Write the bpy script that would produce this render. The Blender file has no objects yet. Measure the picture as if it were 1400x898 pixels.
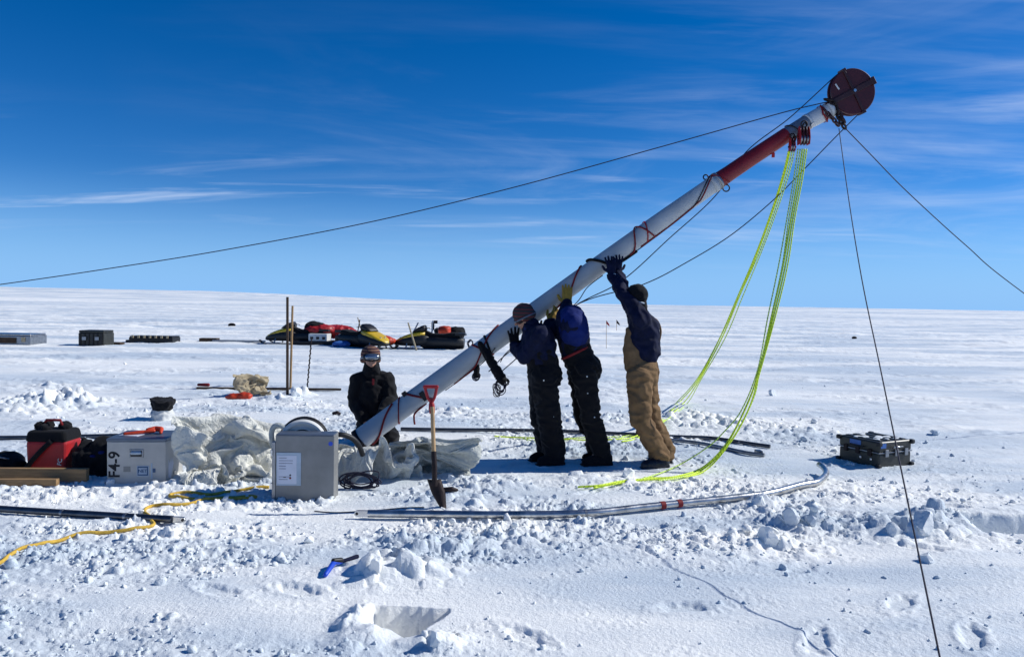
import bpy, bmesh, math, random
import numpy as np
from mathutils import Vector, Matrix, noise
random.seed(11)
R = math.radians
sc = bpy.context.scene
col = sc.collection

# ------------------------------------------------------------------ camera
F, CW, CH, HC = 1018.0, 1400.0, 898.0, 1.55
pitch, roll = R(2.0), R(0.95)
fw = Vector((0, math.cos(pitch), -math.sin(pitch)))
r0 = Vector((1, 0, 0)); u0 = Vector((0, math.sin(pitch), math.cos(pitch)))
rt = r0 * math.cos(roll) + u0 * math.sin(roll)
up = u0 * math.cos(roll) - r0 * math.sin(roll)
EYE = Vector((0, 0, HC))
cam_data = bpy.data.cameras.new('camera'); cam = bpy.data.objects.new('camera', cam_data); col.objects.link(cam)
M3 = Matrix((rt, up, -fw)).transposed()
cam.matrix_world = Matrix.Translation(EYE) @ M3.to_4x4()
cam_data.sensor_width = 36.0; cam_data.lens = F / CW * 36.0
cam_data.clip_start = 0.05; cam_data.clip_end = 20000
sc.camera = cam

# ------------------------------------------------------------------ light
SUN_EL, SUN_AZ = 36.0, 76.0          # azimuth clockwise from +Y (view direction)
sd = Vector((math.sin(R(SUN_AZ)) * math.cos(R(SUN_EL)), math.cos(R(SUN_AZ)) * math.cos(R(SUN_EL)), math.sin(R(SUN_EL))))
sl = bpy.data.lights.new('sun', 'SUN'); sl.energy = 4.9; sl.angle = R(0.53); sl.color = (1.0, 0.995, 0.955)
so = bpy.data.objects.new('sun', sl); col.objects.link(so)
so.rotation_euler = sd.to_track_quat('Z', 'Y').to_euler()
sc.view_settings.view_transform = 'Standard'; sc.view_settings.look = 'None'
sc.view_settings.gamma = 1; sc.view_settings.exposure = -0.08
try: sc.view_settings.use_curve_mapping = False
except Exception: pass

world = bpy.data.worlds.new("World"); sc.world = world; world.use_nodes = True
wt = world.node_tree; wn = wt.nodes; wl = wt.links; wn.clear()
def N(t, typ, **kw):
    n = t.nodes.new(typ)
    for k, v in kw.items():
        if k.startswith('i_'):
            key = k[2:]
            n.inputs[int(key) if key.isdigit() else key].default_value = v
        else: setattr(n, k, v)
    return n
sky = N(wt, 'ShaderNodeTexSky', sky_type='NISHITA')
sky.sun_disc = False; sky.sun_elevation = R(SUN_EL); sky.sun_rotation = R(SUN_AZ)
sky.altitude = 2800; sky.air_density = 1.0; sky.dust_density = 0.15; sky.ozone_density = 2.5
bg = N(wt, 'ShaderNodeBackground', i_Strength=0.098)
out = N(wt, 'ShaderNodeOutputWorld')
# deep polar blue: the sky's own colour with its saturation raised
hs = N(wt, 'ShaderNodeHueSaturation', i_Saturation=1.28, i_Value=1.0)
tint = N(wt, 'ShaderNodeMix', data_type='RGBA', blend_type='MULTIPLY'); tint.inputs['Factor'].default_value = 1.0; tint.inputs['B'].default_value = (.85, .94, 1.16, 1)
wl.new(sky.outputs[0], tint.inputs['A']); wl.new(tint.outputs['Result'], hs.inputs['Color'])
# cirrus: noise on a plane high above, stretched across the view
geo = N(wt, 'ShaderNodeNewGeometry') if False else N(wt, 'ShaderNodeTexCoord')
sep = N(wt, 'ShaderNodeSeparateXYZ'); wl.new(geo.outputs['Generated'], sep.inputs[0])
def mth(op, a, b=None, clamp=False, t=wt):
    n = t.nodes.new('ShaderNodeMath'); n.operation = op; n.use_clamp = clamp
    for i, v in enumerate((a, b)):
        if v is None: continue
        if isinstance(v, (int, float)): n.inputs[i].default_value = v
        else: t.links.new(v, n.inputs[i])
    return n.outputs[0]
zz = mth('MAXIMUM', sep.outputs[2], 0.0)
den = mth('ADD', zz, 0.075)
cx = mth('DIVIDE', sep.outputs[0], den); cy = mth('DIVIDE', sep.outputs[1], den)
cmb = N(wt, 'ShaderNodeCombineXYZ'); wl.new(cx, cmb.inputs[0]); wl.new(cy, cmb.inputs[1])
def cloud_layer(scale, rotz, loc, nscale, detail, rough, lo, hi, dist=0.0):
    mp = N(wt, 'ShaderNodeMapping'); mp.inputs['Scale'].default_value = scale; mp.inputs['Rotation'].default_value = (0, 0, R(rotz)); mp.inputs['Location'].default_value = loc
    wl.new(cmb.outputs[0], mp.inputs[0])
    nz = N(wt, 'ShaderNodeTexNoise', i_Scale=nscale, i_Detail=detail, i_Roughness=rough, i_Distortion=dist)
    wl.new(mp.outputs[0], nz.inputs['Vector'])
    mr = N(wt, 'ShaderNodeMapRange'); mr.interpolation_type = 'SMOOTHSTEP'
    mr.inputs['From Min'].default_value = lo; mr.inputs['From Max'].default_value = hi
    wl.new(nz.outputs['Fac'], mr.inputs[0]); return mr.outputs[0]
streak = cloud_layer((0.42, 1.5, 1), -8, (3.1, 1.7, 0), 1.25, 7, 0.58, 0.50, 0.80, 0.5)
patch = cloud_layer((0.35, 0.5, 1), 0, (7.3, 0.4, 2), 0.9, 3, 0.5, 0.36, 0.60)
wisp = cloud_layer((0.7, 0.9, 1), 14, (1.3, 5.2, 4), 0.8, 6, 0.62, 0.46, 0.86, 1.2)
right = mth('ADD', mth('MULTIPLY', sep.outputs[0], 0.9), 0.42, True)
lowz = N(wt, 'ShaderNodeMapRange'); lowz.interpolation_type = 'SMOOTHSTEP'; lowz.inputs['From Min'].default_value = .24; lowz.inputs['From Max'].default_value = .13; wl.new(sep.outputs[2], lowz.inputs[0])
c1 = mth('MULTIPLY', mth('MULTIPLY', mth('MULTIPLY', streak, patch), mth('MAXIMUM', mth('MULTIPLY', right, .8), lowz.outputs[0])), 0.75)
band = cloud_layer((0.22, 1.0, 1), -4, (9.1, 3.7, 6), 1.1, 6, 0.6, 0.48, 0.74, .3)
c3_ = mth('MULTIPLY', mth('MULTIPLY', band, right), 0.32)
c2 = mth('MULTIPLY', mth('MULTIPLY', wisp, right), 0.45)
hz = N(wt, 'ShaderNodeMapRange'); hz.interpolation_type = 'SMOOTHSTEP'; hz.inputs['From Min'].default_value = 0.035; hz.inputs['From Max'].default_value = 0.12
wl.new(sep.outputs[2], hz.inputs[0])
hi_ = N(wt, 'ShaderNodeMapRange'); hi_.interpolation_type = 'SMOOTHSTEP'; hi_.inputs['From Min'].default_value = 0.42; hi_.inputs['From Max'].default_value = 0.25
hi_.inputs['To Min'].default_value = 0.0; hi_.inputs['To Max'].default_value = 1.0
wl.new(sep.outputs[2], hi_.inputs[0])
cm = mth('MULTIPLY', mth('MULTIPLY', mth('ADD', mth('ADD', c1, c2), c3_, True), hz.outputs[0]), hi_.outputs[0])
mixc = N(wt, 'ShaderNodeMix', data_type='RGBA'); mixc.inputs['B'].default_value = (7.0, 8.4, 11.0, 1)
low = N(wt, 'ShaderNodeMapRange'); low.interpolation_type = 'SMOOTHSTEP'; low.inputs['From Min'].default_value = .16; low.inputs['From Max'].default_value = -.02; low.inputs['To Min'].default_value = 0.0; low.inputs['To Max'].default_value = .95
wl.new(sep.outputs[2], low.inputs[0])
mixl = N(wt, 'ShaderNodeMix', data_type='RGBA'); mixl.inputs['B'].default_value = (2.6, 5.7, 10.4, 1)
wl.new(low.outputs[0], mixl.inputs['Factor']); wl.new(hs.outputs[0], mixl.inputs['A'])
wl.new(cm, mixc.inputs['Factor']); wl.new(mixl.outputs['Result'], mixc.inputs['A'])
wl.new(mixc.outputs['Result'], bg.inputs['Color']); wl.new(bg.outputs[0], out.inputs[0])

# ------------------------------------------------------------------ pixel -> world helpers
def ray(px, py):
    return fw * F + rt * (px - CW / 2) + up * (CH / 2 - py)
def at(px, py, Y):
    d = ray(px, py); return EYE + d * (Y / d.y)
def gp(px, py, z=0.0):
    d = ray(px, py); return EYE + d * ((z - HC) / d.z)

# ------------------------------------------------------------------ noise (numpy)
def _h(ix, iy, s):
    n = (ix.astype(np.int64) * 374761393 + iy.astype(np.int64) * 668265263 + s * 982451653) & 0xffffffff
    n = ((n ^ (n >> 13)) * 1274126177) & 0xffffffff
    return (n ^ (n >> 16)) & 0xffffffff
def perlin(x, y, s=0):
    x0 = np.floor(x); y0 = np.floor(y); fx = x - x0; fy = y - y0
    u = fx * fx * fx * (fx * (fx * 6 - 15) + 10); v = fy * fy * fy * (fy * (fy * 6 - 15) + 10)
    def g(a, b, dx, dy):
        t = _h(a, b, s) * (2 * math.pi / 4294967296.0)
        return np.cos(t) * dx + np.sin(t) * dy
    n00 = g(x0, y0, fx, fy); n10 = g(x0 + 1, y0, fx - 1, fy); n01 = g(x0, y0 + 1, fx, fy - 1); n11 = g(x0 + 1, y0 + 1, fx - 1, fy - 1)
    return ((n00 * (1 - u) + n10 * u) * (1 - v) + (n01 * (1 - u) + n11 * u) * v) * 1.5
def fbm(x, y, s, o=4, g=0.5):
    r = 0; a = 1.0
    for i in range(o):
        r = r + a * perlin(x, y, s + i * 17); x = x * 2.03 + 5.1; y = y * 2.03 + 3.7; a *= g
    return r
def sstep(a, b, x):
    t = np.clip((x - a) / (b - a), 0, 1); return t * t * (3 - 2 * t)
def cells(x, y, s):
    """worley: distance to nearest jittered point and that cell's random value"""
    x0 = np.floor(x); y0 = np.floor(y); best = np.full(x.shape, 9.0); val = np.zeros(x.shape)
    for i in (-1, 0, 1):
        for j in (-1, 0, 1):
            a = x0 + i; b = y0 + j; h = _h(a, b, s)
            dx = a + (h & 0xffff) / 65536.0 - x; dy = b + ((h >> 16) & 0xffff) / 65536.0 - y
            d = dx * dx + dy * dy; m = d < best
            best = np.where(m, d, best); val = np.where(m, (_h(a, b, s + 5) & 0xffff) / 65536.0, val)
    return np.sqrt(best), val

# snow mounds: (px, py, radius x, radius y, height)
MOUNDS = [(1262, 722, .30, .22, .09), (1215, 730, .20, .14, .06), (1300, 716, .25, .16, .06), (1085, 712, .26, .15, .05), (1048, 738, .17, .12, .05), (1115, 720, .16, .12, .04),
          (62, 552, .60, .40, .13), (100, 553, .4, .3, .11), (20, 560, .5, .4, .09), (75, 530, .3, .3, .10), (520, 786, .20, .12, .085), (555, 782, .2, .13, .06), (500, 868, .12, .14, .07),
          (1040, 690, .17, .10, .07), (1090, 592, .5, .3, .05), (980, 585, .6, .3, .08), (790, 575, .5, .3, .08), (935, 575, .6, .3, .10), (620, 565, .5, .3, .06),
          (405, 540, .25, .2, .16), (380, 548, .3, .2, .08), (680, 665, .25, .12, .05), (590, 748, .3, .15, .05), (800, 655, .25, .12, .045), (640, 690, .35, .15, .05),
          (240, 668, .25, .12, .07), (120, 672, .3, .10, .04), (690, 735, .22, .13, .045), (600, 876, .1, .07, .05), (70, 760, .2, .12, .035), (250, 750, .4, .2, .03), (1000, 745, .3, .15, .03)]
MW = [(gp(a, b).x, gp(a, b).y, c, d, e) for a, b, c, d, e in MOUNDS]
# footprints trodden round the mast
rf = random.Random(5)
FEET = []
for k in range(34):
    px = rf.uniform(30, 1330); py = rf.choice((rf.uniform(560, 700), rf.uniform(660, 880)))
    g_ = gp(px, py); FEET.append((g_.x, g_.y, rf.uniform(-1.2, 1.2), rf.uniform(.008, .024)))
PIT = (gp(512, 829), gp(612, 829))
def disturbed(x, y):
    d = sstep(-.25, .45, fbm(x / 1.7, y / 1.1, 40, 3) + .22)
    area = np.exp(-((x + .8) / 4.6) ** 4) * np.exp(-((y - 6.6) / 4.4) ** 4)
    smooth_fg = sstep(-.6, .6, x) * sstep(5.0, 4.3, y) * .85
    packed = np.exp(-((x + .2) / 2.3) ** 4) * np.exp(-((y - 7.0) / .55) ** 4) * .85
    lowleft = sstep(4.7, 3.9, y) * .55
    return d * area * (1 - smooth_fg) * (1 - packed) * (1 - lowleft)
def height(x, y):
    r = np.sqrt(x * x + y * y)
    h = 0.022 * fbm(x / 2.6, y / 1.3, 1, 3)
    # wind-cut sastrugi, long across the view
    wx = x + 0.35 * y
    near = 1 - sstep(25, 60, r)
    h = h + near * 0.020 * np.maximum(perlin(wx / 1.6 + .4 * perlin(x, y, 9), y / .42, 2), -.15)
    # far field
    far = sstep(14, 60, r); h = h + far * .12 * fbm(x / 22, y / 9, 51, 3)
    far2 = sstep(60, 260, r); h = h + far2 * .5 * fbm(x / 150, y / 60, 52, 3)
    far3 = sstep(400, 1500, r); h = h + far3 * 2.0 * fbm(x / 1200, y / 500, 53, 2)
    az = np.arctan2(x, np.maximum(y, 1e-3))
    k = np.nonzero((r > 8.5) & (r < 260) & (np.abs(az) < .8) & (y > 0))[0]
    if len(k):      # wind-carved ridges and pits of the middle distance
        xx, yy, rr_, ww = x[k], y[k], r[k], wx[k]
        m1 = sstep(8.5, 13, rr_) * (1 - sstep(45, 80, rr_)); pt = sstep(-.35, .45, fbm(xx / 3.2, yy / 1.5, 141, 3))
        h[k] += m1 * pt * (.042 * np.maximum(perlin(ww / .75 + .5 * perlin(xx / .6, yy / .6, 9), yy / .32, 142), -.1) + .018 * fbm(xx / .30, yy / .20, 143, 3, .6))
        m2 = sstep(22, 45, rr_); pt2 = sstep(-.4, .4, fbm(xx / 14, yy / 6, 145, 3))
        h[k] += m2 * pt2 * (.12 * np.maximum(perlin(ww / 3.2, yy / 1.3, 146), -.1) + .045 * fbm(xx / 1.1, yy / .8, 147, 2))
    h = h + 21.0 * sstep(900, 2600, r) * sstep(R(-4), R(-24), az) * (y > 0)
    k = np.nonzero((r < 22) & (r > 2.0) & (np.abs(az) < .8) & (y > 0))[0]
    if len(k): h[k] = near_detail(x[k], y[k], r[k], h[k], wx[k])
    return h
def box_idx(x, y, cx_, cy_, a, b):
    return np.nonzero((np.abs(x - cx_) < a) & (np.abs(y - cy_) < b))[0]
def near_detail(x, y, r, h, wx):
    vnear = 1 - sstep(12, 22, r)
    h = h + vnear * 0.008 * np.maximum(perlin(wx / .55, y / .16, 3), 0)
    D = disturbed(x, y); q = vnear * D
    # lumps of broken crust
    c1, v1 = cells(x / .17 + .45 * perlin(x * 8, y * 8, 77), y / .14, 21)
    h = h + q * np.where(v1 > .74, (v1 - .68) * .12, .0) * sstep(.42, .25, c1)
    c2, v2 = cells(x / .08 + .45 * perlin(x * 15, y * 15, 78), y / .065, 22)
    h = h + q * np.where(v2 > .6, (v2 - .55) * .065, 0) * sstep(.42, .28, c2)
    p61 = fbm(x / .5, y / .35, 61, 2)
    dd = vnear * (.22 + .78 * D) * sstep(-.15, .3, p61)
    kk = np.nonzero((r < 11) & (dd > .05))[0]
    if len(kk):
        c3, v3 = cells(x[kk] / .034 + .3 * perlin(x[kk] * 30, y[kk] * 30, 7), y[kk] / .03, 23)
        h[kk] += dd[kk] * np.where(v3 > .5, (v3 - .42) * .028, 0) * sstep(.45, .28, c3)
    h = h + q * .017 * fbm(x / .15, y / .12, 31, 5, .62)
    h = h + vnear * .0024 * fbm(x / .05, y / .03, 33, 2) * sstep(-.1, .4, p61)
    for (mx, my, a, b, e) in MW:
        n = box_idx(x, y, mx, my, 2.6 * a, 2.6 * b)
        if not len(n): continue
        xx, yy = x[n], y[n]; g = np.exp(-((xx - mx) / a) ** 2 - ((yy - my) / b) ** 2)
        c, v = cells(xx / .13 + .3 * perlin(xx * 8, yy * 8, 12), yy / .11, 13)
        h[n] += e * g * (.72 + .35 * fbm(xx / .2, yy / .16, 71, 3, .5)) + min(e, .055) * g ** .5 * .9 * v * sstep(.55, .3, c)
    for (fx, fy, ang, dep) in FEET:
        m = box_idx(x, y, fx, fy, .4, .4)
        if not len(m): continue
        dx = x[m] - fx; dy = y[m] - fy; u = dx * math.cos(ang) + dy * math.sin(ang); v = -dx * math.sin(ang) + dy * math.cos(ang)
        e = np.sqrt((u / .14) ** 2 + (v / .055) ** 2) + .35 * perlin(x[m] / .05, y[m] / .05, 44); h[m] = h[m] - dep * sstep(1.1, .6, e) + dep * .35 * np.exp(-((e - 1.4) / .3) ** 2)
    # square pit dug in the foreground
    a, b = PIT; m = box_idx(x, y, (a.x + b.x) / 2, a.y - .15, .7, .6)
    if len(m):
        xx, yy, hh = x[m], y[m], h[m]; u = (xx - a.x) / (b.x - a.x); front = 3.46 - .05 * u
        right = 1.02 - .28 * sstep(3.70, 3.48, yy)
        inside = sstep(-.03, .03, u) * sstep(right + .03, right - .03, u) * sstep(a.y + .004, a.y - .012, yy + .012 * perlin(xx * 5, yy * .5, 5)) * sstep(front - .03, front + .05, yy + .03 * perlin(xx * 12, yy * 12, 8))
        hh = hh * (1 - inside) + inside * (-.20 + .03 * fbm(xx / .09, yy / .07, 88, 3))
        rim = np.exp(-((u + .16) / .15) ** 2) * np.exp(-((yy - 3.55) / .16) ** 2)
        h[m] = hh + rim * (1 - inside) * (.05 + .03 * fbm(xx / .08, yy / .1, 90, 3))
    # trench right
    t0 = gp(1290, 708); m = box_idx(x, y, t0.x + 2.2, t0.y - .2, 2.6, .7)
    if len(m):
        xx, yy = x[m], y[m]; tc = t0.y - .18 - .02 * (xx - t0.x)
        tr = sstep(t0.x - .05, t0.x + .25, xx) * sstep(.26, .17, np.abs(yy - tc) + .03 * perlin(xx * 6, yy * 6, 4)); h[m] -= tr * .24
    e0 = gp(0, 860); h = h - .035 * sstep(-.12, .12, (e0.y + .2 * (x - e0.x)) - y + .05 * perlin(x * 3, y * 3, 91)) * sstep(-1.4, -1.8, x)
    return h
def H(x, y):
    return float(height(np.array([float(x)]), np.array([float(y)]))[0])
def gpt(px, py, lift=0.0):
    """point on the real snow surface seen at a pixel of the photo"""
    z = 0.0
    for _ in range(5):
        p = gp(px, py, z); z = .5 * z + .5 * H(p.x, p.y)
    return Vector((p.x, p.y, H(p.x, p.y) + lift))

# ------------------------------------------------------------------ object helpers
def tag(o, label=None, cat=None, group=None, kind=None):
    if label: o['label'] = label
    if cat: o['category'] = cat
    if group: o['group'] = group
    if kind: o['kind'] = kind
    return o
def empty(name, loc, label, cat, group=None, rz=0.0):
    o = bpy.data.objects.new(name, None); col.objects.link(o); o.location = loc; o.rotation_euler = (0, 0, rz)
    o.empty_display_size = .1
    return tag(o, label, cat, group)
def link_mesh(name, me, m, parent=None, world=False, smooth=False):
    o = bpy.data.objects.new(name, me); col.objects.link(o)
    if m is not None:
        for mm in (m if isinstance(m, (list, tuple)) else [m]): me.materials.append(mm)
    if smooth:
        me.polygons.foreach_set('use_smooth', [True] * len(me.polygons))
    if parent is not None:
        o.parent = parent
        if world:          # the mesh is in world coordinates
            mw = Matrix.LocRotScale(parent.location, parent.rotation_euler, parent.scale)
            p = parent.parent
            while p is not None:
                mw = Matrix.LocRotScale(p.location, p.rotation_euler, p.scale) @ mw; p = p.parent
            me.transform(mw.inverted())
    return o
def pyd(name, vs, fs):
    me = bpy.data.meshes.new(name); me.from_pydata([tuple(v) for v in vs], [], fs); me.update(); return me

# ------------------------------------------------------------------ materials
def mat(name, c, rough=.6, metal=0.0, spec=.5, var=.12, vscale=6.0, bump=.0, bscale=40.0, c2=None, stretch=(1, 1, 1), coat=0.0, sheen=0.0, detail=5):
    m = bpy.data.materials.new(name); m.use_nodes = True; t = m.node_tree; b = t.nodes['Principled BSDF']
    b.inputs['Roughness'].default_value = rough; b.inputs['Metallic'].default_value = metal; b.inputs['Specular IOR Level'].default_value = spec
    b.inputs['Coat Weight'].default_value = coat; b.inputs['Sheen Weight'].default_value = sheen
    tc = t.nodes.new('ShaderNodeTexCoord'); mp = t.nodes.new('ShaderNodeMapping'); mp.inputs['Scale'].default_value = stretch
    t.links.new(tc.outputs['Object'], mp.inputs[0])
    nz = N(t, 'ShaderNodeTexNoise', i_Scale=vscale, i_Detail=float(detail), i_Roughness=.6); t.links.new(mp.outputs[0], nz.inputs['Vector'])
    mx = N(t, 'ShaderNodeMix', data_type='RGBA')
    d = c2 if c2 else tuple(v * (1 - 2.2 * var) for v in c); l = c if c2 else tuple(min(1, v * (1 + 1.2 * var)) for v in c)
    mx.inputs['A'].default_value = (*d, 1); mx.inputs['B'].default_value = (*l, 1)
    mr = N(t, 'ShaderNodeMapRange'); mr.inputs['From Min'].default_value = .32; mr.inputs['From Max'].default_value = .66
    t.links.new(nz.outputs['Fac'], mr.inputs[0]); t.links.new(mr.outputs[0], mx.inputs['Factor']); t.links.new(mx.outputs['Result'], b.inputs['Base Color'])
    rr = N(t, 'ShaderNodeMapRange'); rr.inputs['To Min'].default_value = max(0.02, rough - .1); rr.inputs['To Max'].default_value = min(1, rough + .12)
    t.links.new(nz.outputs['Fac'], rr.inputs[0]); t.links.new(rr.outputs[0], b.inputs['Roughness'])
    if bump > 0:
        n2 = N(t, 'ShaderNodeTexNoise', i_Scale=bscale, i_Detail=4.0, i_Distortion=(1.2 if bscale == 22 else 0.0)); t.links.new(mp.outputs[0], n2.inputs['Vector'])
        bp = N(t, 'ShaderNodeBump', i_Strength=bump, i_Distance=(.03 if bscale == 22 else .01)); t.links.new(n2.outputs['Fac'], bp.inputs['Height']); t.links.new(bp.outputs[0], b.inputs['Normal'])
    return m

def snow_material(name='snow', chunks=False):
    m = bpy.data.materials.new(name); m.use_nodes = True; t = m.node_tree; b = t.nodes['Principled BSDF']; L = t.links.new
    b.inputs['Roughness'].default_value = .62; b.inputs['Specular IOR Level'].default_value = .35
    g = N(t, 'ShaderNodeNewGeometry')
    def lay(scale, nscale, lo, hi, detail=4.0, rot=0):
        mp = N(t, 'ShaderNodeMapping'); mp.inputs['Scale'].default_value = scale; mp.inputs['Rotation'].default_value = (0, 0, R(rot)); L(g.outputs['Position'], mp.inputs[0])
        nz = N(t, 'ShaderNodeTexNoise', i_Scale=nscale, i_Detail=detail, i_Roughness=.55); L(mp.outputs[0], nz.inputs['Vector'])
        mr = N(t, 'ShaderNodeMapRange'); mr.inputs['From Min'].default_value = lo; mr.inputs['From Max'].default_value = hi; mr.interpolation_type = 'SMOOTHSTEP'
        L(nz.outputs['Fac'], mr.inputs[0]); return mr.outputs[0]
    # wind crust (bluish, glazed) against drifted snow (white), in long bands
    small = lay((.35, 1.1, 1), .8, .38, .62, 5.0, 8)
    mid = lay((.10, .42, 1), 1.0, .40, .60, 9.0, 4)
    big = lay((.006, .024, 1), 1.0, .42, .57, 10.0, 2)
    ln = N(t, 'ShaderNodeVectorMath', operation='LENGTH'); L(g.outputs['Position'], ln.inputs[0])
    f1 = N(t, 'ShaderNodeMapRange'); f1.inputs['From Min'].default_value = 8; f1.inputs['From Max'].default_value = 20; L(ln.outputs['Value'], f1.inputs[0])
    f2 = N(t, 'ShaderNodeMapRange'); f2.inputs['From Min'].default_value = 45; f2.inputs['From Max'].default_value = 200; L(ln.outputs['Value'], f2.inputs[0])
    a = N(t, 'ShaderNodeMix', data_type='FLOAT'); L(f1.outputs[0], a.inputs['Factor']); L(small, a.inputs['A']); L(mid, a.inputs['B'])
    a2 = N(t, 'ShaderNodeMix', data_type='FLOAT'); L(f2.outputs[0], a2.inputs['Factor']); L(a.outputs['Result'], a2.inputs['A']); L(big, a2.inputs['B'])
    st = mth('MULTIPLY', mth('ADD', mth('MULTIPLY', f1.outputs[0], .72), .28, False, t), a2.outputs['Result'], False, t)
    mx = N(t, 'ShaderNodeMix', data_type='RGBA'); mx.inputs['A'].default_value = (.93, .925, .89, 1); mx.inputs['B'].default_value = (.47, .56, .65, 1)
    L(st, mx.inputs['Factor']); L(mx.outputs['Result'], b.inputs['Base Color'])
    n1 = N(t, 'ShaderNodeTexNoise', i_Scale=38.0, i_Detail=5.0, i_Roughness=.7); L(g.outputs['Position'], n1.inputs['Vector'])
    bp = N(t, 'ShaderNodeBump', i_Strength=.75, i_Distance=.014); L(n1.outputs['Fac'], bp.inputs['Height'])
    n2 = N(t, 'ShaderNodeTexNoise', i_Scale=170.0, i_Detail=3.0, i_Roughness=.7); L(g.outputs['Position'], n2.inputs['Vector'])
    bp2 = N(t, 'ShaderNodeBump', i_Strength=.45, i_Distance=.004); L(n2.outputs['Fac'], bp2.inputs['Height']); L(bp.outputs[0], bp2.inputs['Normal'])
    L(bp2.outputs[0], b.inputs['Normal'])
    return m
M = {}
M['snow'] = snow_material()

# ------------------------------------------------------------------ ground: one polar sheet out to the horizon
def build_ground():
    da = R(0.078)
    fine = np.arange(R(-41), R(41) + da, da)
    side = np.concatenate([np.linspace(R(41), R(180), 70)[1:], np.linspace(R(180), R(319), 70)[1:-1]])
    ang = np.concatenate([fine, side]); na = len(ang)
    rs = [2.3]
    while rs[-1] < 9000:
        r = rs[-1]; k = 1.0031 if r < 14 else (1.005 if r < 45 else 1.018)
        rs.append(r * k)
    rs = np.array([.3, .8, 1.3, 1.8] + rs); nr = len(rs)
    A, RR = np.meshgrid(ang, rs)
    x = (np.sin(A) * RR).ravel(); y = (np.cos(A) * RR).ravel()
    z = height(x, y)
    co = np.stack([x, y, z], 1); co = np.vstack([co, [[0, 0, 0]]]).astype(np.float32)
    j, i = np.meshgrid(np.arange(nr - 1), np.arange(na), indexing='ij'); i2 = (i + 1) % na
    quads = np.stack([j * na + i, (j + 1) * na + i, (j + 1) * na + i2, j * na + i2], -1).reshape(-1, 4)[:, ::-1]
    c = len(co) - 1; ii = np.arange(na); tris = np.stack([np.full(na, c), (ii + 1) % na, ii], 1)
    me = bpy.data.meshes.new('snow_ground'); nq = len(quads); nt = len(tris)
    me.vertices.add(len(co)); me.vertices.foreach_set('co', co.ravel())
    me.loops.add(nq * 4 + nt * 3); me.loops.foreach_set('vertex_index', np.concatenate([quads.ravel(), tris.ravel()]).astype(np.int32))
    me.polygons.add(nq + nt)
    me.polygons.foreach_set('loop_start', np.concatenate([np.arange(nq) * 4, nq * 4 + np.arange(nt) * 3]).astype(np.int32))
    me.update(calc_edges=True)
    me.polygons.foreach_set('use_smooth', np.ones(nq + nt, bool)); me.materials.append(M['snow'])
    o = bpy.data.objects.new('snow_ground', me); col.objects.link(o); o['kind'] = 'structure'; o['label'] = 'wind packed snow plain'
    print('ground verts', len(co))
build_ground()

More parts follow.
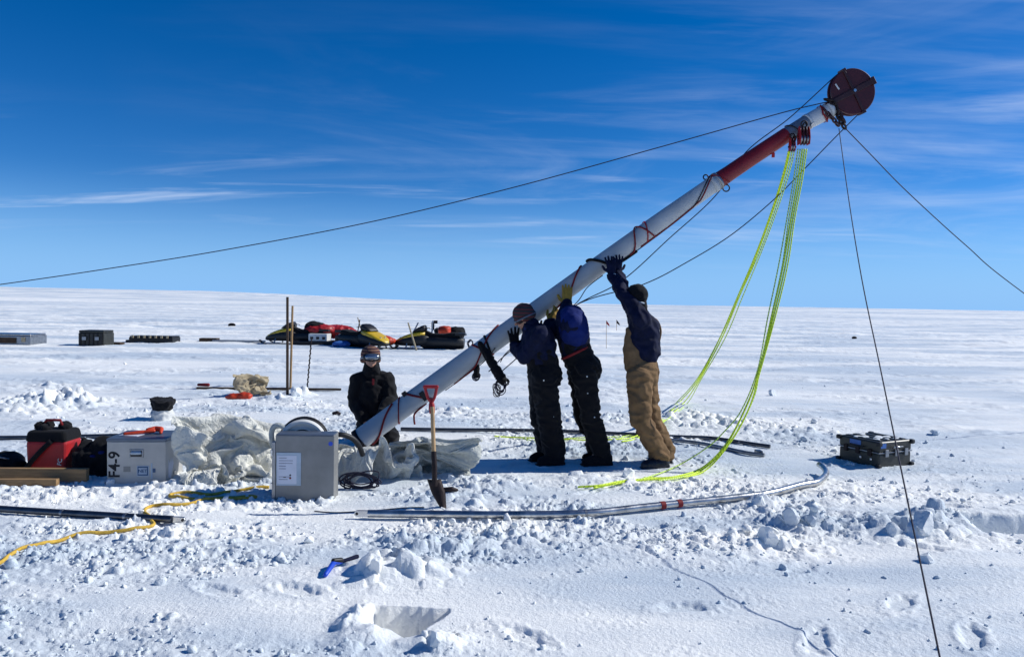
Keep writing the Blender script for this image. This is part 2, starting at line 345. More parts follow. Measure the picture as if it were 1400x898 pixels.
# ------------------------------------------------------------------ mesh building
def frame(d):
    d = Vector(d).normalized(); a = Vector((0, 0, 1)) if abs(d.z) < .9 else Vector((0, 1, 0))
    s = d.cross(a).normalized(); return s, s.cross(d).normalized(), d
def rotz(a): return Matrix.Rotation(a, 3, 'Z')
class MB:
    def __init__(s): s.v = []; s.f = []; s.uv = {}
    def _add(s, vs, fs):
        b = len(s.v); s.v += [Vector(v) for v in vs]; s.f += [tuple(b + i for i in f) for f in fs]; return s
    def box(s, c, size, rot=None, taper=1.0):
        hx, hy, hz = size[0] / 2, size[1] / 2, size[2] / 2; vs = []
        for z in (-hz, hz):
            k = taper if z > 0 else 1
            for x, y in ((-hx, -hy), (hx, -hy), (hx, hy), (-hx, hy)): vs.append(Vector((x * k, y * k, z)))
        if rot is not None: vs = [rot @ v for v in vs]
        c = Vector(c); return s._add([c + v for v in vs], [(3, 2, 1, 0), (4, 5, 6, 7), (0, 1, 5, 4), (1, 2, 6, 5), (2, 3, 7, 6), (3, 0, 4, 7)])
    def lathe(s, c, d, prof, n=16):
        """prof: [(along, radius)]"""
        a, b, d = frame(d); c = Vector(c); vs = []; fs = []
        for (t, r) in prof:
            for k in range(n):
                q = 2 * math.pi * k / n; vs.append(c + d * t + (a * math.cos(q) + b * math.sin(q)) * r)
        m = len(prof)
        for j in range(m - 1):
            for k in range(n):
                k2 = (k + 1) % n; fs.append((j * n + k, j * n + k2, (j + 1) * n + k2, (j + 1) * n + k))
        fs.append(tuple(range(n))[::-1]); fs.append(tuple((m - 1) * n + k for k in range(n)))
        return s._add(vs, fs)
    def cyl(s, p, q, r, r2=None, n=14):
        p = Vector(p); q = Vector(q); L = (q - p).length
        return s.lathe(p, q - p, [(0, r), (L, r if r2 is None else r2)], n)
    def cap(s, p, r0_, q, r1_, n=14):
        p = Vector(p); q = Vector(q); d = q - p; L = d.length
        if L < 1e-6: d = Vector((0, 0, 1))
        pr = []
        for a in (-88, -60, -30, 0): pr.append((r0_ * math.sin(R(a)), r0_ * math.cos(R(a))))
        for a in (0, 30, 60, 88): pr.append((L + r1_ * math.sin(R(a)), r1_ * math.cos(R(a))))
        return s.lathe(p, d, pr, n)
    def chain(s, pts):
        for (p, a), (q, b) in zip(pts[:-1], pts[1:]): s.cap(p, a, q, b)
        return s
    def ell(s, c, r, rot=None, n=18):
        c = Vector(c); m = n // 2; vs = []; fs = []
        for j in range(m + 1):
            th = math.pi * (j + .02 * (j == 0) - .02 * (j == m)) / m
            for k in range(n):
                ph = 2 * math.pi * k / n; v = Vector((r[0] * math.sin(th) * math.cos(ph), r[1] * math.sin(th) * math.sin(ph), r[2] * math.cos(th)))
                if rot is not None: v = rot @ v
                vs.append(c + v)
        for j in range(m):
            for k in range(n):
                k2 = (k + 1) % n; fs.append((j * n + k, (j + 1) * n + k, (j + 1) * n + k2, j * n + k2))
        fs.append(tuple(range(n))); fs.append(tuple(m * n + k for k in range(n))[::-1])
        return s._add(vs, fs)
    def prism(s, prof, w, M_=None):
        """prof: [(x, z)] side outline, extruded +-w/2 along y"""
        n = len(prof); vs = [Vector((x, -w / 2, z)) for x, z in prof] + [Vector((x, w / 2, z)) for x, z in prof]
        if M_ is not None: vs = [M_ @ v for v in vs]
        return s._add(vs, [tuple(range(n)), tuple(range(n, 2 * n))[::-1]] + [(i, i + n, (i + 1) % n + n, (i + 1) % n) for i in range(n)])
    def loft(s, secs, n=12, pw=.6):
        """secs: [(x, halfwidth, zlow, zhigh)] rounded sections along x"""
        vs = []; fs = []
        for (x, hw, z0, z1) in secs:
            for k in range(n):
                a = 2 * math.pi * k / n; ca, sa = math.cos(a), math.sin(a)
                vs.append(Vector((x, hw * math.copysign(abs(ca) ** pw, ca), (z0 + z1) / 2 + (z1 - z0) / 2 * math.copysign(abs(sa) ** pw, sa))))
        m = len(secs)
        for j in range(m - 1):
            for k in range(n):
                k2 = (k + 1) % n; fs.append((j * n + k, j * n + k2, (j + 1) * n + k2, (j + 1) * n + k))
        fs.append(tuple(range(n))[::-1]); fs.append(tuple((m - 1) * n + k for k in range(n)))
        return s._add(vs, fs)
    def tube(s, pts, r, n=8, closed=False):
        pts = [Vector(p) for p in pts]; m = len(pts); rs = r if isinstance(r, (list, tuple)) else [r] * m
        b0 = len(s.v); nrm = None; L = 0; vs = []
        for i, p in enumerate(pts):
            if closed: t = (pts[(i + 1) % m] - pts[i - 1]).normalized()
            else: t = (pts[min(i + 1, m - 1)] - pts[max(i - 1, 0)]).normalized()
            if nrm is None: nrm = frame(t)[0]
            nrm = (nrm - t * nrm.dot(t)); nrm = nrm.normalized() if nrm.length > 1e-6 else frame(t)[0]
            bi = t.cross(nrm)
            if i: L += (pts[i] - pts[i - 1]).length
            for k in range(n):
                a = 2 * math.pi * k / n; vs.append(p + (nrm * math.cos(a) + bi * math.sin(a)) * rs[i]); s.uv[b0 + len(vs) - 1] = (k / n, L)
        fs = []
        for j in range(m if closed else m - 1):
            for k in range(n):
                k2 = (k + 1) % n; j2 = (j + 1) % m; fs.append((j * n + k, j * n + k2, j2 * n + k2, j2 * n + k))
        if not closed: fs.append(tuple(range(n))[::-1]); fs.append(tuple((m - 1) * n + k for k in range(n)))
        return s._add(vs, fs)
    def torus(s, c, axis, R_, r, n=24, k=8, sx=1.0):
        a, b, d = frame(axis); c = Vector(c)
        return s.tube([c + (a * math.cos(2 * math.pi * i / n) * sx + b * math.sin(2 * math.pi * i / n)) * R_ for i in range(n)], r, k, True)
    def build(s, name, m, parent=None, world=False, smooth=False, bevel=0.0, sub=0, label=None, seg=2):
        me = bpy.data.meshes.new(name); me.from_pydata(s.v, [], s.f); me.update()
        if s.uv:
            uvl = me.uv_layers.new(name='UVMap')
            for l in me.loops:
                if l.vertex_index in s.uv: uvl.data[l.index].uv = s.uv[l.vertex_index]
        o = link_mesh(name, me, m, parent, world, smooth)
        if smooth and smooth != 'all':
            me.set_sharp_from_angle(angle=R(38)) if hasattr(me, 'set_sharp_from_angle') else None
        if bevel: b = o.modifiers.new('bevel', 'BEVEL'); b.width = bevel; b.segments = seg; b.limit_method = 'ANGLE'; b.angle_limit = R(40)
        if sub: b = o.modifiers.new('sub', 'SUBSURF'); b.levels = b.render_levels = sub
        if label: o['label'] = label
        return o
def crom(pts, n=8):
    """smooth curve through points"""
    P = [Vector(p) for p in pts]; out_ = []
    for i in range(len(P) - 1):
        a = P[max(i - 1, 0)]; b = P[i]; c = P[i + 1]; d = P[min(i + 2, len(P) - 1)]
        for k in range(n):
            t = k / n; out_.append(.5 * ((2 * b) + (c - a) * t + (2 * a - 5 * b + 4 * c - d) * t * t + (3 * b - a - 3 * c + d) * t ** 3))
    out_.append(P[-1]); return out_
def remesh(mb, voxel=.012, smooth=3, folds=0.0, fs=9.0, fz=1.0, seed=0, skew=0.0):
    me = bpy.data.meshes.new('tmp'); me.from_pydata(mb.v, [], mb.f); me.update()
    o = bpy.data.objects.new('tmp', me); col.objects.link(o)
    r = o.modifiers.new('r', 'REMESH'); r.mode = 'VOXEL'; r.voxel_size = voxel
    if smooth: q = o.modifiers.new('s', 'SMOOTH'); q.factor = .6; q.iterations = smooth
    dg = bpy.context.evaluated_depsgraph_get(); dg.update()
    res = bpy.data.meshes.new_from_object(o.evaluated_get(dg)); bpy.data.objects.remove(o); bpy.data.meshes.remove(me)
    if folds:
        nv = [v.normal.copy() for v in res.vertices]
        for v, n in zip(res.vertices, nv):
            p = v.co; q = Vector((p.x * fs + skew * p.z * fs, p.y * fs, p.z * fs * fz + seed * 3.1))
            w = noise.noise_vector(q * .6) * .7
            a = 1 - abs(noise.noise(q + w)) * 2.6; b_ = noise.noise(q * 2.3 + w)
            v.co = p + n * folds * (a * .8 + b_ * .5)
    return res
def blob(name, mb, m, parent, voxel=.012, smooth=3, **k):
    lab = k.pop('label', None)
    o = link_mesh(name, remesh(mb, voxel, smooth, **k), m, parent, True, True)
    if lab: o['label'] = lab
    return o
def text(name, body, size, loc, rot, m, parent, ex=.0004, bold=True):
    cu = bpy.data.curves.new(name, 'FONT'); cu.body = body; cu.size = size; cu.extrude = ex; cu.align_x = 'CENTER'; cu.align_y = 'CENTER'; cu.offset = size * .022 if bold else 0
    t = bpy.data.objects.new('t', cu); col.objects.link(t)
    dg = bpy.context.evaluated_depsgraph_get(); me = bpy.data.meshes.new_from_object(t.evaluated_get(dg)); bpy.data.objects.remove(t)
    me.transform(Matrix.LocRotScale(Vector(loc), rot, None)); o = link_mesh(name, me, m, parent); return o

# materials
M['mast_grey'] = mat('mast grey', (.42, .445, .46), .42, 0, .5, .06, 3, .02, 30)
M['mast_white'] = mat('mast white', (.56, .58, .59), .4, 0, .5, .05, 4)
M['mast_dark'] = mat('mast dark', (.16, .19, .24), .4, .2, .5, .12, 5)
M['mast_red'] = mat('mast red', (.20, .009, .014), .45, 0, .45, .10, 5)
M['maroon'] = mat('maroon', (.055, .007, .013), .5, 0, .4, .12, 7)
M['maroon_dark'] = mat('maroon dark', (.035, .010, .014), .5, 0, .4, .12, 7)
M['steel'] = mat('steel', (.55, .56, .58), .25, 1.0, .5, .10, 8, .05, 40)
M['dull_steel'] = mat('dull steel', (.30, .31, .33), .38, .9, .5, .12, 10, .1, 60)
M['tube_alu'] = mat('tube aluminium', (.50, .50, .50), .30, 1.0, .5, .15, 10, .12, 30)
M['tube_dark'] = mat('tube dark', (.10, .11, .13), .35, .9, .5, .15, 10, .1, 30)
M['box_alu'] = mat('box aluminium', (.45, .435, .41), .52, .2, .5, .07, 5, .10, 90)
M['box_lid'] = mat('box lid', (.14, .17, .22), .45, .6, .5, .08, 5, .06, 90)  # dark blue sky reflection put into the lid colour; also colours straps
M['box_grey'] = mat('box grey', (.235, .235, .23), .5, .3, .5, .09, 4, .12, 90)
M['black'] = mat('black cloth', (.004, .004, .006), .9, 0, .25, .15, 12, .3, 90, sheen=.05)
M['black_plastic'] = mat('black plastic', (.012, .012, .014), .5, 0, .4, .15, 12)
M['navy'] = mat('navy cloth', (.005, .008, .032), .85, 0, .2, .15, 12, .3, 90)
M['blue'] = mat('blue cloth', (.005, .016, .12), .8, 0, .2, .12, 9, .3, 80)
M['brown'] = mat('brown duck cloth', (.20, .122, .062), .9, 0, .15, .14, 7, .4, 120)
M['skin'] = mat('skin', (.42, .22, .15), .55, 0, .4, .06, 12)
M['gold'] = mat('gold leather', (.36, .22, .035), .7, 0, .3, .16, 14, .3, 70)
M['boot'] = mat('boot', (.010, .014, .026), .45, 0, .4, .2, 12, .2, 60)
M['redcord'] = mat('dark red cord', (.20, .012, .015), .7, 0, .3, .1, 20)
M['red'] = mat('red', (.36, .012, .016), .5, 0, .4, .1, 10)
M['orange'] = mat('orange red', (.50, .045, .014), .5, 0, .4, .1, 10)
M['darkrope'] = mat('dark rope', (.030, .028, .048), .75, 0, .3, .15, 60, .3, 200)
M['wood'] = mat('timber', (.30, .185, .09), .75, 0, .3, .14, 5, .3, 30, stretch=(1, 9, 9))
M['ash'] = mat('ash handle', (.47, .30, .15), .6, 0, .3, .12, 8, .1, 40, stretch=(6, 6, .6))
M['bamboo'] = mat('bamboo', (.36, .22, .10), .6, 0, .3, .14, 8, .1, 40, stretch=(6, 6, 1))
M['darkwood'] = mat('dark wood', (.06, .035, .02), .7, 0, .3, .14, 8)
M['rust'] = mat('rusty steel', (.028, .018, .018), .6, .5, .4, .2, 14, .2, 60)
M['yellowstrap'] = mat('yellow strap', (.62, .40, .07), .8, 0, .2, .12, 30, .3, 100)
M['tarp'] = mat('cream canvas', (.66, .65, .585), .8, 0, .2, .06, 4, .7, 22)
M['tarp_grey'] = mat('grey canvas', (.50, .51, .47), .8, 0, .2, .08, 4, .7, 22)
M['yellow'] = mat('yellow', (.62, .40, .012), .4, 0, .5, .08, 5, coat=.3)
M['olive'] = mat('olive case', (.030, .030, .024), .45, 0, .45, .2, 8, .1, 60)
M['paper'] = mat('paper', (.62, .64, .72), .5, 0, .4, .04, 6)
M['print'] = mat('print', (.10, .11, .17), .6, 0, .3, .05, 6)
M['ink'] = mat('ink', (.012, .012, .016), .6, 0, .3, .05, 6)
M['bluelabel'] = mat('blue label', (.05, .14, .40), .5, 0, .4, .08, 10)
M['brightblue'] = mat('bright blue', (.012, .07, .55), .4, 0, .5, .08, 10)
M['sticker'] = mat('sticker blue', (.05, .10, .20), .5, 0, .3, .06, 8)
M['stickerpale'] = mat('sticker pale', (.42, .50, .58), .5, 0, .3, .06, 8)
M['glass'] = mat('mirrored goggle lens', (.30, .34, .40), .15, .85, .6, .1, 3)
M['blackhair'] = mat('hair', (.03, .018, .01), .7)
M['whitecloth'] = mat('white bag', (.60, .60, .58), .7, 0, .3, .06, 5)
M['tan'] = mat('tan', (.40, .33, .22), .8, 0, .2, .1, 8)
def striped(name, cols, scale, axis='Z', rough=.9):
    m = bpy.data.materials.new(name); m.use_nodes = True; t = m.node_tree; b = t.nodes['Principled BSDF']; b.inputs['Roughness'].default_value = rough
    tc = N(t, 'ShaderNodeTexCoord'); wv = N(t, 'ShaderNodeTexWave', wave_type='BANDS', bands_direction=axis, i_Scale=scale, i_Distortion=.6); t.links.new(tc.outputs['Object'], wv.inputs[0])
    cr = N(t, 'ShaderNodeValToRGB'); cr.color_ramp.interpolation = 'CONSTANT'
    for i, c in enumerate(cols):
        e = cr.color_ramp.elements[i] if i < 2 else cr.color_ramp.elements.new(.5)
        e.position = i / len(cols); e.color = (*c, 1)
    t.links.new(wv.outputs['Fac'], cr.inputs[0]); t.links.new(cr.outputs[0], b.inputs['Base Color']); return m
M['beanie'] = striped('striped beanie', [(.014, .012, .014), (.07, .055, .06), (.014, .012, .014), (.12, .018, .02)], 9)
M['beanie_red'] = striped('red striped beanie', [(.014, .010, .014), (.20, .03, .03), (.03, .02, .05), (.22, .12, .06)], 10)
def rope_material(name, base, tick, scale, frac):
    m = bpy.data.materials.new(name); m.use_nodes = True; t = m.node_tree; b = t.nodes['Principled BSDF']; b.inputs['Roughness'].default_value = .6
    uv = N(t, 'ShaderNodeUVMap'); sp = N(t, 'ShaderNodeSeparateXYZ'); t.links.new(uv.outputs[0], sp.inputs[0])
    a = mth('FRACT', mth('ADD', mth('MULTIPLY', sp.outputs[1], scale, False, t), sp.outputs[0], False, t), None, False, t)
    g = mth('LESS_THAN', a, frac, False, t)
    mx = N(t, 'ShaderNodeMix', data_type='RGBA'); mx.inputs['A'].default_value = (*base, 1); mx.inputs['B'].default_value = (*tick, 1)
    t.links.new(g, mx.inputs['Factor']); t.links.new(mx.outputs['Result'], b.inputs['Base Color']); return m
M['lime'] = rope_material('lime rope', (.74, .93, .03), (.14, .22, .01), 26.0, .14)
M['lime_pale'] = rope_material('pale lime rope', (.70, .92, .16), (.08, .15, .04), 24.0, .25)

# ------------------------------------------------------------------ mast
PP = [(490, 602), (573.6, 540.7), (697, 451), (820, 362.5), (901, 304), (981, 248), (1028, 216), (1075, 185), (1105.6, 166), (1136, 150)]
def Yp(px): return 7.5 + .5 * (px - 490) / 646.0
def Rp(px): return float(np.interp(px, [490, 574, 820, 981, 983, 1075, 1077, 1105, 1107, 1136], [.106, .105, .100, .086, .081, .079, .077, .079, .084, .083]))
def pole(px):
    y = float(np.interp(px, [a for a, b in PP], [b for a, b in PP])); return at(px, y, Yp(px))
def pole_axis(px): return (pole(min(px + 12, 1136)) - pole(max(px - 12, 490))).normalized()
def psurf(px, phi, lift=0.0):
    """point on the mast: phi 0 = towards camera, 90 = on top, -90 = underneath"""
    d = pole_axis(px); c = pole(px); s = Vector((0, -1, 0)); s = (s - d * s.dot(d)).normalized(); u = d.cross(s)
    if u.z < 0: u = -u
    return c + (s * math.cos(R(phi)) + u * math.sin(R(phi))) * (Rp(px) + lift)
mast = empty('mast', pole(490), 'long pale grey mast with a red band and pulley wheel, leaning up to the right', 'mast')
def pole_part(name, a, b, m, lift=0.0, n=8, cap_=True):
    mb = MB(); xs = [a + (b - a) * i / n for i in range(n + 1)]
    mb.tube([pole(x) for x in xs], [Rp(x) + lift for x in xs], 40)
    return mb.build(name, m, mast, True, smooth=True)
pole_part('lower_tube', 490, 981, M['mast_grey'], n=16)
pole_part('red_sleeve', 981, 1075, M['mast_red'], .002, n=6)
pole_part('dark_collar_tube', 1075, 1105.5, M['mast_dark'], n=3)
pole_part('end_tube', 1105.5, 1134, M['mast_white'], n=3)
def pring(name, px, m, w=.02, lift=.004, tilt=0.0):
    mb = MB(); d = pole_axis(px); p0 = pole(px)
    n = 40; pts = []
    for sgn in (-1, 1):
        for k in range(n):
            phi = 360 * k / n; off = tilt * math.sin(R(phi)) * .1
            q = psurf(px, phi, lift); pts.append(q + d * (off + sgn * w / 2))
    fs = [(k, (k + 1) % n, (k + 1) % n + n, k + n) for k in range(n)]
    mb._add(pts, fs); o = mb.build(name, m, mast, True, smooth=True)
    s = o.modifiers.new('sol', 'SOLIDIFY'); s.thickness = .004; s.offset = 0; return o
pring('end_ring', 1133, M['mast_white'], .05, .005)
pring('strap', 1124, M['redcord'], .016, .008)
pring('joint_ring', 981, M['dull_steel'], .03, .006)
pring('joint_ring', 1104, M['mast_white'], .03, .004)
pring('joint_ring', 975, M['mast_grey'], .06, .003)
pring('strap', 573, M['redcord'], .028, .006, -1.0)
pring('strap', 546, M['redcord'], .014, .006, .8)
pring('strap', 660, M['redcord'], .022, .006, -.6)
pring('strap', 667, M['black'], .022, .007, .3)
pring('strap', 882, M['red'], .014, .006, .5)
pring('bottom_ring', 492, M['rust'], .05, .006)
# ratchet buckle on the lower strap
p = psurf(578, -12, .012); ra = Matrix((pole_axis(578), psurf(578, 78) - pole(578), (p - pole(578)))).transposed()
sx_, sy_, sz_ = pole_axis(578), None, (p - pole(578)).normalized(); sy_ = sz_.cross(sx_).normalized(); RB = Matrix((sx_, sy_, sz_)).transposed()
MB().box(p, (.05, .10, .03), RB).build('ratchet_buckle', M['black_plastic'], mast, True, bevel=.004)
MB().box(psurf(562, 62, .012), (.05, .05, .03), RB).build('ratchet_buckle', M['black_plastic'], mast, True, bevel=.004)
# cords wound along the tube
def wind(name, keys, r, m, lift=.006, n=10):
    pts = []
    for (a, fa), (b, fb) in zip(keys[:-1], keys[1:]):
        for i in range(n): t = i / n; pts.append(psurf(a + (b - a) * t, fa + (fb - fa) * t, lift))
    pts.append(psurf(keys[-1][0], keys[-1][1], lift))
    mb = MB(); mb.tube(pts, r, 6); return mb.build(name, m, mast, True, smooth='all')
wind('lashing_cord', [(990, -60), (975, 95), (978, 60), (950, -40), (905, -75), (868, -70)], .007, M['redcord'])
wind('lashing_cord', [(984, 100), (962, 20), (940, -50), (890, -88), (858, -95)], .006, M['rust'], .009)
wind('lashing_cord', [(888, -80), (876, 88), (872, 60), (858, -60), (846, -80)], .008, M['redcord'], .010)
wind('lashing_cord', [(803, 95), (797, 60), (778, -10), (757, -62), (742, -90)], .010, M['redcord'])
wind('lashing_cord', [(690, 85), (672, 40), (655, -10), (640, -62), (612, -88)], .008, M['redcord'], .009)
wind('lashing_cord', [(672, -30), (650, -75), (618, -92), (600, -100)], .005, M['rust'], .010)
wind('lashing_cord', [(545, 60), (528, 10), (512, -50), (500, -90)], .010, M['redcord'], .010)
wind('lashing_cord', [(1125, 70), (1119, 0), (1123, -70), (1128, -110)], .008, M['redcord'], .012)
wind('lashing_cord', [(1079, 95), (1082, 40), (1086, -20), (1082, -70)], .006, M['rust'], .008)
# black sling pushed against by the last man
wind('sling', [(811, 100), (816, 50), (826, -20), (832, -55), (846, -70), (862, -80)], .016, M['black'], .012)
# eyes and bolts
for a_, b_, c_ in ((984, -80, .035), (973, 95, .025)): MB().torus(psurf(a_, b_, c_ - .005), (0, 1, 0), c_, .007).build('eye_bolt', M['rust'], mast, True, smooth='all')
mb = MB(); mb.box(psurf(1050, -88, .02), (.03, .02, .05)); mb.build('lug', M['red'], mast, True, bevel=.003)
mb = MB(); mb.cyl(psurf(1103, -35, -.01), psurf(1103, -35, .02), .022); mb.build('bolt', M['steel'], mast, True, smooth=True)
# wheel at the top
wc = at(1163.5, 126.7, 8.03); wnrm = Vector((.07, -1, .0)).normalized(); ax = pole_axis(1130); ax = (ax - wnrm * ax.dot(wnrm)).normalized(); pe = wnrm.cross(ax).normalized()
RW = Matrix((ax, pe, wnrm)).transposed()
def W(u, v, w=0.0): return wc + ax * u + pe * v + wnrm * w
mb = MB(); mb.lathe(wc - wnrm * .05, wnrm, [(0, .236), (.008, .243), (.025, .243), (.034, .205), (.050, .195), (.066, .205), (.075, .243), (.092, .243), (.100, .236)], 64)
sheave = mb.build('pulley_wheel', M['maroon'], mast, True, smooth=True)
mb = MB(); mb.box(W(.0, 0, .058), (.50, .058, .016), RW); mb.box(W(.235, 0, .02), (.05, .085, .10), RW); mb.build('wheel_rib', M['maroon_dark'], sheave, True, bevel=.004)
mb = MB(); mb.box(W(0, .0, .0565), (.026, .50, .012), RW); mb.box(W(0, .245, .02), (.045, .03, .1), RW); mb.box(W(0, -.245, .02), (.045, .03, .1), RW); mb.build('wheel_rib', M['maroon_dark'], sheave, True, bevel=.003)
MB().cyl(W(0, 0, .06), W(0, 0, .085), .016).build('axle_bolt', M['steel'], sheave, True, smooth=True)
sgn = 1 if pe.z > 0 else -1
MB().box(W(-.14, sgn * .12, .053), (.014, .07, .006), RW @ rotz(.15)).build('wheel_slot', M['mast_white'], sheave, True)
mb = MB(); mb.box(W(-.23, .0, .062), (.22, .05, .02), RW); mb.box(W(-.23, 0, -.062), (.22, .05, .02), RW); mb.build('wheel_bracket', M['maroon_dark'], mast, True, bevel=.004)
def chain_links(pts, m, name, parent, L=.045, r=.006):
    mb = MB(); cur = crom(pts, 10); d = 0; last = cur[0]; k = 0; acc = [cur[0]]
    for q in cur[1:]:
        if (q - acc[-1]).length >= L * .72: acc.append(q)
    for i in range(len(acc) - 1):
        t = (acc[i + 1] - acc[i]).normalized(); a, b, _ = frame(t); nrm = a if i % 2 else b; side = t.cross(nrm); c = (acc[i] + acc[i + 1]) / 2
        mb.tube([c + t * math.cos(2 * math.pi * j / 12) * L * .55 + side * math.sin(2 * math.pi * j / 12) * L * .3 for j in range(12)], r, 6, True)
    return mb.build(name, m, parent, True, smooth='all')
chain_links([at(1128, 136, 7.93), at(1139, 140, 7.92), at(1145, 155, 7.93), at(1150, 166, 7.93), at(1156, 177, 7.95)], M['rust'], 'chain', mast, .07, .011)
chain_links([at(1126, 150, 7.9), at(1134, 158, 7.9), at(1141, 165, 7.92), at(1149, 176, 7.94)], M['maroon_dark'], 'chain', mast, .06, .010)
chain_links([at(1142, 146, 7.95), at(1148, 158, 7.95), at(1157, 172, 7.95)], M['maroon_dark'], 'chain', mast, .08, .013)

# ------------------------------------------------------------------ guy lines
def rope(name, pts, r, m, label, cat='rope', group=None, n=10, seg=7):
    cur = crom(pts, n); mb = MB(); mb.tube([p - cur[0] for p in cur], r, seg)
    o = mb.build(name, m, None, False, smooth='all'); o.location = cur[0]; return tag(o, label, cat, group)
G = 'guy lines holding the mast'
g0 = at(-900, 565, 9.3)
rope('guy_line', [at(1136, 139, 7.95), at(1112, 144, 7.95), at(1060, 157, 8.0), at(900, 202, 8.15), at(700, 257, 8.35), at(500, 305, 8.55), at(300, 343, 8.7), at(150, 367, 8.85), at(0, 389, 9.0), at(-350, 437, 9.3), Vector((-14.5, 10.2, H(-14.5, 10.2) - .05))], .0056, M['darkrope'], 'dark guy line running from the mast top down to the left edge', 'rope', G)
rope('guy_line', [at(1156, 176, 7.95), at(1190, 211, 8.1), at(1240, 262, 8.35), at(1320, 335, 8.7), at(1400, 401, 9.0), gp(1650, 575) + Vector((0, 0, -.05))], .0056, M['darkrope'], 'dark guy line running from the mast top down to the right edge', 'rope', G)
rope('guy_line', [at(1147, 176, 7.94), at(1160, 270, 6.9), at(1178, 380, 5.8), at(1205, 510, 4.85), at(1240, 680, 3.85), at(1285, 898, 3.0), at(1322, 1075, 2.55)], .0043, M['darkrope'], 'near dark guy line coming down past the black case to the bottom edge', 'rope', G)
wl_ = [W(.0, .0) + (at(1139, 107, 8.03) - at(1163.5, 126.7, 8.03)) * 1.0]
rope('guy_line', [at(1150, 99, 8.03), at(1138, 108, 8.03), at(1080, 161, 8.05), at(1020, 208, 8.08), at(978, 268, 8.1), at(915, 326, 8.1), at(850, 384, 8.05), at(786, 418, 8.0), at(700, 478, 7.8), at(668, 508, 7.72)], .0056, M['darkrope'], 'dark line over the top of the pulley wheel running back along the mast', 'rope', G)
rope('guy_line', [at(1184, 146, 8.03), at(1172, 158, 8.03), at(1140, 190, 8.05), at(1099, 232, 8.1), at(1058, 273, 8.1), at(1000, 321, 8.1), at(940, 358, 8.1), at(879, 389, 8.05), at(786, 418, 8.0), at(706, 490, 7.8), at(676, 516, 7.72)], .0056, M['darkrope'], 'dark line under the pulley wheel sagging behind the capped man', 'rope', G)
rope('guy_line', [psurf(816, -88, .004), at(803, 393, 7.85), at(786, 416, 7.95), at(745, 446, 7.9), at(697, 478, 7.7), at(684, 495, 7.66)], .005, M['darkrope'], 'short dark line from under the mast down behind the two black figures', 'rope', G)

# ------------------------------------------------------------------ tackle
def block(px, py, Y, sc_, label, n=3):
    t = empty('pulley_block', at(px, py, Y), label, 'pulley', 'red pulley blocks of the tackle'); c = Vector((0, 0, 0))
    for i in range(n + 1):
        x = (i - n / 2) * .028 * sc_
        mb = MB(); mb.prism([(-.035, -.08), (.035, -.08), (.045, -.02), (.03, .05), (.012, .085), (-.012, .085), (-.03, .05), (-.045, -.02)], .008, Matrix.Translation(Vector((x, 0, 0))).to_3x3() @ (Matrix.Rotation(R(90), 3, 'Z') * sc_))
        for v in mb.v: v.x += x
        mb.build('cheek_plate', M['red'] if i in (0, n) else M['maroon'], t, bevel=.002)
    for i in range(n):
        x = (i - n / 2 + .5) * .028 * sc_; mb = MB(); mb.cyl((x - .009, 0, -.03 * sc_), (x + .009, 0, -.03 * sc_), .036 * sc_, n=20); mb.build('sheave', M['dull_steel'], t, smooth=True)
    MB().torus((0, 0, .105 * sc_), (0, 1, 0), .028 * sc_, .007).build('shackle', M['rust'], t, smooth='all'); MB().cyl((-.05 * sc_, 0, -.03 * sc_), (.05 * sc_, 0, -.03 * sc_), .008).build('axle', M['rust'], t, smooth='all')
    return t
block(1083, 198, 7.84, .85, 'smaller red pulley block, left of the pair under the mast top', 2)
block(1099, 186, 7.80, 1.15, 'larger red pulley block, right of the pair under the mast top', 3)
for a_, b_ in ((at(1086, 190, 7.82), .03), (at(1100, 173, 7.84), .035)): MB().torus(a_, (1, .2, 0), b_, .0075).build('shackle', M['rust'], mast, True, smooth='all')
def strands(label, sets, root):
    t = empty('tackle_rope', root, label, 'rope', 'lime green tackle ropes')
    for qi, (pts, r, m) in enumerate(sets):
        mb = MB(); mb.tube(crom(pts, 14), r * .78, 7); mb.uv = {k: (u_, v_ * (1 + .07 * qi) + .017 * qi * qi) for k, (u_, v_) in mb.uv.items()}; mb.build('strand', m, t, True, smooth='all')
    return t
def on(px, py, lift=.022): return gpt(px, py, lift)
A = lambda o, e: [at(1080 + o, 207, 7.84), at(1073 + o, 237, 7.98), at(1058 + o * .9, 285, 8.2), at(1036 + o * .8, 345, 8.5), at(1010 + o * .6 + e, 405, 8.85), at(985 + o * .4 + e * 2, 462, 9.2), at(955 + e * 2, 518, 9.5)]
strands('lime green rope bundle hanging to the snow behind the man in brown overalls', [
    (A(-2, 0) + [on(932, 548), on(905, 574), on(870, 598), on(840, 603), on(800, 604), on(760, 602), on(700, 600), on(676, 599)], .0105, M['lime']),
    (A(0, 1) + [on(936, 551), on(908, 577), on(876, 600), on(850, 606)], .010, M['lime']),
    (A(3, -1) + [on(925, 552), on(902, 575), on(865, 596), on(835, 600), on(790, 601), on(735, 605), on(715, 602)], .009, M['lime_pale']),
    (A(6, 2) + [on(940, 553), on(912, 578), on(880, 598), on(858, 598), on(845, 603)], .008, M['lime_pale'])], at(1080, 207, 7.9))
Bf = lambda o, e: [at(1098 + o, 204, 7.80), at(1092 + o, 245, 7.75), at(1082 + o * .9, 300, 7.65), at(1071 + o * .7 + e, 365, 7.5), at(1055 + o * .5 + e, 435, 7.35), at(1038 + e, 505, 7.2)]
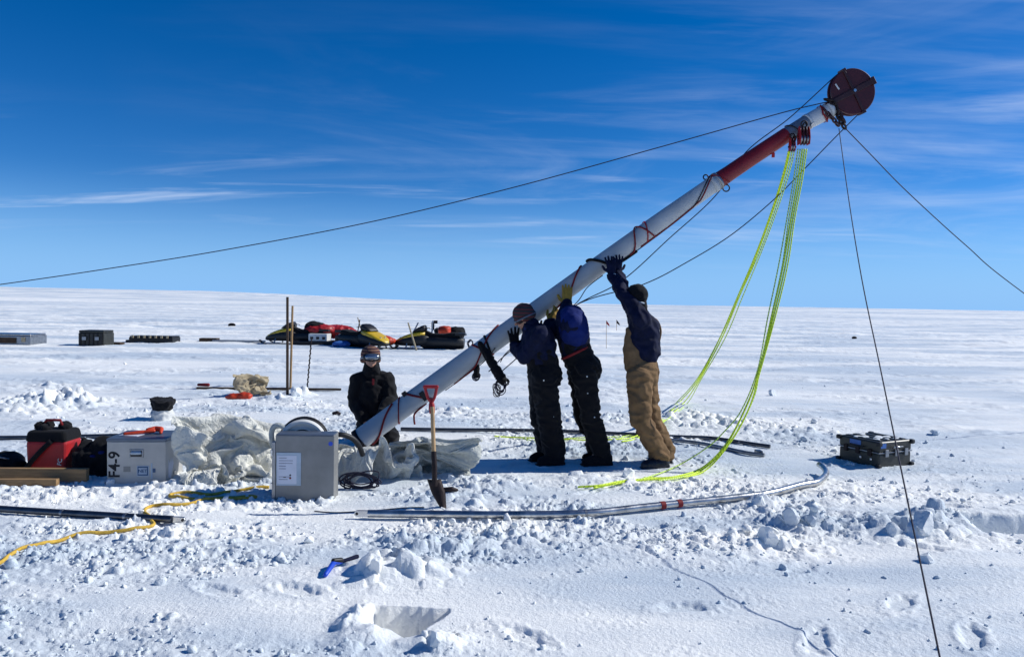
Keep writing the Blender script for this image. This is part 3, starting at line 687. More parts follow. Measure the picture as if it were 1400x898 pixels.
strands('thick lime green rope bundle sweeping down to the foreground snow past the curved tube', [
    (Bf(-1, 0) + [at(1022, 552, 7.1), at(994, 605, 7.0), on(962, 641), on(925, 654), on(890, 657), on(850, 661), on(820, 667), on(790, 669)], .011, M['lime']),
    (Bf(2, 1) + [at(1020, 556, 7.1), at(992, 610, 6.98), on(960, 645), on(922, 657), on(885, 659), on(845, 664), on(812, 670)], .011, M['lime']),
    (Bf(5, 2) + [at(1024, 558, 7.1), at(996, 608, 7.0), on(964, 646), on(930, 655), on(880, 656)], .009, M['lime']),
    (Bf(-7, -2) + [at(1014, 560, 7.2), at(990, 590, 7.15), at(966, 612, 7.1), on(925, 640), on(880, 657), on(840, 662)], .008, M['lime_pale']),
    (Bf(-4, 1) + [at(1030, 545, 7.15), at(1002, 600, 7.05), on(966, 640), on(935, 654), on(900, 660)], .008, M['lime_pale'])], at(1098, 204, 7.8))

# ------------------------------------------------------------------ cord bundles hanging from the mast
def coil(name, c, w, h, turns, r, m, parent=None, seed=0, flat=False, world=True):
    rr = random.Random(seed); pts = []
    for k in range(turns):
        a = w * rr.uniform(.6, 1); b = h * rr.uniform(.6, 1); ph = rr.uniform(-.4, .4); ox = rr.uniform(-.15, .15) * w; oz = rr.uniform(-.12, .12) * h
        for i in range(14):
            q = 2 * math.pi * i / 14; x = a * math.cos(q) * math.cos(ph) - b * math.sin(q) * math.sin(ph) + ox; z = a * math.cos(q) * math.sin(ph) + b * math.sin(q) * math.cos(ph) + oz
            y = rr.uniform(-.15, .15) * min(w, h)
            pts.append(Vector(c) + (Vector((x, z, abs(y) * .8 + r)) if flat else Vector((x, y, z))))
    mb = MB(); mb.tube(crom(pts, 3), r, 6); return mb.build(name, m, parent, world, smooth='all')
cb = empty('cord_bundle', at(660, 482, 7.5), 'long black bundle of cords dangling from the mast beside the striped-hat man', 'cord', 'cord bundles tied to the mast')
mb = MB(); mb.chain([(at(656, 470, 7.5), .025), (at(668, 488, 7.45), .04), (at(678, 505, 7.42), .045), (at(686, 518, 7.4), .05)]); blob('wrapped_cord', mb, M['black'], cb, .012, 2, folds=.012, fs=22)
coil('cord_loop', at(684, 528, 7.4), .055, .085, 5, .005, M['darkrope'], cb, 3); coil('cord_loop', at(690, 522, 7.42), .05, .04, 4, .005, M['black'], cb, 4); coil('cord_loop', at(679, 533, 7.41), .035, .07, 3, .004, M['rust'], cb, 5)
cb = empty('cord_bundle', at(653, 490, 7.6), 'small black hank of cord hanging nearest the mast strap', 'cord', 'cord bundles tied to the mast')
mb = MB(); mb.chain([(at(652, 494, 7.6), .012), (at(652, 505, 7.58), .03), (at(651, 513, 7.58), .03)]); blob('wrapped_cord', mb, M['black'], cb, .01, 2, folds=.008, fs=22)
coil('cord_loop', at(651, 514, 7.57), .04, .045, 4, .005, M['darkrope'], cb, 6)
cb = coil('cord_ring', at(643, 470, 7.62), .03, .04, 3, .005, M['darkrope'], None, 8, world=False); tag(cb, 'small ring of dark cord standing up on top of the mast', 'cord')
rope('cord', [psurf(575, -80, .0), at(568, 564, 7.5), at(566, 572, 7.5), at(567, 580, 7.5)], .010, M['redcord'], 'short dark red strap end dangling under the mast by the shovel', 'strap')
# two crumpled canvas sheets: vertex grids as differences of whole numbers, row by row, x then y then z
CLOTH0 = [
125,-12,-18,31,13,-2,-6,6,0,-14,-23,10,-19,-24,-9,2,8,15,10,17,20,20,8,13,7,-6,-11,11,21,22,16,9,5,8,16,15,-7,-11,2,-1,19,2,5,-10,6,-7,-141,-21,-23,19,18,-3,-5,11,-4,-21,-12,-5,-7,-15,-15,-3,0,4,12,15,19,23,11,12,6,5,7,9,12,19,17,17,11,3,7,13,11,-10,-10,11,23,0,-3,0,-6,-18,-125,-18,-25,11,5,-4,-6,4,2,-14,-14,-13,-2,7,-16,2,-2,-4,-3,9,13,21,22,18,9,8,11,6,13,14,14,14,17,13,1,10,11,9,-2,-1,20,13,-6,-1,-13,-15,-147,-15,-10,2,-4,-5,9,-5,-16,-13,-7,-6,-4,18,-11,1,3,-4,1,-3,14,13,17,13,9,12,17,13,4,12,14,17,16,12,11,8,15,19,7,-1,5,18,6,-10,-10,-13,-183,-16,-12,-5,4,-1,-9,-2,-11,-11,-4,2,2,20,-7,-8,
-3,9,11,-10,12,15,10,15,18,9,1,15,16,4,11,20,10,17,11,18,19,23,19,0,3,5,13,0,-9,-10,-232,-10,-13,-7,-6,-6,-6,-4,-8,-7,2,1,15,20,3,-13,-15,8,16,12,-3,13,16,11,17,16,8,-10,16,12,15,17,10,19,14,19,30,25,24,-1,7,7,7,2,-6,-8,-274,-8,-10,-11,-8,-9,-10,1,-2,-8,-5,10,17,15,13,-10,-13,10,13,14,2,10,19,14,13,13,16,-11,-5,17,19,15,13,22,15,23,26,27,25,12,7,8,3,-12,-2,-9,-292,-11,-6,-10,-7,-16,-9,5,4,2,-4,13,17,7,4,-11,4,8,12,10,8,9,14,20,16,9,11,-3,-11,21,16,13,21,12,22,25,18,23,23,27,7,2,-2,-21,13,-4,-315,-6,-5,0,-12,-23,-3,0,4,3,9,-2,19,13,8,-18,14,4,13,14,13,10,14,17,20,13,-8,-1,0,20,17,15,16,10,27,
19,12,14,19,25,16,7,-9,-13,8,13,-342,1,-7,-1,-6,-19,-7,-2,-4,4,12,4,14,12,13,-9,10,7,10,18,16,18,18,17,3,11,8,-3,1,12,19,15,16,16,12,15,14,14,16,20,18,12,-4,-13,4,21,-351,-5,-7,0,-11,-11,-3,5,3,5,9,3,6,6,8,1,5,13,11,15,23,24,19,6,11,-6,16,13,-1,9,16,5,18,12,13,12,15,11,22,16,12,9,7,-14,13,18,-369,1,-9,-2,-10,-8,-1,20,16,11,8,3,3,2,-7,6,11,18,15,8,12,24,20,12,-1,4,5,12,12,5,-2,9,17,17,12,8,9,18,21,22,2,6,14,-7,12,22,-364,-5,-8,-18,0,3,-3,27,21,16,14,0,1,4,-6,4,4,7,22,18,9,23,27,11,-9,6,12,-9,-6,3,10,9,16,18,11,10,2,15,24,14,9,6,16,13,2,17,-366,3,-5,-15,1,-5,8,32,19,20,16,3,-3,6,-3,3,8,0,10,22,
18,17,29,21,-10,-7,5,2,8,-3,-8,1,19,11,20,5,-2,14,23,24,5,-4,14,16,18,11,-376,6,1,2,-7,-5,13,31,24,20,11,7,-2,5,2,2,7,10,4,5,21,21,21,22,11,-19,-6,12,-1,6,-10,8,16,11,8,17,-1,3,15,19,2,15,12,9,10,9,-374,7,-6,15,9,-3,10,24,24,17,20,3,4,-2,7,5,1,11,15,7,4,18,-4,28,28,3,-18,5,6,2,-2,11,0,21,11,8,-8,-1,16,22,3,27,13,-2,6,5,-377,10,6,7,20,4,3,15,20,20,13,15,8,-1,2,6,10,4,10,12,7,7,-11,19,28,21,-6,1,3,3,-3,3,3,13,3,7,12,-2,24,17,4,20,20,3,0,2,-382,5,18,-3,21,22,-2,11,17,10,9,21,15,7,-5,6,15,10,5,12,3,-6,2,15,20,16,8,4,3,4,-3,1,1,10,-4,10,18,5,12,28,7,19,11,14,-1,-1,-395,9,18,10,16,8,9,8,16,13,2,11,
16,12,12,-2,16,13,5,4,7,-9,4,14,23,11,16,0,7,8,-1,3,-3,-1,-4,10,20,19,6,17,23,18,-2,9,7,-5,-391,6,16,20,18,10,5,3,9,13,13,2,14,12,21,1,7,16,13,-1,3,6,-1,8,17,13,23,-2,4,5,-2,13,0,-6,-2,9,18,23,7,12,20,23,-2,1,6,2,-390,8,2,16,22,13,16,4,8,5,10,13,15,7,12,14,4,14,18,-8,11,1,-4,13,13,10,20,5,5,5,1,3,9,0,-9,7,19,22,16,2,12,23,8,-11,6,3,-378,9,6,5,19,14,17,11,10,6,6,15,19,6,7,15,3,6,16,6,-6,9,6,9,17,9,9,11,5,9,6,-7,1,11,-2,3,10,20,21,5,3,14,12,-7,3,7,-363,0,11,9,11,19,6,19,12,9,12,7,12,10,7,8,11,0,12,18,-2,-9,12,11,13,13,12,11,3,13,5,-2,-11,5,14,7,6,14,14,14,5,6,-1,11,11,-6,-352,-3,9,14,14,17,10,
17,11,9,17,3,5,11,10,-7,2,2,13,15,22,-4,-10,11,13,17,16,16,11,13,-3,3,-7,-5,4,8,13,14,12,10,9,3,7,4,9,8,-349,0,5,11,21,16,9,12,13,10,22,6,3,-6,5,5,0,-7,2,22,19,18,-8,-1,9,19,19,10,21,13,-3,7,-1,-4,5,7,5,8,10,10,4,8,6,-1,7,12,-328,5,5,2,24,18,9,8,14,16,20,7,-3,-1,3,3,5,-3,-7,15,18,12,5,1,8,17,17,9,4,12,16,12,-3,-11,6,8,7,6,11,9,0,2,12,-11,-4,19,-302,11,8,-5,19,17,13,15,13,14,16,13,-8,-3,5,3,0,10,-2,10,2,6,9,7,14,14,19,14,5,-4,10,14,10,-13,-2,10,2,-4,10,-7,5,11,2,-11,3,21,-282,7,17,8,5,18,19,18,9,11,6,16,1,-6,5,4,2,6,9,11,-3,2,1,7,11,21,11,16,15,-3,-7,3,19,4,-14,5,-1,-9,-11,1,-6,12,8,-5,15,20,
-271,12,16,19,13,6,15,12,18,7,5,8,9,5,2,2,9,10,4,8,-9,-4,10,7,9,17,11,15,5,13,-15,5,-9,15,1,-15,-12,10,-10,3,7,-15,-2,-1,14,23,-251,20,19,15,16,7,7,13,7,16,7,2,11,6,8,7,3,18,1,-3,-8,5,10,18,7,7,14,12,3,-4,6,-17,-11,10,13,-18,-15,2,0,3,11,1,-15,-13,3,24,-228,22,17,21,-1,9,7,12,16,8,14,9,-6,7,13,14,13,14,4,-3,-10,2,15,22,13,2,-1,15,10,-8,-3,-9,-10,-9,15,-11,-4,8,-8,5,10,6,-4,-21,-18,17,-216,21,16,17,7,2,8,8,12,12,12,15,5,-1,19,13,14,16,10,-11,-1,6,11,11,19,10,0,-8,10,8,-9,-6,-6,-7,-7,1,-3,14,-10,-7,8,3,-1,1,-27,2,-201,15,19,6,8,9,6,8,11,5,12,15,13,3,18,10,5,13,22,-4,1,12,13,10,1,11,17,-3,-11,11,
-3,0,-14,-3,-8,-13,-5,16,9,-11,4,-13,3,17,-20,-27,-196,25,9,9,10,17,7,8,8,9,6,5,8,17,24,18,9,1,5,13,4,10,8,6,12,10,14,5,-8,-7,5,-5,0,-1,-8,-13,-13,-2,9,1,2,-8,6,-2,-10,-14,-215,19,13,11,17,17,15,6,3,9,5,5,12,20,19,24,17,6,0,-1,8,13,9,4,7,9,3,11,8,-9,-3,0,-9,0,2,-8,-12,-14,-11,-2,5,13,4,-10,-11,1,-223,14,16,18,15,20,16,9,4,3,-2,11,14,21,24,23,18,9,9,4,1,-1,10,11,-1,0,4,8,2,0,8,-3,-10,-11,-7,2,-1,-8,-16,-8,1,5,-7,0,0,9,-231,18,18,19,25,22,12,9,6,3,1,8,10,19,24,22,22,12,6,10,7,-4,-1,11,-2,-6,9,1,6,2,-1,-1,-2,-10,-14,-17,-2,0,-7,-8,-5,-4,-10,0,9,14,-224,21,20,22,26,26,13,11,10,1,0,-1,12,12,19,26,
19,19,3,6,14,5,-5,-2,9,-13,5,-3,9,-4,-6,-5,6,7,-13,-19,-23,-8,-4,-7,-2,-7,-3,1,13,3,18,11,18,8,1,7,-12,-11,2,-15,8,-6,-6,6,19,16,10,8,18,10,-6,-5,-19,-1,16,22,27,-9,0,-1,4,13,17,11,7,-2,-7,4,-9,-4,-11,-32,-26,-26,-24,0,-30,1,15,24,-2,12,-13,-18,-15,-4,13,-14,-11,15,10,14,14,12,12,16,3,10,-12,0,17,0,9,10,1,7,3,-1,6,5,4,8,1,-3,-9,-10,-7,-24,-26,-23,-23,-5,-29,11,0,22,11,3,-6,-22,-16,-9,10,-2,-6,10,2,14,13,13,18,13,18,12,7,-4,-11,-3,-10,18,19,9,7,-5,-6,1,-3,7,7,-1,-10,-17,-10,-17,-23,-19,-17,-10,-25,3,1,19,12,3,-12,-17,3,-6,12,-15,9,7,-2,9,11,11,14,18,4,18,-5,8,-11,-12,-1,15,17,17,6,-2,7,-4,-13,
0,5,7,-9,-24,-24,-13,-15,-19,-11,5,-22,0,-3,22,-3,-4,2,-17,-5,7,7,-5,15,7,-1,1,7,11,8,16,10,3,5,1,-7,-13,14,11,10,13,9,1,15,-1,-20,-10,2,0,-6,-26,-25,-21,-11,-13,-3,6,2,-7,2,0,13,-9,-3,4,-9,-4,3,-1,20,14,1,-3,2,8,9,7,13,-11,3,13,1,-15,7,22,9,4,6,8,19,-5,-17,-21,9,-13,-7,-28,-23,-12,-13,-11,-5,12,17,-22,0,-1,14,0,-3,10,2,-6,-5,3,10,10,5,4,4,8,1,5,12,-10,-5,9,15,-5,-9,24,17,4,1,14,11,-18,-13,-13,-5,-11,-18,-17,-22,-15,-7,7,-5,3,3,1,-9,-1,2,6,9,11,9,-1,-5,-5,8,9,-7,8,7,13,-5,-9,15,3,-5,-4,15,12,-6,14,20,2,1,19,-4,-26,-12,2,-15,-19,-17,-7,-17,-7,-4,2,10,8,-17,-9,6,6,-1,2,12,5,11,9,-6,-9,1,13,-6,
-3,4,12,-6,1,-1,16,6,-14,3,12,13,17,9,-10,5,14,-12,-25,-6,-3,-7,-20,-20,-6,0,-7,0,6,11,11,-30,-3,-12,6,17,7,4,10,4,9,6,-9,-5,-2,2,4,3,5,-8,-2,11,3,12,2,10,8,-2,15,13,-4,-6,-4,-16,-22,-10,-5,-6,-7,0,-10,-1,0,-6,9,10,15,-61,8,8,-4,1,27,7,8,14,5,-7,3,-9,-3,-2,8,-1,6,2,-5,7,2,16,14,8,11,-1,1,14,-15,-5,-26,-20,-19,-13,-5,16,-4,-1,-10,-2,2,5,-1,15,12,-67,0,3,17,-2,17,24,7,5,7,-8,5,-1,-9,12,-1,3,1,-2,7,-1,1,22,14,15,14,-13,3,-3,-13,-20,-17,-23,-5,1,8,12,4,-5,-13,-19,-1,1,5,11,9,-74,13,3,7,15,18,21,6,8,-9,-1,9,6,-11,5,-7,6,13,3,-1,5,-6,-3,23,30,-5,-3,-13,-5,-12,-8,-11,-19,10,2,14,12,1,-4,-24,-16,-14,
1,1,11,11,-84,19,11,9,14,25,19,0,3,-8,3,12,10,-9,4,-10,1,14,18,5,-3,-2,-13,-4,27,13,-7,-3,-10,-15,-7,-9,-5,17,-3,8,16,0,-6,-20,-24,-12,-4,1,0,7,-83,16,20,8,22,30,22,-2,-2,-11,6,13,13,-3,-3,0,-5,9,18,19,2,-4,-15,-15,12,24,13,-10,-14,-15,-2,-11,-9,11,9,-2,2,8,-7,-13,-30,-9,-12,-9,8,8,-85,16,16,15,23,31,28,4,-12,-10,-2,18,13,9,-9,-6,10,8,4,16,15,-5,-27,1,-5,22,24,-4,-10,-10,-8,-9,-4,-3,11,-1,-2,7,-3,-22,-27,-11,-17,-7,-10,-1,-60,14,19,21,16,20,34,21,-11,-15,-4,5,12,14,8,-9,0,16,11,6,1,-8,-15,6,-6,5,25,-8,10,3,-5,-13,-8,-4,-6,2,2,11,-6,-21,-31,-17,-13,-8,-9,-2,-47,13,15,25,15,9,27,16,4,-7,-9,-2,8,
14,13,0,-1,10,15,4,-6,-16,-7,17,-11,0,29,-12,-3,11,-6,-10,6,-3,-17,-3,15,7,-16,-16,-32,-13,-19,-1,-11,0,-31,11,8,17,13,19,24,13,0,0,-10,-3,3,11,14,11,-4,13,-6,-6,-5,-7,-4,13,8,-1,21,-3,-5,-3,-2,-4,6,0,-13,-1,16,-2,-23,-23,-13,-21,-14,1,-5,-1,-29,10,2,14,11,16,18,13,17,-2,-13,-3,2,11,2,17,9,2,-7,-14,0,-6,8,-6,24,-5,11,4,-2,3,2,-6,-10,-3,3,-3,16,-8,-23,-25,-12,-6,-20,-11,9,-5,-18,-7,15,10,11,14,15,1,19,14,-11,-10,-2,15,5,1,19,6,-10,-2,-12,-16,3,13,27,-5,1,0,-7,15,5,-12,-5,0,6,-6,4,-11,-18,-15,-7,-3,-18,-13,0,6,-19,-13,2,16,11,19,15,-4,11,17,-3,-5,-5,14,4,-7,13,16,-7,-2,-15,-22,5,19,22,-4,10,3,
-15,3,11,1,-8,8,-6,2,-12,-5,-10,-12,-6,-9,-11,-10,2,5,-23,-13,-9,12,18,9,22,2,6,14,3,1,1,12,-3,-10,8,14,3,-5,-15,-26,-3,20,20,-11,7,20,3,-21,3,13,3,-1,3,-2,-4,-6,-9,-12,-10,-7,-11,-1,3,7,-37,-13,-5,1,13,11,23,6,14,16,5,5,-7,6,-4,-3,-5,-1,7,-2,-5,-17,-5,17,16,0,-13,11,12,-1,1,-4,10,7,-2,3,-7,-3,-11,-2,-2,-12,-7,-4,5,8,-50,-13,0,2,4,11,21,17,14,18,3,-3,-6,-12,-1,1,-10,-2,-10,4,-4,-10,3,22,19,9,-3,7,5,6,2,-21,3,8,-9,9,-6,-4,6,-10,8,-6,-11,2,1,13,-67,-7,3,14,0,7,18,18,12,7,8,-19,-10,-11,-5,-2,-7,-2,-2,-11,0,-1,-5,20,17,13,13,18,18,8,-8,-25,2,11,-6,-8,3,-11,3,1,8,4,-6,-2,-4,15,-66,-5,3,21,4,3,12,
10,13,1,-8,-15,-3,-4,-4,-7,-4,-9,-7,-14,-19,-4,11,17,18,13,8,22,24,26,-6,-16,-5,9,4,-9,-1,-1,0,-9,6,10,-8,-19,8,9,-46,1,1,10,17,-3,-3,5,17,-2,-21,-10,-14,10,2,-14,2,-13,-8,-16,-14,-19,3,19,19,11,19,20,22,28,19,-8,-5,1,8,-6,-1,-3,-7,-4,-7,9,-3,-26,14,8,-34,3,3,6,9,12,-2,-6,1,-8,-14,-14,-8,-6,2,0,-9,-10,-9,-18,-5,-7,-14,9,13,20,21,18,28,33,27,2,-5,8,3,-3,-6,5,-7,-5,-7,-3,-3,-25,-6,2,-8,-3,9,11,7,10,8,-10,-9,-5,-17,-18,-7,4,-2,-6,-9,-14,-16,-11,3,-13,-10,-5,9,14,24,25,28,36,37,7,1,3,10,-3,-8,-9,2,-4,-2,-3,-6,-22,-23,-9,8,-7,8,14,7,4,9,-6,-13,-11,1,-16,-9,0,-1,-11,-7,-15,-27,1,3,-10,-10,-4,2,10,
19,25,29,34,39,16,5,7,12,-3,-18,-6,1,2,0,-2,-14,-11,-18,-28,3,-5,6,14,14,4,-2,-4,-11,-14,-4,1,0,-4,2,-12,-14,-18,-27,-18,-1,-4,11,0,2,4,11,27,30,34,29,28,2,14,10,-1,-18,-8,-1,3,-2,-5,-10,-7,-7,-28,-22,0,5,11,11,15,1,-6,-17,-13,-5,-9,16,10,-1,-11,-18,-22,-21,-17,-7,0,8,0,6,6,0,21,31,31,35,20,13,13,11,0,-19,-5,-4,-1,-2,-8,-7,-11,-7,-6,-36,-3,0,12,7,12,5,-6,-5,-11,-8,-6,9,4,1,2,-22,-19,-14,-16,-5,-1,1,7,2,2,1,13,24,28,33,26,4,6,10,10,1,-9,-5,-8,-3,-8,-10,-12,-18,-11,-3,-8,0,8,8,12,-4,-7,-8,3,-6,-7,-2,-9,7,8,-3,-22,-10,-6,-3,-1,0,2,4,-3,-2,8,16,23,27,29,16,7,5,0,6,-2,-8,-14,-4,0,-11,-22,-17,-21,
39,-15,0,-2,13,3,-5,-9,-3,-5,-3,-3,3,-11,-15,-2,14,5,-16,-13,7,12,-1,-5,3,0,-12,-5,21,22,20,27,21,16,2,4,-4,-9,-4,-11,-9,-3,-17,-18,-27,-13,75,-16,-7,-1,0,1,1,-6,-3,-6,-4,-6,-2,-7,-11,-16,4,13,7,-12,-6,15,12,-6,-2,-1,-15,-11,9,23,29,31,15,14,13,1,-2,-6,-14,-6,-8,-17,-23,-26,-14,-6,96,-13,-7,-3,-2,-3,-10,-1,-1,-1,-8,-7,-9,-18,-16,0,5,-3,12,11,-7,4,14,5,-13,4,-12,-18,0,26,29,31,23,1,7,15,5,-10,-12,-18,-21,-15,-26,-27,-12,15,294,-37,-25,-14,-32,-27,2,-12,-18,-10,-16,-32,-35,-15,4,4,5,4,-9,-9,3,-5,2,-9,-5,-3,10,2,-14,4,-4,4,15,18,0,-9,-14,4,2,3,-15,0,4,3,4,27,241,-35,-26,-17,-15,-27,-15,3,-14,-9,
-8,-32,-36,-10,1,2,1,1,-15,-13,-14,4,-6,-5,6,11,-5,12,-18,-2,1,0,4,18,15,6,-13,-3,-1,-13,-6,-17,13,3,-6,26,248,-37,-19,-17,-23,-11,-17,-5,4,-7,-20,-21,-31,-11,-2,-5,-1,4,0,-18,-24,-10,2,8,14,7,-12,-5,0,-6,2,-6,-6,1,22,18,3,-15,-5,-9,-14,-10,3,20,4,13,255,-42,-35,-9,-11,-18,4,-5,-7,-10,-14,-24,-29,-10,-4,-9,-4,-2,-5,5,-19,-8,-6,16,4,-16,0,-7,-10,10,-5,-12,8,-1,-6,24,20,-11,-23,-4,-4,-8,-10,5,16,10,277,-41,-35,-11,-12,-10,-4,7,-7,-9,-21,-23,-27,-11,-10,-11,-8,2,-5,10,-15,-7,-2,16,2,-12,-5,-8,-13,-17,1,-9,11,11,-9,2,26,-5,-28,0,3,-3,-7,-2,14,10,271,-29,-34,-20,-11,-3,-6,-16,6,-10,-13,-26,-13,-10,
-24,-9,-9,-1,4,2,-1,-16,3,21,5,-10,-19,-3,-18,-14,-14,1,8,1,10,-10,9,8,-19,-15,-1,10,12,-5,15,3,264,-15,-36,-28,-11,-11,-7,-1,-11,-4,-11,-26,-21,-10,-9,-8,-13,-9,15,6,-12,-4,-3,14,14,-17,-16,-6,-16,-13,-11,-4,6,-10,24,-4,-10,3,-5,-18,6,4,20,9,17,10,256,-25,-31,-33,-22,-11,-12,6,-1,-13,-18,-14,-20,-19,-10,-10,-14,-3,20,-6,0,1,-1,4,10,-15,-15,-20,-2,-14,-16,7,-4,-11,24,9,-17,0,-8,-3,7,3,14,6,14,19,255,-27,-30,-35,-27,-10,-16,-18,-4,-3,-14,-18,-12,-10,-19,-2,-8,4,14,4,-7,5,7,4,-11,-19,-10,-13,-17,-6,-18,1,8,-13,9,18,-1,-6,-2,-6,6,5,1,11,16,10,262,-28,-29,-34,-25,-14,-23,-16,-9,-10,-12,-18,-12,-5,
-4,-11,2,6,15,11,-3,7,6,-4,-23,-20,-22,-9,-14,-3,-10,-16,27,-6,0,17,10,0,-9,-14,-3,10,6,5,20,1,268,-31,-32,-32,-28,-11,-22,-12,-5,-11,-12,-16,-14,-21,5,-7,-10,14,23,21,3,8,-2,-22,-24,-22,-15,-4,-13,-6,-3,-17,16,3,11,18,3,20,-7,-20,-25,-8,9,12,10,11,257,-20,-27,-28,-27,-26,-13,-3,-10,-8,-10,-17,-11,-11,-13,-18,-9,10,19,28,29,3,-9,-22,-12,-26,-2,-14,-9,-13,-9,-2,15,10,1,-2,-2,16,7,-18,-20,-24,2,14,20,-6,281,-18,-26,-20,-25,-28,-20,-4,-16,3,-15,-14,-13,-11,-17,-12,-6,1,5,21,32,19,-9,-16,-2,-24,-20,4,-15,-10,-5,6,7,-15,10,-9,-11,16,6,-13,-22,-9,-11,7,19,0,293,-11,-25,-19,-22,-25,-25,-12,-9,-5,-12,
-12,-12,-14,-18,-7,-5,3,7,4,18,26,5,-11,-13,-19,-14,-17,-10,6,11,7,-4,-23,9,-12,-14,-15,4,3,-14,-19,2,12,-5,-6,299,-3,-6,-26,-7,-20,-30,-13,-19,4,-11,-13,-11,-17,-12,-9,4,-2,7,6,2,10,4,14,-19,-9,-22,-14,4,-1,4,10,-7,-18,-9,-3,-18,-23,-20,9,-2,-11,-9,2,4,0,307,-13,-11,-6,-10,-13,-27,-22,-13,7,-10,-16,-17,-10,-5,-3,-4,2,7,-1,3,-1,5,1,4,-14,-8,-17,-1,-4,-4,8,-15,2,-17,-18,-17,-26,-24,2,-8,-3,1,-18,6,10,309,13,-13,-11,-13,-30,-10,-19,-23,3,8,-14,-15,-13,-7,2,0,-1,3,0,1,7,-4,-12,7,3,-16,-18,-12,-6,-10,0,-11,10,-18,-19,-17,-26,-12,-6,-21,-12,10,-3,-9,3,321,22,1,-22,-21,-26,-13,-15,-17,-8,16,1,-13,
-17,-2,-10,1,4,-3,6,1,5,-9,-10,-5,10,-17,-20,-14,-9,-1,-4,-16,0,-16,-20,-8,-31,-22,9,0,-30,-7,19,-5,-11,343,0,17,-22,-25,-28,-8,-12,-20,-11,6,11,-16,-16,-6,-3,2,0,2,7,0,1,-10,-11,-5,11,-17,-19,-14,-10,-10,1,-17,-18,-11,-21,-7,-24,-24,6,13,-18,-26,14,-3,-5,374,-14,-8,-5,-24,-30,-18,-9,-8,-12,-15,25,-10,-19,-4,-11,9,1,8,4,8,-5,-16,-13,-7,13,-14,-25,-19,-11,-12,-2,-18,-18,-18,-22,-11,-12,-23,1,16,-2,-21,-10,0,-1,391,-7,-16,-23,-13,-32,-14,-17,0,-9,-19,15,8,-18,-9,-10,-1,10,5,6,11,-8,-14,-12,-10,1,-2,-28,-15,-17,-21,-15,-11,-18,-22,-21,-15,-6,-1,-16,22,5,-17,-11,-12,0,387,8,-13,-22,-24,-25,-17,
-12,-10,-8,-24,20,17,-18,-7,-10,4,5,-7,7,11,-1,-21,-1,-11,-3,0,-28,-18,-21,-24,-21,-13,-13,-19,-22,-18,-10,0,-8,24,2,-3,-8,-11,1,374,3,-3,-20,-26,-25,-17,-11,-20,-16,-14,29,10,-16,-9,2,5,2,-6,-11,9,-4,-17,0,5,-3,-5,-22,-33,-13,-29,-25,-17,-21,-8,-12,-21,-11,-11,-4,18,10,-13,9,-4,-6,355,4,12,-12,-26,-25,-17,-13,-17,-18,-15,28,22,-12,-8,-3,4,4,1,-11,-6,-10,-22,-3,10,3,-2,-19,-28,-28,-30,-26,-17,-14,-13,-12,-5,-5,-4,-17,-8,12,-7,-10,14,-3,346,-3,13,9,-23,-25,-16,-17,-11,-16,-16,23,20,5,-4,-9,2,12,-8,-8,-10,-18,-17,-5,7,-4,0,-19,-15,-33,-35,-17,-22,-15,-5,-5,-3,-1,-10,-11,-20,2,-2,-23,-9,14,341,
-7,16,12,-6,-21,-18,-14,-10,-11,-16,13,19,7,5,-5,-5,16,9,-19,-15,-27,-31,-3,16,-1,8,-15,-26,-33,-28,-14,-21,-13,-8,4,-10,5,-9,-17,-18,-10,-17,-21,-16,9,338,-5,13,10,9,-10,-14,-15,-8,-15,-2,-9,18,9,4,3,10,1,12,-14,-15,-29,-24,-17,7,-18,5,-2,-14,-23,-24,-22,-19,-6,-11,-2,-13,-7,-8,-13,-10,-13,-23,-12,-18,-16,336,11,-5,21,16,9,-12,-15,-13,-17,5,-16,3,13,10,-2,17,15,-28,4,-18,-9,-28,-18,-23,-9,-18,4,9,-16,-23,-32,-15,-19,-4,-12,-10,-8,1,-15,-8,-13,-15,2,-23,-27,330,17,3,0,11,15,-7,-5,0,-23,-9,8,-21,6,14,6,13,6,-27,-12,-10,-13,1,-26,-29,-18,-9,-6,2,8,-21,-43,-19,-11,-23,-3,-8,-9,-7,-8,-8,-5,-13,4,
-27,-29,336,6,12,9,-6,10,6,-4,-6,-7,-20,11,2,-18,7,18,12,-14,-23,-18,-7,-10,5,-13,-35,-24,-1,0,-9,-4,-4,-36,-33,-23,-17,-4,-5,-12,-15,-10,4,-5,-10,3,-20,-28,335,15,-7,3,17,-10,-2,-5,6,6,-9,-8,15,2,3,13,-20,-17,-10,-12,-17,-11,-3,4,-30,-33,-14,1,3,-7,-12,-29,-27,-19,-21,-12,-12,-4,-17,2,0,-1,-14,-6,-2,-14,320,20,-10,-7,10,-11,-6,3,2,7,0,-4,10,16,4,-6,-23,-12,-8,-10,-11,-5,-14,-12,-15,-22,-29,-8,4,7,-25,-22,-27,-17,-14,-23,-4,-4,-6,-5,-5,-9,-11,-8,-2,-3,302,27,12,-18,15,-17,-7,14,0,3,-14,-10,6,26,3,-13,-24,-13,-3,-2,-10,5,-11,-20,-20,-15,-17,-26,-9,9,-9,-30,-11,-19,-21,-21,-16,1,-8,1,-7,-8,-18,
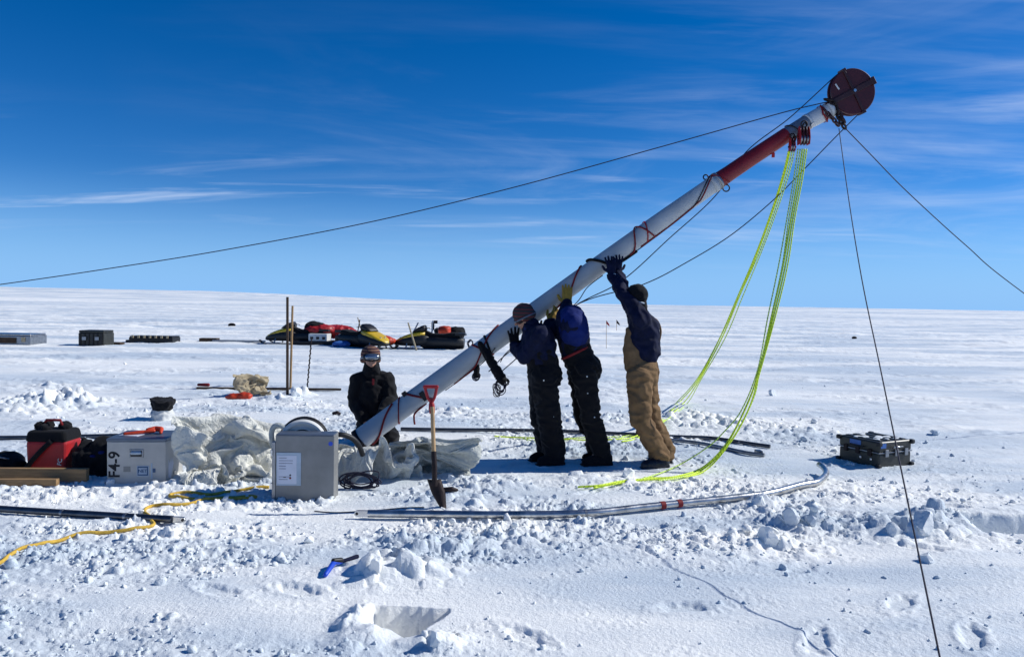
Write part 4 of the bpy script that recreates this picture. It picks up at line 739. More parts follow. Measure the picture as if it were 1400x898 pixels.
-17,6,-5,322,7,22,-25,17,0,-17,-5,18,3,-10,-14,9,2,2,-1,-5,-23,-19,-5,-9,2,-13,-13,8,-10,-17,-27,-20,-13,1,-10,-26,-21,-21,-20,-18,-6,-2,-4,-11,0,-13,-18,6,-2,332,6,9,-18,1,12,-6,-18,0,8,-4,-13,-3,1,2,2,6,2,-23,-25,-17,-4,14,-11,-11,11,-18,-22,-21,-25,-16,6,-12,-22,-26,-27,-19,-15,-3,2,-7,-15,-19,-7,13,4,329,8,8,0,-15,-13,-1,2,-14,-3,13,-12,-15,-3,3,14,-5,5,7,-18,-19,-17,-4,7,-16,-5,-6,-9,-12,-25,-29,-17,-1,-3,-26,-31,-31,-19,0,-9,-17,-2,-13,-12,15,6,345,3,-8,3,1,-11,-18,10,5,-7,2,3,-18,-13,-9,-1,9,0,6,3,-19,-13,-9,-3,-12,-13,-1,10,-22,-26,-19,-17,-26,-7,-13,-22,-30,-30,-16,-5,-16,-2,-3,-7,9,
-12,373,-1,-1,-7,-11,-1,-4,-17,5,4,-10,1,8,-15,-9,-13,3,-1,-2,5,6,-12,-10,-13,-9,-5,-11,19,-13,-24,-26,-23,-21,-26,-22,-14,-15,-25,-25,-9,-3,-18,-2,13,-17,4,]
CLOTH1 = [
24,-2,9,17,18,11,3,4,-1,1,4,-2,1,7,13,16,15,13,7,3,7,-2,7,6,0,10,10,9,7,5,4,2,1,-2,1,6,4,13,12,7,10,8,8,6,6,5,6,12,14,11,5,1,1,9,8,11,6,-5,-375,5,9,15,18,15,2,2,0,-2,3,0,-4,5,17,18,14,12,8,3,7,5,2,7,5,2,9,9,4,5,3,3,1,3,4,9,11,6,9,12,9,10,8,8,6,4,6,6,12,9,8,4,0,8,8,9,8,4,-386,4,11,17,16,15,6,2,-3,-5,3,3,-4,1,16,17,16,13,9,3,4,7,0,8,10,6,3,7,3,9,5,3,3,5,3,7,13,9,8,7,8,10,9,8,6,0,10,9,11,6,5,2,4,5,7,6,11,10,-392,8,12,15,17,11,12,2,-5,-4,0,0,4,2,11,17,14,15,14,3,6,4,3,3,7,9,5,7,8,9,9,7,2,2,6,8,10,9,4,3,7,3,6,10,5,5,11,6,12,8,5,-1,-2,5,7,6,12,12,-386,9,9,20,11,15,13,4,-7,-4,-3,0,6,8,7,13,16,15,12,
9,4,6,3,4,5,6,8,9,9,10,7,6,6,4,4,8,11,8,4,0,0,1,2,13,7,11,13,0,8,7,7,-3,2,2,3,8,12,15,-379,9,2,18,17,14,14,5,-8,-3,-5,0,5,11,11,12,17,10,11,10,7,7,2,4,7,6,7,9,10,7,6,6,2,7,14,8,8,7,2,-2,-2,-7,6,15,13,9,15,2,0,3,7,1,-4,5,7,9,10,12,-382,13,0,17,15,17,11,8,-3,-3,-5,2,4,8,13,13,14,11,11,12,6,5,6,4,8,7,10,6,8,6,2,4,5,5,10,17,11,10,-1,-1,-3,-5,8,14,10,8,16,-2,5,2,0,0,1,5,6,12,15,9,-389,11,-1,11,20,14,10,8,5,-1,-7,2,6,11,11,14,11,9,12,14,9,3,1,7,8,9,10,9,7,-1,3,1,4,14,7,15,16,7,6,-3,-4,-3,11,11,10,3,14,-3,1,3,-1,2,4,8,9,11,16,11,-394,14,3,1,18,14,13,6,5,4,-10,-3,9,13,14,14,9,10,12,11,9,7,1,2,8,10,9,
9,4,3,-1,3,8,11,13,11,16,12,1,4,-2,-3,9,9,8,3,6,3,1,1,-2,3,9,9,8,8,16,14,-396,10,8,2,9,15,14,11,4,3,-11,-1,9,13,14,15,13,9,11,11,8,3,4,3,6,8,9,7,6,2,2,-1,9,13,18,6,12,8,2,3,4,5,7,8,7,6,-1,1,3,4,5,-2,6,13,9,4,11,13,-387,12,0,6,7,12,13,11,7,0,-9,4,12,11,13,14,13,14,11,12,6,-1,6,4,7,5,5,8,4,3,2,0,12,10,14,10,8,1,3,7,7,7,6,6,9,6,1,0,0,11,11,-3,-1,11,8,7,4,13,-372,10,-3,4,8,9,10,9,5,3,0,8,8,11,12,13,13,11,9,9,4,5,9,6,9,8,-1,3,5,2,1,8,8,10,9,8,7,6,9,8,3,4,5,5,7,4,5,2,1,11,14,2,-4,3,7,6,5,10,-357,5,1,-1,8,7,7,10,3,5,10,6,8,8,9,12,11,8,10,7,4,9,9,12,10,8,0,1,-1,6,2,11,4,10,9,6,9,8,6,5,2,0,8,6,13,2,2,
6,1,10,14,9,-5,1,5,4,-1,10,-348,5,5,-4,3,8,10,12,5,9,7,5,4,9,8,10,10,7,6,2,8,9,12,15,8,6,5,-2,5,4,8,5,7,6,4,7,8,9,2,5,6,4,4,10,10,9,0,2,9,11,7,8,-2,3,4,2,-4,9,-333,4,3,-4,-1,6,11,11,10,2,3,5,6,7,11,9,9,2,2,7,5,9,15,13,6,9,7,0,3,8,8,8,7,5,6,3,5,8,6,8,0,6,9,7,7,10,8,0,6,14,11,-2,-1,6,1,-2,2,4,-315,-2,4,-3,-1,-2,5,10,7,5,2,6,9,6,10,13,4,5,0,6,7,6,14,10,9,9,5,4,5,5,11,11,7,5,3,8,4,4,9,7,5,6,9,8,8,5,5,8,7,9,7,7,0,0,-6,1,2,3,-297,-9,2,-1,-2,3,-4,1,1,5,7,10,9,6,14,11,7,6,2,1,5,6,13,8,7,7,6,6,7,7,12,10,7,5,6,5,4,6,6,9,12,11,6,7,5,5,2,3,7,5,6,7,2,-2,0,-1,3,3,-285,-5,-7,1,-7,1,-1,-6,3,7,7,8,8,11,17,9,8,
4,5,4,2,6,6,8,3,6,9,9,7,7,11,11,11,3,7,6,0,10,5,9,11,11,9,5,5,3,4,-1,6,9,7,1,3,4,2,0,-3,-6,-273,0,-6,-8,-8,-5,3,7,-2,1,8,9,7,13,16,8,7,8,5,7,3,1,6,5,0,5,9,11,8,6,15,13,9,5,4,6,4,6,8,4,9,10,5,5,4,6,2,5,6,8,5,5,2,0,-1,-1,-2,-5,-262,5,-8,-13,-7,-7,6,4,6,-1,7,8,5,13,14,4,8,12,10,-2,4,4,4,8,1,6,9,12,9,3,12,14,10,7,3,4,8,2,5,2,8,9,7,1,4,5,6,2,10,6,7,4,3,0,-3,-3,-4,-2,-249,0,-9,-11,-8,-7,9,7,4,3,5,7,5,8,9,3,10,14,15,-4,6,5,-4,7,9,7,6,12,14,6,8,11,9,6,4,5,7,5,5,4,3,2,6,5,-2,6,5,7,4,12,8,2,2,-4,-1,-7,4,-2,-238,-6,-10,-9,-12,1,10,7,3,4,4,4,4,6,4,5,15,13,11,1,0,6,1,3,5,8,12,12,11,12,9,9,7,4,4,6,4,6,5,9,
6,3,1,1,-3,3,7,7,9,8,6,0,-3,-1,-1,1,4,4,-237,-11,-6,-9,-15,0,8,4,4,4,7,3,4,5,6,0,15,11,10,12,-4,5,0,5,6,9,9,15,12,9,11,7,3,3,3,5,7,9,7,5,9,6,4,3,-5,-2,6,3,12,8,0,0,-1,-1,5,9,5,1,-241,-9,-5,-9,-14,-6,5,1,3,5,7,6,8,2,10,-1,10,10,11,10,4,5,2,-1,11,11,13,7,11,8,7,6,1,2,1,5,10,12,12,8,5,-2,4,8,3,-6,5,5,5,10,3,-5,4,9,9,7,6,0,-250,-9,-2,-14,-9,-9,1,-1,4,5,7,9,10,2,6,2,10,8,7,12,6,8,7,-2,5,12,13,10,5,4,8,2,2,1,3,5,11,14,16,6,7,7,-4,3,3,3,-3,6,7,6,4,0,2,13,15,7,5,-4,-250,-5,-8,-12,-13,-6,-8,0,3,9,10,11,9,4,3,4,4,9,5,13,10,9,5,7,2,4,11,6,5,6,5,4,0,4,6,7,9,16,16,11,6,9,0,-5,-4,7,2,2,6,4,3,5,7,11,13,15,3,
-6,-256,0,-8,-13,-16,-8,-4,5,2,1,13,13,7,4,5,6,4,4,9,10,11,9,8,2,7,6,2,7,5,0,4,4,3,8,7,7,11,14,15,12,8,5,4,-4,-5,1,6,4,3,5,7,0,6,13,12,14,5,-3,-258,-2,-6,-12,-14,-12,0,8,5,1,9,11,5,6,8,6,4,2,7,9,10,9,11,7,0,3,2,8,3,-1,-2,5,11,9,7,11,9,13,13,10,10,2,2,0,-2,2,3,5,2,5,4,7,5,7,12,11,8,-1,-255,-6,0,-16,-14,-10,4,3,8,8,5,6,8,6,0,5,4,9,8,9,9,9,8,7,2,3,2,0,5,2,-7,9,13,10,10,9,9,12,13,7,8,2,1,-1,2,2,6,6,6,3,2,5,8,8,5,11,11,4,-257,-7,-3,-8,-19,-13,9,6,4,6,7,6,4,3,-3,8,8,7,11,10,9,6,6,1,3,8,5,-2,2,4,-4,5,14,12,12,8,8,12,9,7,7,3,0,2,0,7,6,10,3,3,4,7,5,8,7,8,9,8,-258,-2,-7,-6,-18,-15,6,6,7,2,5,1,4,-1,2,10,
10,9,13,11,8,7,-1,4,7,7,6,1,-4,5,0,-3,14,14,13,8,9,7,9,4,6,0,3,3,5,8,12,8,10,-2,4,5,7,4,8,10,6,9,-262,-4,-3,-6,-14,-14,3,7,2,3,0,1,3,2,8,5,14,10,17,6,10,5,5,4,4,6,0,3,-1,3,2,-6,11,18,10,8,8,7,8,5,2,3,4,4,6,11,11,7,9,8,1,5,6,1,7,8,6,8,-264,-2,-5,-5,-6,-7,-7,5,-1,3,-2,1,5,5,2,12,16,13,13,8,7,4,7,6,7,6,3,-4,-2,2,3,-6,8,17,9,10,11,3,8,5,4,0,6,6,2,10,10,6,11,11,2,7,4,5,4,6,4,6,-253,-4,-7,-7,-3,-1,-7,-8,-1,5,-1,-4,3,7,9,13,13,16,12,10,6,4,6,7,7,2,2,2,-6,-1,3,3,5,16,10,12,6,6,6,6,2,3,4,4,5,8,7,6,12,9,3,3,4,7,4,6,4,12,-254,-6,-2,-10,-3,-1,-2,-5,-3,1,-1,-5,-2,5,15,16,13,14,15,9,6,4,4,7,8,2,-1,-2,8,-1,
2,1,7,10,14,13,3,6,4,3,2,2,2,4,5,9,9,6,12,6,3,2,5,7,5,6,8,8,-248,-7,-7,-7,-3,-4,-2,4,-3,-4,-3,-5,-4,4,17,19,14,12,14,9,5,5,6,5,4,3,5,1,8,6,-2,3,1,14,9,9,6,5,3,1,-3,3,1,4,9,7,8,10,13,4,-1,6,1,8,7,6,6,8,-240,-5,-6,-7,-10,-3,-1,0,4,-4,-4,-7,-8,8,15,15,17,12,13,11,9,1,4,4,7,4,8,9,6,4,4,1,-1,6,9,8,7,5,-2,-1,-2,0,3,5,10,12,10,8,10,5,-2,7,7,2,8,5,12,11,-243,-6,-1,-11,-11,-1,-3,-3,1,-3,-2,-8,-9,3,13,18,18,15,12,12,10,4,2,4,6,6,7,10,8,5,6,2,2,1,2,6,5,3,-2,-1,-2,2,4,6,9,14,11,9,9,7,-3,9,7,1,6,10,9,17,62,12,0,-5,3,3,0,-3,5,5,1,-2,-5,9,-2,-3,-3,-7,-11,-13,-4,-11,-2,-4,-9,-10,-6,0,6,12,17,18,18,8,11,5,15,
11,12,18,14,10,8,6,8,10,12,11,7,9,6,1,-5,10,-9,-3,-2,7,-182,1,-3,-8,10,1,5,0,0,7,4,2,-3,2,1,-1,-4,-7,-12,-9,-1,-6,-10,2,-8,-11,-9,-3,5,8,17,21,20,12,7,7,7,16,9,8,10,8,6,4,7,12,16,16,11,11,7,4,-9,2,5,2,-3,-2,-189,3,0,-10,12,-2,4,6,1,3,7,2,4,2,0,-3,-1,-7,-13,-8,1,-1,-9,-6,-5,-14,-4,-1,0,9,15,20,18,13,10,10,5,4,10,9,4,5,9,7,7,9,14,18,8,12,7,10,-1,-2,5,7,0,-2,-196,-7,-5,5,13,-11,1,10,4,8,2,0,2,9,2,-4,-2,-7,-8,-9,-5,6,-1,-10,-10,-7,-3,-2,5,8,8,6,12,16,13,13,11,1,6,1,9,15,12,6,3,6,12,20,4,6,6,10,9,3,4,8,4,0,-197,-9,-13,0,22,-11,-4,9,6,12,0,1,3,1,10,1,-3,-11,-12,-7,-4,3,2,-4,-10,-6,-4,3,7,9,9,3,0,8,
14,14,8,7,5,-1,10,18,17,10,-1,3,6,24,8,3,-3,11,11,10,8,1,5,0,-199,2,-13,0,13,-3,-3,2,8,9,-2,3,6,-1,0,9,5,-21,-17,-2,4,-1,0,-1,-10,-10,5,5,7,13,8,7,-1,4,6,8,6,5,2,11,6,19,20,14,-7,-3,7,19,17,5,1,5,10,10,11,6,-1,-2,-194,3,-11,-5,12,7,-9,4,6,-1,2,4,5,5,3,-3,-3,-17,-16,8,1,4,-2,-5,-4,-10,3,10,10,13,4,0,10,3,6,0,6,6,8,10,10,11,14,14,-2,-6,9,12,8,7,6,15,13,13,6,11,-5,-2,-197,7,-15,-7,6,7,-3,-1,4,5,-2,7,2,8,10,-7,-15,-12,-12,10,4,2,2,-5,-8,-8,5,8,12,9,11,-3,5,6,7,0,4,11,10,14,11,8,8,9,0,-1,6,12,8,7,11,14,13,14,0,2,6,-11,-188,-4,-13,-8,2,-4,0,4,4,6,2,11,6,-2,10,5,-13,-12,-9,6,2,1,-1,2,-10,-7,3,6,13,8,
7,1,5,11,2,7,1,12,15,15,11,10,3,-5,-2,8,7,10,9,11,13,18,14,9,0,-9,6,-2,-187,-3,-10,-6,-5,-12,-8,3,6,9,3,13,6,-2,1,13,0,-15,-11,8,4,2,-4,-2,-3,-7,-3,4,7,14,12,-8,10,13,-1,11,8,15,18,14,8,4,1,-8,-9,6,11,9,9,12,18,21,19,8,-2,-9,-4,1,-191,-3,5,-4,-6,-13,-10,-5,3,11,6,13,-1,-7,4,7,9,-5,-10,7,7,1,-4,-3,-7,-7,-3,0,6,10,17,-5,-1,19,5,11,15,17,11,6,1,0,6,9,-6,-2,3,7,12,14,18,25,21,7,1,-4,-10,-2,-191,-2,5,1,-6,-12,-14,-10,6,10,11,8,1,-3,-4,-3,2,1,6,10,9,0,-3,-5,-6,-9,-5,-2,5,11,15,-2,-5,11,12,9,13,9,6,1,7,3,6,9,7,4,1,2,14,19,16,25,15,12,3,-1,-14,-1,-199,8,0,5,-6,-9,-15,-5,4,10,7,7,1,1,-4,-4,-4,4,11,9,
10,-1,-1,-4,-6,-10,-6,-4,-5,7,16,8,-4,10,6,4,5,8,10,13,8,9,-2,6,2,8,6,4,15,20,16,20,15,5,-1,0,-2,-2,-194,7,-4,5,0,-11,-7,-3,4,4,6,5,3,1,-5,3,-4,3,3,8,9,2,-5,1,-7,-11,-4,-7,2,-4,12,16,1,2,12,7,6,9,7,14,6,8,-1,1,5,2,7,10,11,18,19,14,10,3,0,-6,9,6,-201,6,-5,5,8,-1,-5,1,2,0,4,3,3,-3,-2,-11,2,5,7,6,4,0,4,0,-15,-4,-3,-3,-5,2,5,11,12,-3,6,13,11,11,9,10,8,7,-1,1,2,7,7,10,13,10,13,14,5,2,0,-4,6,13,-207,3,1,5,6,5,8,6,5,-3,1,-1,-2,-11,-11,4,10,5,3,1,2,6,4,-6,-11,-13,-6,6,0,-2,1,7,11,7,3,8,15,18,10,15,0,11,2,-6,1,13,11,11,11,10,1,7,3,4,7,-1,-2,12,-207,0,5,7,5,6,4,8,8,1,5,0,-11,-17,-1,9,13,6,1,2,-1,1,4,-3,
-15,-12,-10,-2,3,9,2,4,5,8,8,5,13,18,16,12,1,5,8,3,-3,6,15,15,9,8,7,2,-2,1,7,1,4,0,-209,3,2,9,2,8,12,5,8,2,-4,9,-14,-14,2,15,13,10,3,1,-2,-7,-3,-3,-12,-8,-7,-3,-4,1,11,5,5,5,11,8,12,14,18,14,9,3,2,6,4,-1,6,16,14,-4,5,5,-2,-3,3,5,6,8,-211,7,-6,9,8,11,8,3,7,7,-2,5,-16,-9,6,15,15,14,-2,4,-5,-10,0,-5,-14,-12,-9,0,-2,-1,5,5,15,5,7,8,12,19,18,15,12,5,-5,3,7,4,-1,8,16,6,5,5,-2,-5,-3,7,5,2,-203,9,-3,-4,16,14,6,8,3,-1,-2,7,-13,-2,7,10,19,14,0,-4,-5,-7,-3,2,-11,-12,-11,-2,-3,-1,1,9,10,7,8,9,8,18,18,15,13,8,2,-6,4,9,7,-1,7,12,9,6,2,-4,-7,-6,6,5,-198,15,0,-12,16,16,3,7,8,-5,-7,2,1,-4,9,9,18,16,5,-15,-2,0,
-10,-1,0,-13,-15,-3,-3,-2,1,12,5,9,9,11,8,11,14,14,14,12,5,4,-9,8,12,8,-2,0,7,6,2,7,2,-10,7,11,-205,7,-4,3,5,10,6,2,7,9,-4,-4,6,-3,4,10,8,19,15,-8,-10,6,-6,-9,-3,-13,-10,-12,1,2,6,4,10,5,9,11,12,9,10,10,10,12,7,6,0,-1,10,17,4,-1,-8,5,7,6,10,1,3,2,-200,1,-14,16,4,3,4,5,8,6,3,-8,4,4,2,7,8,14,19,0,-9,-4,-5,-4,-3,-11,-17,-7,0,7,4,9,11,5,8,12,10,8,7,7,8,8,6,8,5,3,5,11,16,0,-10,-3,12,12,16,3,-2,-4,-211,7,-17,13,11,1,5,4,2,6,7,-5,3,7,2,5,8,8,17,9,-3,-2,-2,-8,-4,-9,-13,-14,-1,4,13,10,5,9,7,12,11,7,5,5,8,6,7,5,6,2,5,11,11,1,2,-7,7,12,16,12,-3,-9,-221,11,-12,2,16,5,2,5,2,3,6,5,3,7,-1,5,5,8,15,5,7,-1,3,
-8,-16,-13,-4,-9,-1,5,8,11,11,7,10,12,12,7,4,3,4,1,8,3,10,5,0,11,14,-1,2,0,4,10,9,13,-6,-3,-222,10,-6,-6,12,12,-1,7,5,5,5,7,8,2,5,3,4,3,11,-1,11,8,-1,-11,-14,-15,-10,-7,5,10,7,9,9,10,11,13,15,10,4,2,-2,3,7,4,2,9,5,1,12,6,-4,7,0,13,11,4,1,0,-231,10,3,-6,3,10,4,4,8,10,7,9,8,6,5,-1,-2,6,0,10,4,11,1,-14,-15,-14,-10,0,5,4,10,4,12,11,14,13,14,14,3,-2,0,5,7,1,3,3,13,2,0,9,0,2,1,11,13,6,3,0,-233,5,6,1,-1,7,7,4,6,13,15,6,12,-3,-1,1,1,3,6,2,10,8,0,-12,-13,-14,-8,-1,7,2,5,6,11,14,17,12,12,11,8,-6,0,7,5,7,3,3,3,14,-3,-5,8,4,0,5,15,7,4,1,-223,-3,9,1,-4,5,9,12,5,11,17,12,4,2,-4,-4,-1,-1,7,7,7,9,-2,-8,-15,
-13,-5,0,6,4,-1,5,10,17,15,12,16,8,5,0,-2,5,8,-2,11,6,7,4,5,-6,-4,8,3,5,14,7,3,1,-213,-9,5,2,1,5,7,15,13,10,15,10,8,1,-10,-4,-6,-3,9,7,4,7,2,-8,-10,-4,-5,-4,2,5,-3,-1,11,15,18,12,10,13,5,1,2,-3,12,4,1,8,2,-1,6,11,-4,-3,7,7,9,4,5,3,-204,-12,0,9,-1,9,12,10,13,16,11,11,7,-5,-6,-4,-11,-7,10,8,5,7,2,-1,-7,-5,-1,-5,-3,1,-3,-7,4,14,19,15,15,6,5,5,5,-1,10,3,8,8,-3,-10,3,14,11,-4,0,8,6,-1,9,6,-208,1,-10,7,11,12,13,9,12,14,10,9,4,1,-7,-14,-7,-8,2,16,6,8,4,4,-7,-2,-6,-6,-5,-1,-2,-7,-2,8,21,14,16,9,8,4,5,1,3,11,8,12,-4,-13,-3,9,11,6,2,7,8,0,5,4,-210,5,-1,-4,19,17,12,8,7,10,12,11,5,2,-9,-12,-10,-10,3,15,5,
8,5,7,-6,-2,-6,-9,-7,3,-1,-9,-7,8,19,17,15,8,10,2,1,9,6,10,1,6,3,-8,-3,3,11,7,8,2,7,7,1,6,-208,1,0,6,17,20,9,0,8,6,9,9,10,3,-3,-9,-18,-7,7,10,5,7,5,7,-4,-7,-7,-5,-6,-5,-1,-4,-6,5,15,18,21,12,3,11,-3,6,3,3,12,8,-2,1,-7,0,5,7,9,4,8,7,6,7,-210,3,9,6,14,16,11,-5,3,6,7,7,14,5,4,-9,-16,-6,6,7,4,8,4,6,-5,-8,-10,-7,0,-3,-5,-3,-6,7,12,17,21,18,0,7,7,2,6,-4,2,7,9,3,-5,-2,0,6,5,5,6,3,12,16,-208,4,9,12,-1,11,11,-4,0,3,7,8,15,13,8,0,-13,-8,2,0,6,11,7,-1,-16,-7,-2,-10,4,2,-6,-7,3,4,15,14,18,14,10,-1,14,6,-3,5,-1,1,4,5,-1,-1,-9,8,4,0,3,12,15,17,-207,8,10,6,-3,-1,11,4,-7,0,6,8,15,12,10,10,-6,-7,3,-2,7,5,4,-6,
-11,-10,1,3,-3,7,-6,-7,4,2,14,16,12,11,13,4,11,9,4,-1,-2,1,-1,1,6,-1,-8,7,5,-1,0,11,12,15,-197,10,1,0,-6,0,7,15,-2,-5,7,2,13,19,15,0,-1,-4,4,4,6,5,1,-7,-15,-13,5,-2,8,5,-2,-8,1,6,11,13,14,13,7,15,0,13,12,-3,-5,-3,0,4,2,-2,-3,7,3,-5,-3,8,18,5,138,-15,-19,-12,-25,-13,-14,17,-7,-19,29,16,19,-3,-12,23,20,-12,-19,-9,3,-12,14,-3,-25,-14,-9,6,10,14,15,26,16,26,-4,20,23,19,22,26,20,11,5,5,5,4,4,6,-12,-17,-28,-4,15,-6,-3,-2,25,18,-164,-21,-22,-5,-13,-18,-24,18,-4,-8,4,21,14,21,-3,-2,18,-2,-21,-18,5,-7,-10,20,-13,-27,-14,1,13,19,32,24,18,20,18,-2,11,21,23,18,17,10,5,7,15,12,0,-4,-1,-19,-17,-6,10,5,-11,
-5,9,26,-172,-19,-23,-7,-13,-7,-19,12,8,-11,-2,-1,18,25,13,11,5,-7,-21,-24,11,0,-15,-7,11,-3,-30,2,21,-8,28,25,25,18,16,18,9,23,6,5,12,9,-1,5,21,25,11,0,0,-14,-20,-4,21,11,-7,-10,2,-7,-165,-13,-8,-17,-3,-19,0,2,11,1,-17,-9,10,23,18,2,12,-3,-11,-31,-8,10,3,-18,0,21,-23,2,19,-16,11,37,35,18,12,16,18,25,9,-19,1,7,4,1,20,36,12,4,1,-5,-16,-17,15,18,-11,-8,-7,-10,-153,-9,-21,-13,9,-28,-6,19,13,-4,-12,0,-4,14,22,17,3,-12,-17,-26,-22,7,19,6,-20,16,12,-16,17,-6,-13,31,38,37,34,23,15,4,4,-20,-20,0,13,11,17,40,24,-12,8,-5,-12,-9,11,-4,0,-28,-15,-18,-125,10,-26,-6,1,-20,-18,31,9,-22,-9,14,5,-3,14,19,1,
-17,-19,-28,-6,-7,19,23,-4,-18,26,10,-10,13,-13,4,37,39,31,40,25,-7,5,-13,-17,6,12,7,-4,43,31,5,-21,1,-10,-4,12,-17,1,-16,-43,-30,-101,3,0,-17,10,-3,-25,1,7,-22,2,11,5,12,13,7,5,-27,-22,-14,16,-16,1,23,13,-18,3,20,2,1,8,13,1,45,39,22,24,3,14,-19,-16,21,12,1,-8,32,23,8,-12,-6,-4,-3,3,-1,-20,-14,-25,-40,-119,14,-2,-6,-3,6,-13,-5,-6,-14,13,15,-5,7,22,2,7,-36,-30,4,18,-5,-11,14,8,13,-13,5,10,21,-1,19,5,15,50,33,6,10,6,-1,-20,13,12,6,14,26,0,6,-1,-1,0,-3,-18,-3,-21,-18,-12,-20,-157,14,2,-17,13,7,-6,-8,3,-7,9,15,-3,-3,12,15,-4,-30,-11,1,15,8,-16,-13,4,12,19,1,1,16,15,12,15,10,37,33,-9,5,6,-4,11,14,
1,17,16,17,6,-13,5,2,-3,4,-12,-17,-23,-26,-2,-7,-158,0,-2,-13,24,-14,2,3,-1,-5,12,7,-3,0,17,6,7,-13,-3,-14,-3,10,-9,-8,7,8,4,14,13,3,12,19,23,-2,20,37,-3,0,4,11,17,13,2,-4,15,13,13,-2,-12,5,1,-10,-2,-14,-13,-25,-16,-2,-127,-4,-18,-15,27,-25,-3,2,0,4,12,1,-4,-4,13,14,2,11,13,-13,-15,-18,3,-18,9,21,16,-9,13,25,-4,30,20,7,12,9,19,10,24,26,8,4,-5,-12,-7,14,6,8,-9,-4,10,-21,-14,-7,-6,-11,-19,-16,-107,-9,-22,-14,25,-19,9,6,-15,-4,10,6,-10,-4,7,8,4,7,-3,-10,10,-16,7,0,0,8,18,6,9,11,19,26,29,4,13,5,18,27,26,17,-4,6,3,-3,-7,-17,-4,17,9,-15,-13,-4,-24,-8,-1,-11,-22,-17,-92,-19,-17,-11,9,4,15,5,-20,-13,
0,14,4,-6,-4,-2,-1,4,0,18,1,10,-21,-7,15,14,7,10,18,18,20,15,35,5,16,10,17,26,23,17,6,-18,14,-6,-5,-14,-16,-4,9,-5,-14,-11,-13,-20,-1,-3,-28,-23,-91,-12,1,-11,-12,4,22,18,-13,-2,-8,-11,-2,9,9,-14,11,-3,17,5,3,-15,-21,10,23,18,13,9,13,28,21,16,22,18,3,7,1,19,23,15,9,9,-9,12,-10,-2,-17,-24,-12,-1,-11,-7,-11,3,-7,-19,-26,-29,-80,-10,-13,-2,5,-14,5,16,15,-10,-12,6,-11,14,10,7,12,-11,-8,6,-18,-12,-3,18,25,22,16,15,15,26,28,17,11,24,9,-1,-4,11,11,-1,21,3,-5,9,4,2,-14,-21,-29,-14,-5,-4,-9,3,-6,-24,-32,-30,-63,5,-16,1,-7,11,-6,-6,5,22,-11,-11,2,14,16,1,8,-17,-22,4,7,-24,7,15,29,13,19,16,18,31,33,22,7,
5,23,7,-11,-1,13,-1,-7,5,15,-10,-8,11,2,-8,-25,-29,-22,3,-3,-2,-7,-26,-31,-37,-24,5,-8,-6,-2,9,4,2,-6,3,-8,-9,5,8,13,-17,-7,10,-7,-15,6,-4,-4,24,18,15,17,15,18,24,25,25,26,3,1,28,-11,5,-10,-3,-13,4,12,7,-23,-6,1,-2,-18,-22,-5,-4,-10,-10,-3,-25,-31,-48,30,-12,8,-5,-9,16,5,5,2,-5,-12,-11,-5,7,15,-26,0,-13,9,-8,-16,9,9,1,21,24,5,10,24,33,25,20,12,26,-1,16,-7,21,-17,-22,14,-4,-16,7,3,-28,-18,-6,-14,-13,6,-6,1,-6,-21,-24,-37,-46,79,-18,1,3,-5,-2,14,12,2,-8,-14,-10,-4,5,2,-20,-11,-11,2,10,-5,-1,8,3,14,20,12,7,16,34,31,24,0,19,20,15,-10,7,-3,-19,-2,-1,-20,-4,18,-16,-30,-30,-10,-15,10,3,-11,-6,-14,
-24,-37,-47,117,-25,2,3,5,-5,10,10,-6,-14,-7,-1,-5,3,-1,-34,-7,2,7,10,3,-15,1,5,10,16,12,2,23,41,31,17,10,5,11,22,5,-3,-5,-11,-13,-7,-4,-15,-1,9,-15,-41,-31,-7,-4,0,-12,-11,-12,-25,-28,-29,127,-20,-13,26,4,-1,5,-2,-4,-5,-10,-11,6,6,-10,-28,-4,-9,6,13,14,-20,-2,7,4,9,17,4,16,36,44,9,22,7,0,8,15,11,-6,-6,-19,-17,-8,-5,-11,-6,3,-24,-48,-26,-6,-9,-11,-5,-20,-14,-12,-17,108,-4,-9,27,5,-6,8,1,-7,-14,-7,2,-3,11,-17,-16,1,-10,-13,14,13,-8,1,8,6,8,14,18,17,24,33,23,12,15,2,8,0,1,-2,2,-19,-14,-6,-4,-18,-19,-14,-3,-35,-38,-24,-13,3,-13,3,-21,-9,9,72,0,3,21,9,-1,2,8,-7,-11,-6,0,-3,2,-12,-16,7,-27,-8,18,
12,7,9,1,8,8,25,18,20,15,25,18,6,13,8,1,2,-3,-16,8,-9,-8,-7,-7,-15,-19,-18,-29,-9,-40,-32,-30,0,2,-3,2,-11,-15,95,-3,2,24,9,-16,8,11,0,-6,-8,3,-1,-10,-3,-22,-12,-16,4,9,25,7,10,15,-4,19,20,27,16,20,8,12,20,-6,14,-4,-1,-6,-8,-4,-9,-12,-7,3,-3,-23,-21,-26,-32,-23,-35,-29,-26,-6,2,4,2,-13,112,-7,3,20,14,-21,-9,4,4,11,3,2,3,-16,-14,-9,-6,-23,2,16,23,17,-2,17,13,9,21,26,11,19,19,7,-8,10,-5,10,-3,-7,-13,8,-1,-5,-6,-6,-11,-26,-32,-17,-22,-29,-28,-33,-40,-21,4,3,13,14,103,-12,7,23,1,-10,-14,5,1,-1,22,1,-2,-16,-16,-12,-12,-1,6,19,14,1,19,-2,20,25,5,25,23,6,11,10,9,-4,3,-9,10,-12,-22,12,28,2,-13,-21,
